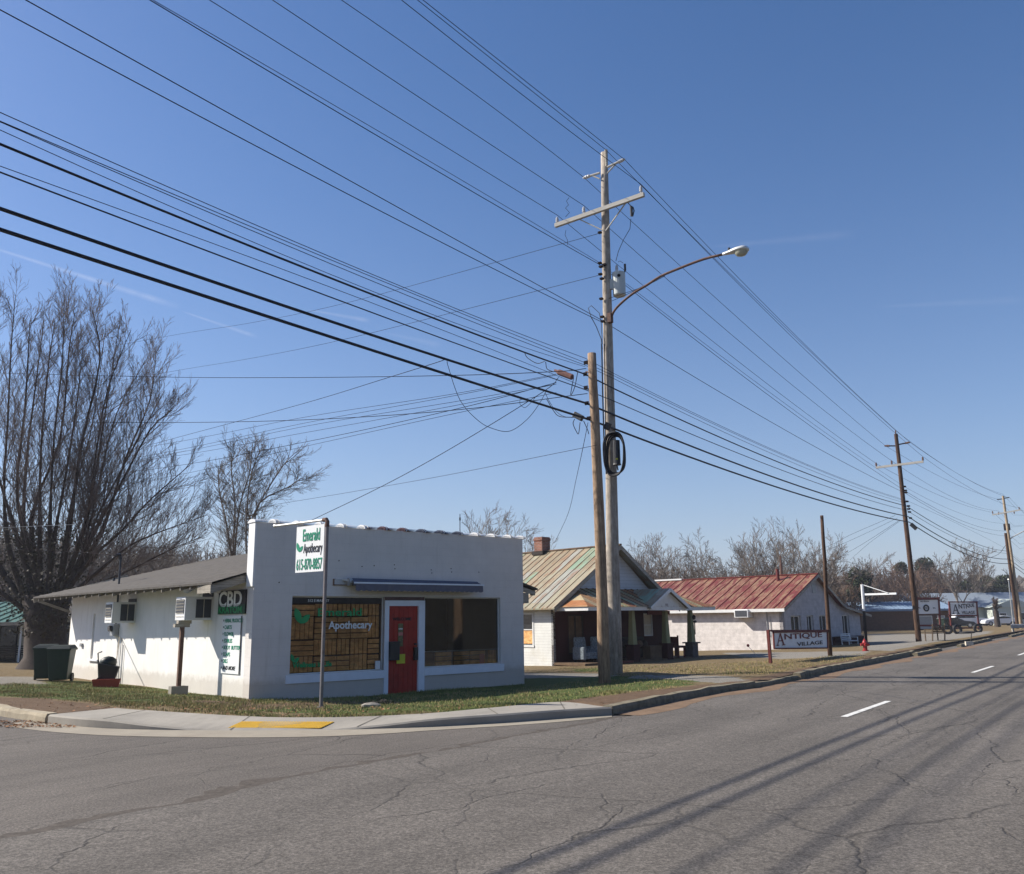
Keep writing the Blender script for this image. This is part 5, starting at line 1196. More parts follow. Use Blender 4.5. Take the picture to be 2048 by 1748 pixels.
# third pole with its stub
p3 = thing('utility_pole', 'far grey utility pole with crossarm and small lamp, behind the guardrail', 'utility pole', P3b)
top3 = D(2006, 992, P3b.y); shaft(p3, P3b, top3, .18, .11, mat_wood('tan_pole_wood', (.25,.17,.10), (.50,.40,.28), (9,9,.8)))
def pt3(x, y, o=0.): return PP(x, y, P3b, N2) - U2*o
mb = MB(); mb.bar(pt3(1985,1030,.16), pt3(2041,1020,.16), .10, .12); ca = mb.build('crossarm', K['arm'], p3)
for x, y in ((1986,1028),(1998,1030),(2029,1028),(2039,1020)): insulator(ca, pt3(x, y, .16), .3, .06, K['rust'])
for pts in ([(2005,998),(1994,999)], [(2007,997),(2019,995)]):
    mb = MB(); mb.tube([pt3(*p, .05) for p in pts], .05, 7); mb.build('standoff_bracket', K['wire'], p3)
mb = MB(); c = pt3(2017,1053); c = V((c.x, c.y+.3, 0)); mb.lathe(c, [(0,pt3(0,1058).z if 0 else pt3(2017,1060).z),(.3,pt3(2017,1060).z),(.3,pt3(2017,1047).z),(0,pt3(2017,1046).z)], 12); mb.build('transformer', K['wire'], p3)
mb = MB(); mb.tube([pt3(2016,1082), pt3(2025,1074), pt3(2046,1063), pt3(2060,1060)], .05, 6); mb.build('lamp_arm', K['galv'], p3)
mb = MB(); mb.sphere(pt3(2066,1058), .3, 8, 5, (1.6,.8,.5)); mb.build('lamp_head', K['lamphead'], p3)
p3s = thing('utility_pole', 'dark stub pole leaning along the far grey utility pole', 'utility pole', G(2040,1258,.1))
shaft(p3s, G(2036,1257,.1), D(2011, 1066, P3b.y-.4), .17, .13, K['pole2'])
# bare post by the antique sign
b = P2G(1660, 1312); bp = MB(); b2 = D(1644, 1031, b.y); pts = [b.lerp(b2, k/6)+V((rng.uniform(-.01,.01), 0, 0)) for k in range(7)]; pts[0].z -= .4
bp.tube(pts, [.085-.004*k for k in range(7)], 12); single('bare_post', bp, K['pole2'], 'bare brown wooden post with no wires, between the maroon lettered sign and the lean-to', 'post', b, smooth=True)

# ------------------------------------------------------------------ wires
def quadfit(A, dirv, pxs, B=None):
    """vertical plane through A along dirv, parabola through A (and B) fitted to the pixels"""
    d = V((dirv[0], dirv[1], 0)).normalized(); S = []; Z = []; W = []
    for x, y in pxs:
        p = PP(x, y, A, d); s = (p-A).dot(d)
        S.append(s); Z.append(p.z-A.z); W.append(1.)
    if B is not None: S.append((V((B.x, B.y, 0))-V((A.x, A.y, 0))).dot(d)); Z.append(B.z-A.z); W.append(60.)
    S = np.array(S); Z = np.array(Z); W = np.array(W)
    M_ = np.stack([S, S*S], 1)*W[:, None]; sol = np.linalg.lstsq(M_, Z*W, rcond=None)[0] if len(S) > 1 else np.array([Z[0]/S[0], 0])
    return d, sol, S
def span(A, dirv, pxs, B=None, ext=1.5, n=22):
    d, (a, b), S = quadfit(A, dirv, pxs, B); e = S[-1] if B is not None else S[np.argmax(np.abs(S))]*ext
    return [A + d*(e*k/n) + V((0,0,a*(e*k/n)+b*(e*k/n)**2)) for k in range(n+1)]
def cable(label, r, left=None, A=None, A2=None, mid=None, B=None, mid2=None, C=None, mat=None, name='power_line', cat='cable', group='wires strung along the road poles'):
    pts = []
    if left: pts += span(A, -U2, left, ext=1.7)[::-1]
    elif A is not None: pts.append(A)
    if A2 is not None: pts.append(A2)
    st = pts[-1]
    if B is not None:
        dv = V((B.x-st.x, B.y-st.y, 0)); pts += span(st, dv, mid, B)[1:]
    if C is not None:
        st = pts[-1]; pts += span(st, V((C.x-st.x, C.y-st.y, 0)), mid2, C)[1:]
        e = C+(C-st)*.5; e.z = C.z+.3; pts.append(C.lerp(e, .5)-V((0,0,.8))); pts.append(e)
    mb = MB(); mb.tube(pts, r, 5); single(name, mb, mat or K['wire'], label, cat, (0,0,0), group)
Q1, Q2, Q3 = pt1, pt2, pt3
cable('overhead line pinned to the very tip of the tall pole, uppermost of all', .0085, [(835,0)], Q1(1212,300), None, [(1520,606)], Q2(1791,861), [(1905,941)], Q3(2005,988))
cable('line ending on the right end of the upper bracket of the tall pole', .0085, [(846,0)], Q1(1250,320), None, [(1400,478),(1600,679)], Q2(1819,884), [(1920,950)], Q3(2020,996))
cable('line tied to the right hand insulator of the grey crossarm', .0085, [(803,0),(1163,280)], Q1(1286,372,.16), None, [(1400,489),(1600,690)], Q2(1847,914,.16), [(1920,964)], Q3(2040,1016,.16))
cable('line ending on the left end of the upper bracket of the tall pole', .0085, [(683,0),(1080,286)], Q1(1169,356), None, [(1400,567),(1520,675),(1600,747)], Q2(1770,891), [(1920,972)], Q3(1994,998))
cable('line tied to the middle insulator of the grey crossarm', .0085, [(545,0),(600,36.6)], Q1(1173,415,.16), None, [(1400,614),(1600,783.6)], Q2(1784,922,.16), [(1920,1001)], Q3(1997,1022,.16))
cable('line tied to the left end insulator of the grey crossarm', .0085, [(419,0),(600,113)], Q1(1120,434,.16), None, [(1400,663),(1600,817)], Q2(1754,928,.16), [(1920,1007)], Q3(1986,1025,.16))
cable('upper of two lines meeting the tall pole level with its transformer top', .0065, [(305,0),(600,170),(1080,454)], Q1(1200,526,.13), None, [(1400,680),(1600,829)], Q2(1808,973), [(1920,1026.5)], Q3(2010,1047))
cable('lower, thicker of two lines meeting the tall pole level with its transformer top', .0095, [(299,0),(600,179),(1080,462)], Q1(1200,530,.13), None, [(1400,687),(1600,836.7)], Q2(1809,981), [(1920,1040)], Q3(2011,1062))
cable('upper of two lines meeting the tall pole beside the lamp arm bracket', .0095, [(53,0),(600,307),(1080,571)], Q1(1203,640,.13), None, [(1400,759),(1600,877.6)], Q2(1810,986), [(1920,1046)], Q3(2011,1072))
cable('lower of two lines ending at the tall pole beside the lamp arm bracket', .0095, [(0,19),(600,339),(1080,583)], Q1(1203,644,.13), Q1(1220,648,.0))
cable('topmost thin wire ending near the top of the short pole', .007, [(0,224),(600,489.6),(900,611)], ps1(1174,718,.1), Q1(1226,746), [(1400,831.5),(1600,923)], Q2(1811,1000), [(1920,1050)], Q3(2013,1098))
cable('second thin wire from the top of the short pole', .007, [(0,243.5),(600,490.7),(900,620)], ps1(1174,727,.1), Q1(1229,752), [(1400,833),(1600,926)], Q2(1811,1002))
cable('third thin wire from the top of the short pole', .007, [(0,246),(600,496),(900,630)], ps1(1174,732,.1), Q1(1231,759), [(1400,838),(1600,933)], Q2(1812,1006))
cable('fourth thin wire crossing just above the upper thick black cable', .006, [(0,265),(600,511),(900,652)], ps1(1174,735,.1))
cable('upper of the three thick black cables, hung on the short pole', .020, [(0,288),(600,532),(900,648.7)], ps1(1174,750,.1), Q1(1234,780,.1), [(1400,855.7),(1600,942)], Q2(1813,1012), [(1920,1073.7)], Q3(2013,1102), K['cable'])
cable('thin wire running close above the medium black cable', .006, [(0,332),(600,551.5)], ps1(1174,776,.1))
cable('medium black cable between the upper and middle thick cables', .0125, [(0,344),(600,572),(900,682)], ps1(1175,781,.1), Q1(1229,802.5,.1), [(1400,875),(1600,954)], Q2(1814,1021), [(1920,1079.7)], Q3(2014,1107), K['cable'])
cable('middle of the three thick black cables', .0285, [(0,417),(600,622),(900,721)], ps1(1177,808,.1), Q1(1229,830,.1), [(1400,898.7),(1600,972.8)], Q2(1816,1033), [(1920,1093.4)], Q3(2018,1118), K['cable'])
cable('lowest of the three thick black cables, passing the black splice box', .030, [(0,458),(600,655.5),(900,749)], ps1(1181,840,.1), Q1(1230,858,.1), [(1255,864),(1400,919.3),(1600,990)], Q2(1818,1044), [(1920,1102.8)], Q3(2020,1127), K['cable'])
def drop(label, pts, depths, r=.007, mat=None, group=None, name='service_wire', n=6, cat='wire'):
    P = [D(x, y, d) for (x, y), d in zip(pts, depths)]; mb = MB(); mb.tube(cr(P, n) if len(P) > 2 else P, r, 5)
    single(name, mb, mat or K['wire'], label, cat, (0,0,0), group)
dS = PS.y
drop('long thin wire from the tall pole below its crossarm, falling left behind the big tree', [(1198,467),(700,604),(500,646),(320,675),(0,735)], [PT.y, 38, 47, 56, 76], .008)
drop('thin wire from beside the transformer, falling left behind the big tree', [(1200,550),(700,676),(500,717),(320,747),(0,805)], [PT.y, 38, 47, 56, 76], .008)
drop('nearly level dark wire crossing the sky left of the short pole, the upper one', [(1172,737),(1115,743),(900,751),(600,755),(320,754),(0,746),(-60,744)], [dS,21.5,24,28,33,40,42], .010)
drop('nearly level dark wire crossing the sky left of the short pole, the lower one', [(1175,787),(900,821),(600,840),(320,845),(0,842),(-60,841)], [dS,24,28,33,40,42], .010)
drop('wire rising from the big tree to a clamp on the middle thick cable', [(890,719),(870,726),(780,754),(600,809),(380,868),(150,930)], [18.3,18.6,22,29,38,50], .008)
G7 = 'service wires fanning left from the short pole'
for lab, ys in (('topmost wire of the fan reaching left from the brown terminal', (748,789,836,888,940)), ('second wire of the fan reaching left from the brown terminal', (750,793,848,905,965)), ('third wire of the fan reaching left from the brown terminal', (768,805,854.5,910,965)), ('fourth wire of the fan reaching left from the brown terminal', (768,813,867,915,955)), ('fifth, reddish and thickest wire of the fan left of the short pole', (765,821,886,935,975)), ('lowest wire of the fan reaching left from the short pole', (785,829,895,955,1012))):
    drop(lab, [(1113,ys[0]),(900,ys[1]),(600,ys[2]),(330,ys[3]),(0,ys[4])], [dS,24,31,40,54], .0085 if 'thickest' in lab else .0065, group=G7)
drop('service wire sloping down from the terminal to the shop parapet', [(1117,755),(1084,785),(900,898),(765,972),(622,1041)], [dS,20.8,22.5,24.2,26.5], .009)
drop('thin wire from halfway down the short pole, falling left behind the shop', [(1180,893),(1165,896),(900,949),(760,974),(630,996),(420,1030)], [dS,21,26,30,34,42], .006)
drop('thin wire hanging from the short pole to the brick chimney', [(1176,845),(1166,895),(1152,960),(1137,1025),(1113,1078)], [dS,23,29,34,39.5], .008)
drop('drooping loop of slack cable hanging below the thick cables', [(894,719),(897,735),(920,800),(955,840),(985,857),(1020,862),(1055,838),(1080,805),(1092,782)], [18.4,18.5,18.8,19,19.3,19.6,19.9,20.1,20.3], .007, K['cable'])
drop('small slack loop hanging by the thick cable', [(1041,794),(1040,808),(1050,815),(1062,805),(1072,793)], [20]*5, .006, K['cable'])
drop('small looping wire from the fan down to the black splice box', [(1090,785),(1100,805),(1112,822),(1128,833),(1150,835)], [20.4]*5, .006, K['cable'])
ms_ = shopw(*SP(8.5,.2,3.6))
q = px_of(np.array([ms_.x]), np.array([ms_.y]), np.array([ms_.z])); mpx, mpy = float(q[0][0]), float(q[1][0])
drop('wire running level from the left edge to the roof mast of the shop', [(mpx,mpy),(150,1104),(15,1098),(-80,1095)], [ms_.y, 31, 34, 37], .009)
drop('pale wire crossing the big tree trunks above the shop roof', [(150,1049),(32,1054),(-80,1060)], [33,32,31], .008, K['galv'])
drop('uppermost of the wires fanning down left from the second pole', [(1790,1031),(1700,1070),(1657,1092),(1520,1150)], [P2b.y,58,62,75], .009, group='wires fanning from the second pole')
drop('second of the wires fanning down left from the second pole', [(1795,1036),(1720,1072),(1657,1099),(1560,1135)], [P2b.y,58,62,75], .008, group='wires fanning from the second pole')
drop('steep wire of the fan beside the second pole', [(1800,1040),(1730,1085),(1664,1124)], [P2b.y,62,75], .009, group='wires fanning from the second pole')
drop('steepest wire of the fan beside the second pole', [(1800,1042),(1740,1085),(1700,1120)], [P2b.y,62,75], .008, group='wires fanning from the second pole')
drop('wire from the far pole passing in front of the tall bare trees', [(2012,1090),(1990,1112),(1930,1122),(1760,1150),(1640,1160)], [P3b.y,92,95,100,105], .02, K['wire'])
mb = MB(); a, b = D(920,1076,70), D(920,1028,70); a.z -= 4; mb.tube([a, b], [.05,.03], 5); mb.obox(b-V((0,0,.4)), (.06,0,0), (0,.01,0), (0,0,.12)); single('antenna', mb, K['wire'], 'thin antenna mast rising behind the shop parapet', 'antenna', tuple(a))

# ------------------------------------------------------------------ Antique Village sign by the road
def serif_text(*a, **k): return text(*a, **k)
a = P2G(1541, 1327); b = P2G(1659, 1312)
an1 = thing('lettered_sign', 'white sign with maroon and black lettering on two red brown posts, beside the bare post', 'sign', a)
dr1 = V((b.x-a.x, b.y-a.y, 0)).normalized(); Ls = (V((b.x,b.y,0))-V((a.x,a.y,0))).length
def A1(x, y, o=0.):
    return PP(x, y, a, dr1) + V((-dr1.y, dr1.x, 0))*(-o)
for x0, x1, yb, yt in ((1541.5,1536,1328,1260),(1659,1655,1314,1259)):
    mb = MB(); mb.bar(A1(x0, yb)-V((0,0,.2)), A1(x1, yt), .09, .09); mb.build('post', K['redpaint'], an1)
mb = MB(); q = [A1(1545,1297,.05), A1(1652,1296,.05), A1(1651,1263,.05), A1(1543,1264,.05)]; mb.prism(q, V((-dr1.y, dr1.x, 0))*.04); bd = mb.build('sign_board', K['signwhite'], an1)
mb = MB()
for i in range(4): mb.bar(q[i]-V((-dr1.y, dr1.x, 0))*.01, q[(i+1)%4]-V((-dr1.y, dr1.x, 0))*.01, .05, .05)
mb.bar(A1(1537,1261.5,.03), A1(1656,1261,.03), .08, .06); mb.build('sign_frame', K['redpaint'], bd)
def PL(x, y, o=.062): return A1(x, y, o)
rt = (PL(1652,1290)-PL(1545,1291)); rt.z = 0; hgt = (PL(1551,1266)-PL(1551,1294)).length
def bigA(parent, p, right, up, w, h, mat, th=.004):
    right = V(right).normalized(); up = V(up).normalized(); nn = right.cross(up)
    m = MB(); P = lambda x, y: V(p)+right*x*w+up*y*h
    m.prism([P(.10,.05),P(.17,.05),P(.52,.92),P(.47,1.0)], nn*th); m.prism([P(.47,1.0),P(.52,.72),P(.74,.05),P(.90,.05),P(.57,1.0)], nn*th)
    m.prism([P(.24,.34),P(.66,.34),P(.64,.41),P(.27,.41)], nn*th); m.prism([P(0,0),P(.3,0),P(.3,.06),P(0,.06)], nn*th); m.prism([P(.64,0),P(1.0,0),P(1.0,.06),P(.64,.06)], nn*th)
    return m.build('sign_lettering', mat, parent)
w_ = (PL(1567,1292)-PL(1550,1292)).length
bigA(bd, PL(1549.5,1291.5), rt, (0,0,1), w_*1.05, (PL(1550,1267)-PL(1550,1291.5)).length, K['maroonink'])
t1h = (PL(1580,1265)-PL(1580,1277)).length
text('NTIQUE', t1h*1.25, K['maroonink'], bd, PL(1564.5,1278.8), rt, (0,0,1), 'sign_lettering', .003, (PL(1647,1277)-PL(1564.5,1277)).length/((t1h*1.25)*3.95))
t2h = (PL(1600,1283)-PL(1600,1291)).length
text('VILLAGE', t2h*1.3, K['ink'], bd, PL(1591,1292), rt, (0,0,1), 'sign_lettering', .002, (PL(1648,1291)-PL(1591,1291)).length/((t2h*1.3)*4.15))
def anl(p):
    d = V(p)-AH; c, s_ = math.cos(AR), math.sin(AR); return V((d.x*c+d.y*s_, -d.x*s_+d.y*c, d.z))
mb = MB(); mb.tube([anl(D(1563,1150,60)), anl(D(1562,1128,60))], .10, 8); mb.tube([anl(D(1562,1128,60)), anl(D(1561,1111,60))], .06, 8); mb.build('flue_pipe', K['rust'], an)
p = P2G(1498, 1308); t = thing('garden_stake', 'thin stake with a small red disc by the white block wall', 'stake', p)
mb = MB(); mb.tube([p+V((.3,0,0)), D(1496,1292,p.y)], .012, 5); mb.build('stake', K['grey'], t)
mb = MB(); c = D(1496,1291,p.y); mb.tube([c, c+V((0,-.03,0))], .07, 10); mb.build('disc', K['hyd'], t)
# hydrant
p = P2G(1731, 1302); hy = thing('fire_hydrant', 'red fire hydrant on the verge at the foot of the white sign frame', 'fire hydrant', p)
mb = MB(); mb.lathe(p, [(.0,0),(.15,0),(.15,.04),(.10,.05),(.10,.34),(.13,.35),(.13,.38),(.11,.40),(.09,.46),(.04,.51),(.03,.56),(0,.56)], 14); mb.v = [(p.x+(a-p.x)*.85, p.y+(b-p.y)*.85, p.z+(c-p.z)*.9) for a,b,c in mb.v]; mb.build('barrel', K['hyd'], hy)
for dx, dy in ((1,0),(-1,0),(0,-1)):
    mb = MB(); mb.tube([p+V((dx*.09,dy*.09,.26)), p+V((dx*.18,dy*.18,.26))], .055 if dy == 0 else .07, 8); mb.build('outlet_cap', K['hyd'], hy)
# empty sign frame
p = P2G(1733, 1289); t = thing('empty_sign_post', 'tall pipe sign frame, white above and dark below, with an empty arm', 'sign frame', p)
tp_ = D(1724, 1169, p.y); mdp = D(1728, 1222, p.y)
mb = MB(); mb.tube([p, mdp], .085, 8); mb.build('lower_post', K['darkthing'], t)
mb = MB(); mb.tube([mdp, tp_], .09, 8); mb.build('upper_post', K['signwhite'], t)
a_ = D(1727, 1189, p.y); b_ = D(1793, 1187, p.y-1.5); mb = MB(); mb.bar(a_, b_, .09, .11); mb.build('arm', K['signwhite'], t)
mb = MB(); mb.tube([tp_, D(1776,1186,p.y-1.2)], .022, 5); mb.build('stay_wire', K['signwhite'], t)
# park bench by pole
q0, q1_ = P2G(1857, 1283), P2G(1884, 1280); pm = (q0+q1_)/2
bn = bench(V((pm.x, pm.y, pm.z)), R_(215), K['bench'], 'rusty brown iron bench beside the second pole', 'park_bench', 1.35, .95)
mb = MB(); 
for i in range(3): 
    for j in range(2): c = V((-.4+.4*i, .27, .58+.16*j)); mb.tube([c+V((.08*math.cos(k*.785),0,.08*math.sin(k*.785))) for k in range(9)], .014, 4, False)
mb.build('scrollwork', K['bench'], bn)
p = P2G(1941, 1292); t = thing('sign', 'tiny stick sign with a pale card at the road edge', 'small sign', p)
mb = MB(); mb.tube([p, D(1943,1265,p.y)], .02, 5); mb.build('stake', K['darkthing'], t)
mb = MB(); mb.obox(p+V((-.05,0,.12)), (.2,.05,0), (0,.06,0), (0,0,.09)); mb.build('card', K['cream'], t)
# tire shop signs, tires, bin
def GZ(x, y, z=-.1): return G(x, y, z)
SB = G(1865, 1262, -.1)
def T1(x, y, o=0.): return D(x, y, SB.y-o)
ts = thing('tire_sign', 'white sign with a black tire picture in a red frame behind the second pole', 'sign', T1(1865,1258))
mb = MB(); mb.quad(T1(1836,1228), T1(1879,1227), T1(1877.5,1199.5), T1(1836,1200.5)); v4 = mb.v; mb = MB(); mb.prism(v4, (0,.08,0)); bd = mb.build('sign_board', K['signwhite'], ts)
mb = MB(); mb.bar(T1(1833,1197,.02), T1(1878,1197,.02), .2, .22); mb.bar(T1(1834,1251,.02), T1(1882,1251,.02), .15, .18)
mb.bar(T1(1877,1194,.02), T1(1881,1258,.02), .16, .16); mb.bar(T1(1834,1194,.02), T1(1836,1258,.02), .16, .16); mb.build('frame', K['redpaint'], ts)
c = T1(1852.5,1216,.05); pts = [c+V((.3*math.cos(k*math.pi/12),0,.33*math.sin(k*math.pi/12))) for k in range(25)]
c0 = c; mb = MB(); mb.tube([c+V((.245*math.cos(k*math.pi/12),0,.28*math.sin(k*math.pi/12))) for k in range(25)], .075, 5, False); mb.build('tire_emblem', K['ink'], bd)
mb = MB(); mb.tube([c, c+V((0,-.01,0))], .12, 12); mb.build('tire_emblem', K['grey'], bd)
text('TIRE SERVICE', .17, K['ink'], bd, T1(1840,1204,.05), (1,0,0), (0,0,1), 'sign_lettering', .004, .95); text('RS.', .2, K['ink'], bd, T1(1837,1217,.05), (1,0,0), (0,0,1), 'sign_lettering', .004, .9); text('BAL.', .18, K['ink'], bd, T1(1866,1217,.05), (1,0,0), (0,0,1), 'sign_lettering', .004, .9)
SA = G(1925, 1258, -.1)
def T2(x, y, o=0.): return D(x, y, SA.y-o)
a2 = thing('lettered_sign', 'far white sign with black lettering in a dark red frame among old tires', 'sign', T2(1925,1258))
mb = MB(); mb.prism([T2(1899,1229), T2(1953,1229.5), T2(1952,1206), T2(1899,1206.5)], (0,.06,0)); bd = mb.build('sign_board', K['signwhite'], a2)
mb = MB(); mb.bar(T2(1897,1204,.02), T2(1955,1204,.02), .12, .14); mb.bar(T2(1897,1231,.02), T2(1955,1231,.02), .12, .14); mb.bar(T2(1898,1203,.02), T2(1903,1260,.02), .16, .16); mb.bar(T2(1953,1203,.02), T2(1958,1260,.02), .14, .14); mb.bar(T2(1903,1256,.02), T2(1960,1256,.02), .14, .16); mb.build('sign_frame', K['redpaint'], a2)
ppm = (T2(1940,1220)-T2(1930,1220)).length/10
bigA(bd, T2(1905,1228,.03), (1,0,0), (0,0,1), 15*ppm, 19*ppm, K['ink'], -.01)
text('NTI', 10*ppm*1.25, K['ink'], bd, T2(1917,1217,.03), (1,0,0), (0,0,1), 'sign_lettering', .01, .85); text('QUE', 8*ppm*1.2, K['ink'], bd, T2(1933.5,1214,.03), (1,0,0), (0,0,1), 'sign_lettering', .01, .80); text('VILLAGE', 6.5*ppm*1.25, K['ink'], bd, T2(1924,1227.8,.03), (1,0,0), (0,0,1), 'sign_lettering', .008, .86)
def tire(px, py, r, lab, flat=False, rz=0., z=-.1, sunk=.1):
    p = G(px, py, z); t = thing('tire', lab, 'tire', p, rz, 'old tires under the far sign')
    mb = MB(); n = 20; vs = []; prof = [(.55,-.12),(.8,-.14),(1.,-.1),(1.,.1),(.8,.14),(.55,.12),(.5,0)]
    for k in range(n):
        a = 2*math.pi*k/n
        for q, w in prof:
            x, zz, y = r*q*math.cos(a), r*q*math.sin(a), w*r*1.6
            vs.append((x, y, zz+r*(1-sunk)) if not flat else (x, zz, y+.13))
    m = len(prof); mb.add(vs, [(k*m+j, k*m+(j+1)%m, ((k+1)%n)*m+(j+1)%m, ((k+1)%n)*m+j) for k in range(n) for j in range(m)]); mb.build('tread', K['rubber'], t)
tire(1896, 1268, .42, 'old black tire at the left foot of the far sign', rz=R_(-18)); tire(1916, 1268, .42, 'old pale centred tire, second from the left under the far sign', rz=R_(10)); tire(1932, 1269, .5, 'fallen black tire lying nearly flat under the far sign', flat=True); tire(1957, 1266, .42, 'old black tire at the right foot of the far sign', rz=R_(8)); tire(1940, 1268, .42, 'dark tire behind the fallen one under the far sign', flat=True, sunk=0)
gb = wheelie((G(1887,1258,-.2).x, G(1887,1258,-.2).y), R_(30), 'dark green wheelie bin between the tire sign and the far lettered sign', None); gb.location.z = -.3; gb.scale = (1.4,1.4,1.4)
# guardrail at the right edge
gr = thing('guardrail', 'grey steel guardrail at the right edge in front of the far pole', 'guardrail', G(2035,1260,0))
def PG(px, py, d=72.): return D(px, py, d)
a, b = PG(2021,1253), PG(2120,1249); mb = MB(); d_ = (b-a).normalized(); prof = [(-.16,0),(-.1,.05),(-.05,0),(0,.03),(.05,0),(.1,.05),(.16,0)]
vs = []
for e in (a, b):
    for z, o in prof: vs.append(e+V((0,-o,z)))
m = len(prof); mb.add(vs, [(i, i+1, m+i+1, m+i) for i in range(m-1)]); mb.build('rail', K['galv'], gr)
for k in (.05, .35, .65, .95):
    q = a.lerp(b, k); mb = MB(); mb.obox(q+V((0,.08,-.2)), (.07,0,0), (0,.07,0), (0,0,.38)); mb.build('post', K['weather'], gr)
# vehicles
def car(loc, rz, L, W, H, prof, glassprof, paint, label, cat, wheels, name):
    t = thing(name, label, cat, loc, rz)
    mb = MB(); mb.prism([(x*L, -W/2, z*H) for x, z in prof], (0, W, 0)); body = mb.build('body', paint, t, bevel=.05)
    for s in (-1, 1):
        mb = MB(); y = s*(W/2+.004); mb.prism([(x*L, y, z*H) for x, z in glassprof][::s], (0, -.01*s, 0)); mb.build('side_window', K['panel'], t)
        for wx in wheels:
            mb = MB(); mb.cyl((wx*L, s*(W/2-.18), .33), (wx*L, s*(W/2+.02), .33), .33, 18); wh = mb.build('wheel', K['rubber'], t)
            mb = MB(); mb.cyl((wx*L, s*(W/2+.0), .33), (wx*L, s*(W/2+.03), .33), .19, 12); mb.build('rim', K['galv'], wh)
    return t
p = G(1940,1250,-.1); p.z = -.2
car(p, R_(-6), 5.3, 1.9, 1.75, [(-.5,.2),(-.5,.58),(-.48,.62),(-.40,.97),(-.36,1.),(.06,1.),(.18,.66),(.46,.60),(.5,.5),(.5,.2)], [(-.42,.66),(-.36,.93),(.04,.93),(.13,.66)], K['carwhite'], 'white boxy estate vehicle parked before the pale far building', 'car', (-.32,.34), 'parked_car')
p = G(2000,1250,-.1); p.z = -.2
car(p, R_(172), 4.7, 1.8, 1.42, [(-.5,.22),(-.5,.66),(-.44,.74),(-.34,.78),(-.22,.98),(-.05,1.02),(.08,.97),(.25,.70),(.45,.60),(.5,.45),(.5,.22)], [(-.30,.76),(-.2,.93),(-.05,.96),(.06,.93),(.2,.72)], K['carwhite'], 'white sedan parked at the right edge beyond the guardrail', 'car', (-.31,.33), 'parked_car')
p = G(1916,1253,-.1); p.z = -.25
car(p, R_(-25), 4.4, 1.8, 1.35, [(-.5,.22),(-.5,.6),(-.4,.72),(-.25,.98),(.0,1.),(.2,.68),(.45,.58),(.5,.4),(.5,.22)], [(-.30,.72),(-.22,.92),(.0,.94),(.14,.70)], K['cardark'], 'dark car half hidden behind the far lettered sign', 'car', (-.31,.33), 'parked_car')
# low brick building with blue metal roof
BB = V((41.5, 115.0, -.5)); br = thing('brick_building', 'long low brown brick building with a pale blue metal roof behind the second pole', 'building', BB, R_(-8))
mb = MB(); mb.box(0, 13.6, 0, 8, -.3, 2.55); mb.build('wall', K['brownbrick'], br)
mb = MB(); mb.prism([(-.6,-.7,2.5),(-.6,9,2.5),(-.6,9,2.6),(-.6,5,3.75),(-.6,-.7,2.75)], (14.9,0,0)); r_ = mb.build('roof', K['bluemetal'], br)
mb = MB(); 
for i in range(30): mb.bar((-.55+i*.5,-.7,2.78),(-.55+i*.5,5,3.79),.05,.05)
mb.build('standing_seams', K['bluemetal'], r_)
for x0, x1, z0, z1 in ((12.2,13.1,-.2,1.9),(9.6,11.6,.3,1.9)):
    mb = MB(); frame_rect(mb, x0, x1, z0, z1, -.06, .1, .05); wf = mb.build('door' if z0 < 0 else 'window', K['trim'], br); mb = MB(); mb.box(x0+.1,x1-.1,-.03,-.01,z0+.1,z1-.1); mb.build('pane', K['grey'], wf)
# pale building far right
PB = V((66.5, 150., -.5)); pb_ = thing('far_building', 'pale green grey building with light blue grey roof at the far right', 'building', PB, R_(-4))
mb = MB(); mb.box(0, 26, 0, 9, -.2, 3.2); mb.build('wall', K['palewall'], pb_)
mb = MB(); mb.prism([(-.5,-.8,3.1),(-.5,10,3.1),(-.5,5,5.6),(-.5,4,5.6)], (27,0,0)); mb.build('roof', M('pale_metal_roof', (.22,.26,.31), .6, var=.08, sc=.4, bump=0), pb_)
mb = MB(); mb.box(12, 19, -3, 0, -.2, 3.0); mb.prism([(11.5,-3.2,3.0),(19.5,-3.2,3.0),(15.5,-3.2,4.4)], (0,5,0)); mb.build('porch_wing', K['palewall'], pb_)
for x0, x1, z0, z1 in ((1.5,3.5,.9,2.2),(5,6.6,.9,2.2),(13.,14.2,0,2.2),(16,17.6,.9,2.2)):
    y = -3.05 if x0 > 12 else -.05
    mb = MB(); frame_rect(mb, x0, x1, z0, z1, y, .12, .04); wf = mb.build('window', K['trim'], pb_); mb = MB(); mb.box(x0+.12,x1-.12,y+.01,y+.02,z0+.12,z1-.12); mb.build('pane', K['panel'], wf)
p = D(2022,1212,125); mb = MB(); mb.tube([V((p.x,p.y,-.3)), D(2017,1160,125)], [.09,.06], 6); mb.sphere(D(2017,1159,125), .12, 6, 4); single('flagpole', mb, K['galv'], 'bare pale flagpole beside the far pale building', 'flagpole', (p.x,p.y,-.3))
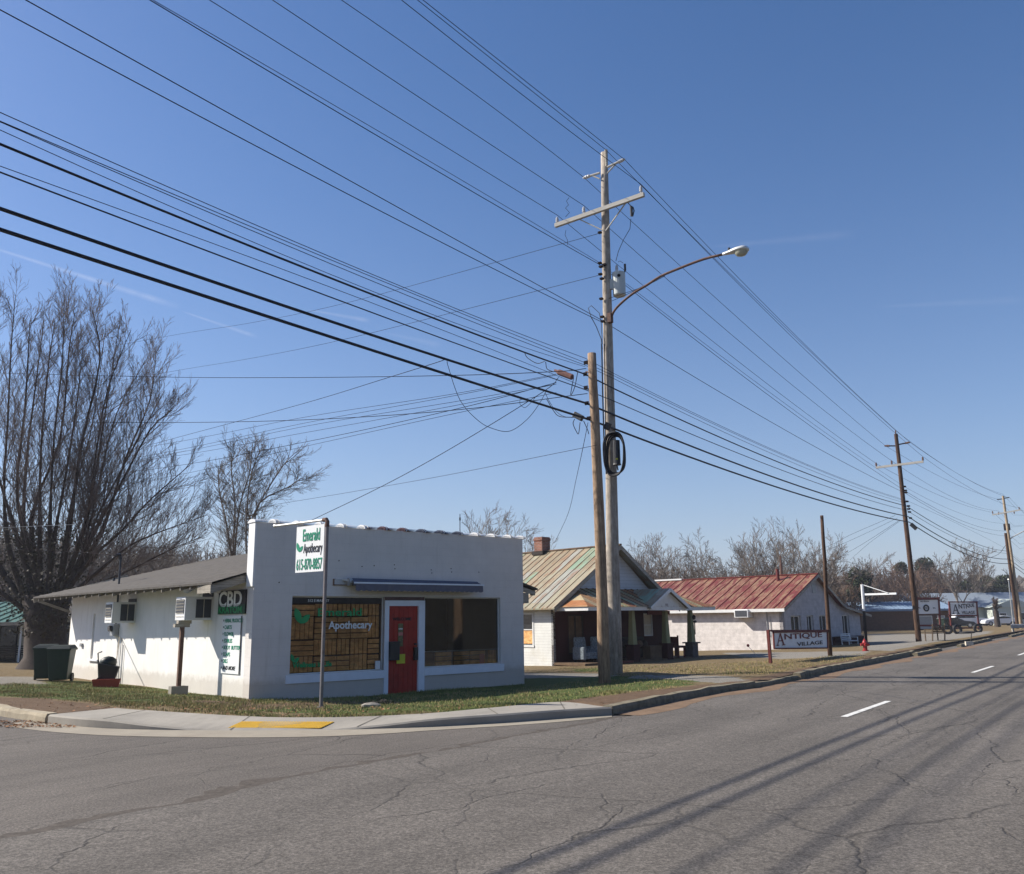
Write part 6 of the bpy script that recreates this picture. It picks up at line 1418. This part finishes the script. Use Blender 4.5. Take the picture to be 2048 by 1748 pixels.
# small green roofed house at the left edge
GH = V((-33.5, 44.5, -.5)); gh = thing('green_roof_house', 'cream sided house with green metal roof behind the big tree at left', 'house', GH, R_(8))
mb = MB(); mb.box(0, 13.5, 0, 8, 0, 2.5); mb.build('wall', K['creamwall'], gh)
mb = MB(); mb.prism([(-.6,-2.3,2.2),(-.6,10,2.2),(-.6,4.3,3.35),(-.6,3.9,3.35)], (10.2,0,0)); gr_ = mb.build('roof', K['greenroof'], gh)
mb = MB()
for i in range(21): mb.bar((-.5+i*.5,-2.3,2.23),(-.5+i*.5,3.9,3.38),.04,.04)
mb.build('standing_seams', K['greenroof'], gr_)
mb = MB(); mb.box(-.6,9.6,-2.34,-2.3,2.08,2.24); mb.build('fascia', K['weather'], gh)
mb = MB(); mb.prism([(8.5,-.3,2.5),(8.5,8,2.5),(8.5,4,3.9)], (5.5,0,0)); mb.build('wing_roof', K['shingle'], gh)
mb = MB(); mb.box(-.5, 9.5, -2.2, 0, -.1, .22); mb.build('porch_floor', K['conc'], gh)
for x in (.2, 3.3, 6.4, 9.2):
    mb = MB(); mb.tube([(x,-2.05,.2),(x,-2.05,2.2)], .05, 6); mb.build('porch_post', K['trim'], gh)
for x0, x1, z0, z1 in ((4.2,5.2,.3,2.1),(7.4,8.3,.3,2.2),(10.5,11.6,.3,2.2)):
    mb = MB(); frame_rect(mb, x0, x1, z0, z1, -.05, .08, .04); wf = mb.build('window', K['darkthing'], gh); mb = MB(); mb.box(x0+.08,x1-.08,-.04,-.02,z0+.08,z1-.08); mb.build('pane', K['panel'], wf)
p = V((GH.x+8.6, GH.y-.4, -.25)); bench(p, R_(8), K['darkthing'], 'dark porch bench under the window of the green roofed house', 'porch_bench', 1.5, .9)

# ------------------------------------------------------------------ trees
def sprout(mbs, p, d, L, r, lvl, spec, rg):
    """one branch and its children; spec = per level (children, length ratio, spread, up pull)"""
    n = 5 if lvl > 1 else (4 if lvl == 1 else 3); pts = [p]; dirs = []; q = V(p); d = V(d).normalized()
    up = spec['up']; wob = spec['wob']
    for i in range(n):
        d = (d + V((rg.gauss(0, wob), rg.gauss(0, wob), up + rg.gauss(0, wob*.6)))).normalized(); q = q + d*(L/n); pts.append(q); dirs.append(V(d))
    rad = [max(spec['rmin'], r*(1-.82*i/n)) for i in range(n+1)]
    mbs[0 if (lvl >= spec['trunk_lvl']) else 1].tube(pts, rad, 7 if r > .08 else (5 if r > .03 else 3), False)
    if lvl == 0: return
    cnt, ratio, spread, start = spec['lv'][lvl]
    for k in range(cnt):
        t = start + (1-start)*((k+rg.random())/cnt); t = min(t, .985); i = min(n-1, int(t*n)); b = pts[i].lerp(pts[i+1], t*n-i); dd = dirs[i]
        o = dd.orthogonal().normalized(); o.rotate(Matrix.Rotation(rg.random()*6.28, 3, dd)); sp = spread*rg.uniform(.6, 1.3)
        nd = (dd*math.cos(sp)+o*math.sin(sp)).normalized()
        sprout(mbs, b, nd, L*ratio*rg.uniform(.7, 1.2)*(1.15-.5*t), max(spec['rmin'], r*(1-.8*t)*.6), lvl-1, spec, rg)
def tree(name, label, base, height, seed, spec, barkm, twigm, trunk_r=.2, forks=4, trunk_h=.2, spread=.35, group=None, cat='tree', lean=(0,0)):
    rg = random.Random(seed); t = thing(name, label, cat, tuple(base), group=group); mbs = [MB(), MB()]; b = V(base)
    th = height*trunk_h; top = b+V((lean[0]*th, lean[1]*th, th))
    mbs[0].tube([b-V((0,0,.3)), b+V((0,0,.1)), b.lerp(top, .5)+V((rg.uniform(-.05,.05)*th*.3,0,0)), top], [trunk_r*1.35, trunk_r*1.1, trunk_r, trunk_r*.9], 9, False)
    for k in range(forks):
        a = 6.28*k/forks+rg.uniform(-.5,.5); s = spread*rg.uniform(.3, 1.25) if k else .08
        d = V((math.cos(a)*math.sin(s)+lean[0], math.sin(a)*math.sin(s)+lean[1], math.cos(s)))
        sprout(mbs, top-V((0,0,th*.1*rg.random())), d, (height-th)*rg.uniform(.78, 1.02), trunk_r*.62, spec['top'], spec, rg)
    mbs[0].build('trunk', barkm, t, smooth=True); mbs[1].build('crown', twigm, t)
    return t
# the big many-stemmed tree behind the bins
rg = random.Random(11); TB = D(92, 1288, 36.5); TB.z = gz(TB.x, TB.y)
bt = thing('bare_tree', 'huge dark many-stemmed bare tree with ivy at its foot, left of the shop', 'tree', tuple(TB)); mbs = [MB(), MB()]
tt = D(92, 1236, 36.5)
mbs[0].tube([TB-V((0,0,.4)), TB+V((0,0,.1)), TB+V((0,0,.5)), tt, D(95,1190,36.5)], [1.25,1.0,.78,.78,.95], 14, True)
stems = [[(60,1215),(18,1100),(8,980),(15,850),(22,700),(30,600)],[(70,1215),(48,1080),(52,930),(70,780),(88,640)],[(80,1210),(80,1060),(82,900),(96,740),(110,640)],[(92,1210),(108,1080),(130,960),(152,820),(165,700)],
 [(100,1215),(128,1120),(146,990),(185,850),(212,650)],[(105,1215),(150,1110),(178,1020),(205,860),(240,640)],[(110,1215),(160,1120),(190,1000),(232,830),(292,720)],
 [(115,1200),(165,1110),(196,1030),(262,905),(330,780)],[(118,1205),(180,1120),(245,1060),(300,1000),(380,930)],[(118,1210),(200,1140),(262,1090),(330,1060),(415,1030)],[(120,1200),(185,1070),(235,980),(300,860),(345,820)],
 [(62,1220),(-10,1120),(-60,980),(-70,830),(-60,690)],[(58,1225),(-40,1150),(-120,1040),(-170,900),(-190,780)],[(75,1210),(30,1060),(-20,880),(-25,700),(-20,590)],
 [(98,1210),(100,1050),(108,880),(125,720),(128,600)],[(86,1205),(35,1000),(50,820),(60,640)],[(110,1210),(170,1050),(190,920),(215,780),(262,660)],[(112,1205),(140,1040),(165,880),(200,720),(185,620)],[(118,1200),(205,1060),(250,920),(300,800),(312,700)],
 [(88,1205),(62,1040),(120,880),(138,700),(150,625)],[(105,1210),(190,1170),(260,1140),(340,1100),(400,1075)]]
spec = dict(up=.07, wob=.10, rmin=.0065, trunk_lvl=3, lv={3: (15, .40, .55, .16), 2: (8, .46, .50, .12), 1: (5, .5, .45, .12)})
for si, st in enumerate(stems):
    dep = 36.5; P = []; off = rg.uniform(-2.6, 2.6)
    for i, (x, y) in enumerate(st): P.append(D(x, y, 36.5+off*i/(len(st)-1)*1.0))
    P = cr([tt+V((rg.uniform(-.3,.3), rg.uniform(-.3,.3), rg.uniform(-.3,.2)))]+P, 3); n = len(P); big = rg.uniform(.12,.19) if si not in (20, 9) else .11
    rad = []
    for i in range(n):
        k = i/(n-1); rad.append(big*(1-.35*k/.42) if k < .42 else big*.42*(1-.8*(k-.42)/.58))
    mbs[0].tube(P, rad, 7, False)
    Ltot = sum((P[i+1]-P[i]).length for i in range(n-1)); nb = 30
    for k in range(nb):
        t = .30+.69*((k+rg.random())/nb)**.85; i = min(n-2, int(t*(n-1))); f = t*(n-1)-i; b = P[i].lerp(P[i+1], f); dd = (P[i+1]-P[i]).normalized()
        o = dd.orthogonal().normalized(); o.rotate(Matrix.Rotation(rg.random()*6.28, 3, dd)); sp_ = rg.uniform(.35,.95)
        nd = dd*math.cos(sp_)+o*math.sin(sp_)+V((0,0,.15)); L = (1-t)*4.2+1.45; L *= rg.uniform(.5, 1.05)
        sprout(mbs, b, nd, min(L, 5.0), .030*(1-t*.6), 2, dict(up=.10, wob=.10, rmin=.0048, trunk_lvl=3, lv={2: (9, .42, .50, .12), 1: (4, .5, .45, .2)}), rg)
mbs[0].build('trunk', K['bark'], bt, smooth=True); mbs[1].build('crown', K['twig'], bt)
mb = MB()   # ivy on the lower trunk
for i in range(4500):
    k = rg.random()**1.1; c = D(92+rg.gauss(0, 26+k*48)-(30*k if rg.random() < .5 else 0), 1270-k*215+rg.gauss(0,8), 36.5+rg.uniform(-1.6,1.3)); s = rg.uniform(.025,.055); a = V((rg.gauss(0,1), rg.gauss(0,1), rg.gauss(0,1))).normalized(); b = a.orthogonal()*s; a = a.cross(b)
    mb.quad(c-b, c-a*.8, c+b, c+a*.8)
mb.build('ivy', K['ivy'], bt)
S1 = dict(up=.05, wob=.13, rmin=.008, trunk_lvl=2, top=3, lv={3: (8, .48, .62, .2), 2: (7, .5, .6, .15), 1: (5, .5, .5, .15)})
# second tree behind the shop roof
b = D(478, 1150, 47); b.z = -.5
mbs2 = [MB(), MB()]; t2 = thing('bare_tree', 'smaller grey bare tree of several thin stems rising behind the shop roof', 'tree', tuple(b)); rg = random.Random(5)
for st in [[(470,1165),(466,1105),(470,1010),(462,935),(470,905)],[(472,1165),(470,1100),(480,1010),(498,950),(505,890)],[(492,1150),(492,1050),(500,960),(520,900)],[(495,1150),(500,1060),(517,1010),(560,940),(580,915)],[(500,1150),(506,1070),(520,1005),(575,975),(605,955)],[(468,1160),(455,1060),(440,990),(436,950)]]:
    P = cr([b+V((0,0,.2))]+[D(x, y, 47+rg.uniform(-.8,.8)) for x, y in st], 3); n = len(P); mbs2[0].tube(P, [.085*(1-.75*i/(n-1)) for i in range(n)], 6, False)
    for k in range(30):
        t = .30+.69*(k+rg.random())/30; i = min(n-2, int(t*(n-1))); bb = P[i].lerp(P[i+1], t*(n-1)-i); dd = (P[i+1]-P[i]).normalized(); o = dd.orthogonal().normalized(); o.rotate(Matrix.Rotation(rg.random()*6.28, 3, dd))
        sprout(mbs2, bb, dd*.8+o*.6, rg.uniform(.9,1.9)*(1.2-.3*t), .02, 2, dict(up=.05, wob=.12, rmin=.006, trunk_lvl=3, lv={2: (8, .45, .55, .15), 1: (4, .5, .5, .2)}), rg)
mbs2[0].build('trunk', K['bark2'], t2, smooth=True); mbs2[1].build('crown', K['twig2'], t2)
# the row of trees beyond the houses
def tr(px, ytop, dep, seed, lab, forks=5, spread=.55, tr_r=None, tw='twig2', bk='bark2', th=.18, sp=None):
    top = D(px, ytop, dep); b = V((top.x, top.y, -.5)); H = top.z+.5
    s = dict(sp or S1); s['rmin'] = .00014*dep
    tree('bare_tree', lab, b, H*1.02, seed, s, K[bk], K[tw], tr_r or H*.02, forks, th, spread, 'bare trees beyond the houses')
SW = dict(up=.02, wob=.15, rmin=.01, top=3, trunk_lvl=2, lv={3: (9, .5, .75, .12), 2: (7, .5, .65, .12), 1: (5, .5, .55, .15)})
tr(1338, 1085, 95, 21, 'wide spreading bare tree right of the lamp pole, left of its twin', 7, .8, sp=SW)
tr(1398, 1098, 97, 22, 'wide spreading bare tree, right of its twin, above the white roof edge', 6, .85, sp=SW)
tr(1285, 1108, 110, 23, 'slim bare tree between the steep tin gable and the spreading pair', 4, .4)
tr(1492, 1090, 92, 24, 'bare tree standing farthest left above the red roof', 5, .6)
tr(1530, 1088, 94, 25, 'second bare tree from the left above the red roof', 5, .45)
tr(1565, 1074, 95, 26, 'tallest bare tree above the middle of the red roof', 6, .42)
tr(1610, 1078, 98, 27, 'bare tree above the red roof, just left of the bare post', 5, .5)
tr(1640, 1100, 100, 28, 'bare tree crossed by the bare post, above the right end of the red roof', 4, .5)
tr(965, 1052, 85, 29, 'small bare treetop above the middle of the shop parapet', 6, .55)
tr(1060, 1088, 100, 30, 'slim bare treetop between the shop corner and the chimney', 3, .3)
tr(1725, 1120, 120, 31, 'pale bare tree above the dark evergreen shrub right of the bare post', 5, .45)
tr(1908, 1112, 150, 32, 'tall thin bare tree left of the far pole, the left one of two', 4, .35)
tr(1950, 1110, 155, 33, 'tall thin bare tree left of the far pole, the right one of two', 4, .4)
tr(1989, 1200, 118, 34, 'small dark trimmed tree in front of the pale far building', 3, .5, .35, 'twig3', 'bark', .62)
def evergreen(px, ytop, ybot, wpx, dep, seed, lab, mat='ever', n=2600, bot=None):
    rg = random.Random(seed); top = D(px, ytop, dep); bo = D(px, ybot, dep); r = wpx/2*dep/1790.; H = top.z-bo.z
    base = V((top.x, top.y, -.5)); t = thing('evergreen_tree', lab, 'evergreen', tuple(base), group='evergreens in the woods edge'); mb = MB(); mb.tube([base, V((base.x,base.y,bo.z)), top-V((0,0,H*.3))], [r*.12, r*.1, r*.03], 6); mb.build('trunk', K['bark'], t)
    mb = MB(); lob = [(rg.uniform(-.6,.6), rg.uniform(-.6,.6), rg.uniform(.15,.85), rg.uniform(.25,.5)) for _ in range(16)]
    for i in range(n):
        lx, ly, lz, lr = rg.choice(lob); dv = V((rg.gauss(0,1), rg.gauss(0,1), rg.gauss(0,1))).normalized()*lr*rg.random()**.35
        k = lz+dv.z*.6; kk = math.sin(max(.05, min(1, k))*math.pi*.75+.5) if k < 1 else .4
        c = V((base.x+(lx*kk+dv.x)*r, base.y+(ly*kk+dv.y)*r, bo.z+max(.0, min(1.02, k))*H)); s = r*rg.uniform(.05,.11); a = V((rg.gauss(0,1), rg.gauss(0,1), rg.gauss(0,1))).normalized(); b = a.orthogonal().normalized()*s; a = a.cross(b)
        mb.quad(c-b, c-a*.7, c+b, c+a*.7)
    mb.build('crown', K[mat], t)
evergreen(1717, 1134, 1200, 60, 118, 41, 'dark rounded evergreen right of the bare post')
evergreen(1800, 1122, 1150, 34, 170, 42, 'small dark pine crown on the skyline left of the second pole')
evergreen(1848, 1116, 1150, 44, 172, 43, 'broad dark pine crown on the skyline right of the second pole')
evergreen(1960, 1152, 1195, 90, 185, 44, 'low wide evergreen clump left of the far pole')
evergreen(2008, 1150, 1190, 60, 188, 45, 'evergreen crown touching the far pole')
# the winter woods as one mass of small bare trees
def woods(name, items, mat, seed, kfac=1.):
    rg = random.Random(seed); mb = MB(); m2 = [mb, mb]
    for px, ytop, dep in items:
        top = D(px, ytop, dep); b = V((top.x, top.y, -.5)); H = top.z+.5; rm = .00020*dep
        mb.tube([b, V((b.x+rg.uniform(-.3,.3), b.y, H*.4))], [H*.02, H*.012], 4, False)
        s = dict(up=.05, wob=.16, rmin=rm, trunk_lvl=9, top=2, lv={2: (9, .5, .65, .1), 1: (5, .5, .6, .1)})
        for k in range(5):
            a = rg.random()*6.28; sp_ = rg.uniform(.05,.75); sprout(m2, b+V((0,0,H*rg.uniform(.12,.42))), (math.cos(a)*sp_, math.sin(a)*sp_, 1), H*rg.uniform(.42,.62), H*.012, 2, s, rg)
    return struct(name, mb, K[mat], 'stuff')
it = []; rg = random.Random(77)
for i in range(110):
    x = rg.uniform(1250, 1720); it.append((x, 1140+rg.uniform(-14, 30), rg.uniform(105, 150)))
for i in range(30): it.append((rg.uniform(1050, 1260), rg.uniform(1112, 1140), rg.uniform(100, 140)))
for i in range(130):
    x = rg.uniform(1690, 2130); y = np.interp(x, [1690,1740,1790,1860,1900,1960,2060], [1150,1145,1135,1132,1150,1170,1165]); it.append((x, y+rg.uniform(-8, 34), rg.uniform(145, 200) if x < 1870 else rg.uniform(195, 240)))
woods('woods', it, 'twig3', 78)
it = []
for i in range(190):
    x = rg.uniform(-250, 700); y = np.interp(x, [-250,0,300,440,520,700], [1015,1035,1070,1088,1112,1135]); it.append((x, y+rg.uniform(-12, 40), rg.uniform(62, 110)))
for i in range(50): it.append((rg.uniform(1250, 1720), 1142+rg.uniform(-10, 30), rg.uniform(105, 150)))
for i in range(40): it.append((rg.uniform(1690, 2130), 1155+rg.uniform(-5, 40), rg.uniform(195, 240)))
woods('woods', it, 'twig2', 79)
# rough brush and leaf litter hill under the woods, so that the lower wood reads dense
def hill(name, pts, mat, thick=45, seed=0):
    rg = random.Random(seed); vs = []; fs = []; n = len(pts)*14
    rows = []
    for j in range(8):
        row = []
        for i in range(n):
            t = i/(n-1)*(len(pts)-1); k = min(int(t), len(pts)-2); f = t-k; x = pts[k][0]*(1-f)+pts[k+1][0]*f; h = pts[k][2]*(1-f)+pts[k+1][2]*f; dpt = pts[k][1]*(1-f)+pts[k+1][1]*f
            p = D(x, 1240, dpt+thick*j/7); hh = h*math.sin(min(1, j/5)*math.pi/2)*(1+.10*math.sin(i*.9+j)+rg.uniform(-.09,.09)); row.append(V((p.x, p.y, -.55+hh)))
        rows.append(row)
    vs = [p for r in rows for p in r]; fs = [(j*n+i, j*n+i+1, (j+1)*n+i+1, (j+1)*n+i) for j in range(7) for i in range(n-1)]
    mb = MB(); mb.add(vs, fs); return struct(name, mb, mat, smooth=True)
hill('hill', [(-400,95,10),(0,95,10),(300,98,9.3),(480,102,7.8),(700,110,6.0),(1000,125,4.6),(1300,135,6.8),(1500,135,6.8),(1700,148,6.5),(1800,182,8.5),(1900,205,8.5),(2000,215,7.0),(2200,215,8)], K['woodfar'], 60, 4)
hill('hill', [(1500,330,9),(1900,340,14),(2100,330,19),(2400,320,24)], K['woodfar'], 160, 5)
# brushwood in front of the far hill
def brush(name, rows, mat, seed, cnt):
    rg = random.Random(seed); mb = MB()
    for i in range(cnt):
        x0, x1, d0, d1, h = rg.choice(rows); dp = rg.uniform(d0, d1); p = D(rg.uniform(x0, x1), 1240, dp); z = -.5; H = h*rg.uniform(.4, 1.0); a = rg.uniform(-.35,.35)
        c = V((p.x, p.y, z)); w = dp*.0004*rg.uniform(.8, 1.6); q = c+V((a*H, rg.uniform(-.3,.3)*H, H)); m = c.lerp(q, .55)+V((rg.uniform(-.1,.1)*H,0,0))
        mb.add([c-V((w,0,0)), c+V((w,0,0)), m+V((w*.8,0,0)), m-V((w*.8,0,0)), q], [(0,1,2,3),(3,2,4)])
    struct(name, mb, mat, 'stuff')
brush('brushwood', [(1250,1720,100,135,4.8),(1690,1880,140,180,6.0),(1860,2150,190,230,6.5)], K['twig3'], 91, 9000)
brush('brushwood', [(-300,700,60,95,6.5),(1250,1720,100,135,4.0)], K['twig2'], 92, 8000)

# ------------------------------------------------------------------ across the road, behind the camera: a grass bank with woods (seen only in the shop glass)
mb = MB(); n = 30; vs = []; prof = [(6.0,-.02),(9,.25),(16,2.3),(24,3.6),(40,4.2),(120,9)]
for i in range(n):
    s = -60+i*6
    for v, z in prof: p = U2*s+N2*v; vs.append(V((p.x, p.y, z*(1+.08*math.sin(s*.2)))))
m = len(prof); mb.add(vs, [(i*m+j, i*m+j+1, (i+1)*m+j+1, (i+1)*m+j) for i in range(n-1) for j in range(m-1)])
struct('grass_bank', mb, M('bank_grass', (.038,.034,.024), .95, var=.4, sc=.5, bump=.5, bs=3), smooth=True)
mb = MB(); rg = random.Random(8)
for i in range(26):
    s = -50+i*5.5; p = U2*s+N2*rg.uniform(42, 60); mb.tube([V((p.x,p.y,3)), V((p.x,p.y,10))], [.3,.15], 5)
    for k in range(130):
        a = V((rg.gauss(0,1), rg.gauss(0,1), rg.gauss(0,1))).normalized(); c = V((p.x+rg.gauss(0,2.2), p.y+rg.gauss(0,2.2), 7.5+rg.gauss(0,2.2))); b = a.orthogonal()*rg.uniform(.3,.8); a = a.cross(b); mb.quad(c-b, c-a, c+b, c+a)
struct('bank_woods', mb, K['woodfar'], 'stuff')

# ------------------------------------------------------------------ air
mb = MB(); mb.box(-420, 460, -140, 620, -1.6, 42); hz_o = struct('haze', mb, None, 'stuff')
hm = bpy.data.materials.new('haze'); hm.use_nodes = True; hn = hm.node_tree; hn.nodes.remove(hn.nodes['Principled BSDF'])
pv = hn.nodes.new('ShaderNodeVolumePrincipled'); pv.inputs['Color'].default_value = (.86,.9,1,1); pv.inputs['Density'].default_value = .00038; pv.inputs['Anisotropy'].default_value = .2
hn.links.new(pv.outputs[0], hn.nodes['Material Output'].inputs['Volume']); hz_o.data.materials.append(hm)
# ------------------------------------------------------------------ light, sky, camera
SUN_AZ = V((-.98, .20, 0)).normalized(); EL = R_(37)
w = bpy.data.worlds.new('World'); scene.world = w; w.use_nodes = True; nt = w.node_tree; bg = nt.nodes['Background']
sky = nt.nodes.new('ShaderNodeTexSky'); sky.sky_type = 'NISHITA'; sky.sun_disc = False; sky.sun_elevation = EL; sky.sun_rotation = math.atan2(SUN_AZ.x, SUN_AZ.y)
sky.air_density = 1.1; sky.dust_density = .85; sky.ozone_density = 2.6; sky.altitude = 200
hs = nt.nodes.new('ShaderNodeHueSaturation'); hs.inputs['Saturation'].default_value = 1.22; nt.links.new(sky.outputs[0], hs.inputs['Color'])
tm = nt.nodes.new('ShaderNodeMix'); tm.data_type = 'RGBA'; tm.blend_type = 'MULTIPLY'; tm.inputs[0].default_value = 1; nt.links.new(hs.outputs[0], tm.inputs[6]); tm.inputs[7].default_value = (.94,.935,1.06,1)
last = tm.outputs[2]
def wm(op, a, b=0., c=None):
    nd = nt.nodes.new('ShaderNodeMath'); nd.operation = op
    for k, x in enumerate((a, b) if c is None else (a, b, c)):
        if isinstance(x, bpy.types.NodeSocket): nt.links.new(x, nd.inputs[k])
        else: nd.inputs[k].default_value = x
    return nd.outputs[0]
tcw = nt.nodes.new('ShaderNodeTexCoord').outputs['Generated']
def dotw(v):
    nd = nt.nodes.new('ShaderNodeVectorMath'); nd.operation = 'DOT_PRODUCT'; nt.links.new(tcw, nd.inputs[0]); nd.inputs[1].default_value = v; return nd.outputs['Value']
nzw = nt.nodes.new('ShaderNodeTexNoise'); nt.links.new(tcw, nzw.inputs['Vector']); nzw.inputs['Scale'].default_value = 60; nzw.inputs['Detail'].default_value = 5
for (ax_, ay_), (bx_, by_), wd, st in (((0,500),(345,610),6,.16),((380,628),(512,673),4,.13),((630,622),(738,641),5,.10),((1440,492),(1700,468),9,.035),((1780,612),(2048,600),8,.035),((780,668),(880,690),7,.05)):
    A_ = ray(ax_, ay_).normalized(); B_ = ray(bx_, by_).normalized(); nn_ = A_.cross(B_).normalized(); tt_ = nn_.cross(A_).normalized(); an_ = math.atan2(B_.dot(tt_), B_.dot(A_))
    along = wm('DIVIDE', dotw(tt_), math.sin(an_)); off = wm('ABSOLUTE', dotw(nn_)); w_s = wm('MULTIPLY', wm('ADD', wm('MULTIPLY', along, .8), .5), wd/F)
    band = wm('MAXIMUM', wm('SUBTRACT', 1., wm('DIVIDE', off, wm('MAXIMUM', w_s, .0005))), 0.)
    ends = wm('MULTIPLY', wm('MINIMUM', wm('MAXIMUM', wm('MULTIPLY', wm('ADD', along, .15), 5.), 0.), 1.), wm('MINIMUM', wm('MAXIMUM', wm('MULTIPLY', wm('SUBTRACT', 1.05, along), 6.), 0.), 1.))
    front = wm('GREATER_THAN', dotw(A_), .3)
    fac = wm('MULTIPLY', wm('MULTIPLY', wm('MULTIPLY', band, ends), front), wm('MULTIPLY', wm('ADD', nzw.outputs['Fac'], .1), st*1.4))
    mx = nt.nodes.new('ShaderNodeMix'); mx.data_type = 'RGBA'; nt.links.new(fac, mx.inputs[0]); nt.links.new(last, mx.inputs[6]); mx.inputs[7].default_value = (9,9,9.6,1); last = mx.outputs[2]
zz = nt.nodes.new('ShaderNodeSeparateXYZ'); nt.links.new(tcw, zz.inputs[0])
hz_ = wm('MULTIPLY', wm('POWER', wm('MAXIMUM', wm('SUBTRACT', 1., wm('MAXIMUM', zz.outputs[2], 0.)), 0.), 4.0), .55)
mx = nt.nodes.new('ShaderNodeMix'); mx.data_type = 'RGBA'; nt.links.new(hz_, mx.inputs[0]); nt.links.new(last, mx.inputs[6]); mx.inputs[7].default_value = (3.55,4.35,6.1,1); last = mx.outputs[2]
nt.links.new(last, bg.inputs[0]); bg.inputs[1].default_value = .077
sl_ = bpy.data.lights.new('sun', 'SUN'); sl_.energy = 5.0; sl_.angle = R_(.53); sl_.color = (1., .94, .85)
so = bpy.data.objects.new('sun', sl_); COL.objects.link(so); so.rotation_euler = (V((SUN_AZ.x*math.cos(EL), SUN_AZ.y*math.cos(EL), math.sin(EL)))).to_track_quat('Z', 'Y').to_euler()
cd = bpy.data.cameras.new('camera'); cam = bpy.data.objects.new('camera', cd); COL.objects.link(cam)
cd.sensor_width = 36; cd.lens = F/2048*36; cd.clip_end = 8000; cd.clip_start = .05
mtx = Matrix((CR, CU, -_f)).transposed().to_4x4(); mtx.translation = O; cam.matrix_world = mtx
scene.camera = cam
vs_ = scene.view_settings; vs_.view_transform = 'Standard'; vs_.look = 'None'; vs_.exposure = .68; vs_.gamma = 1
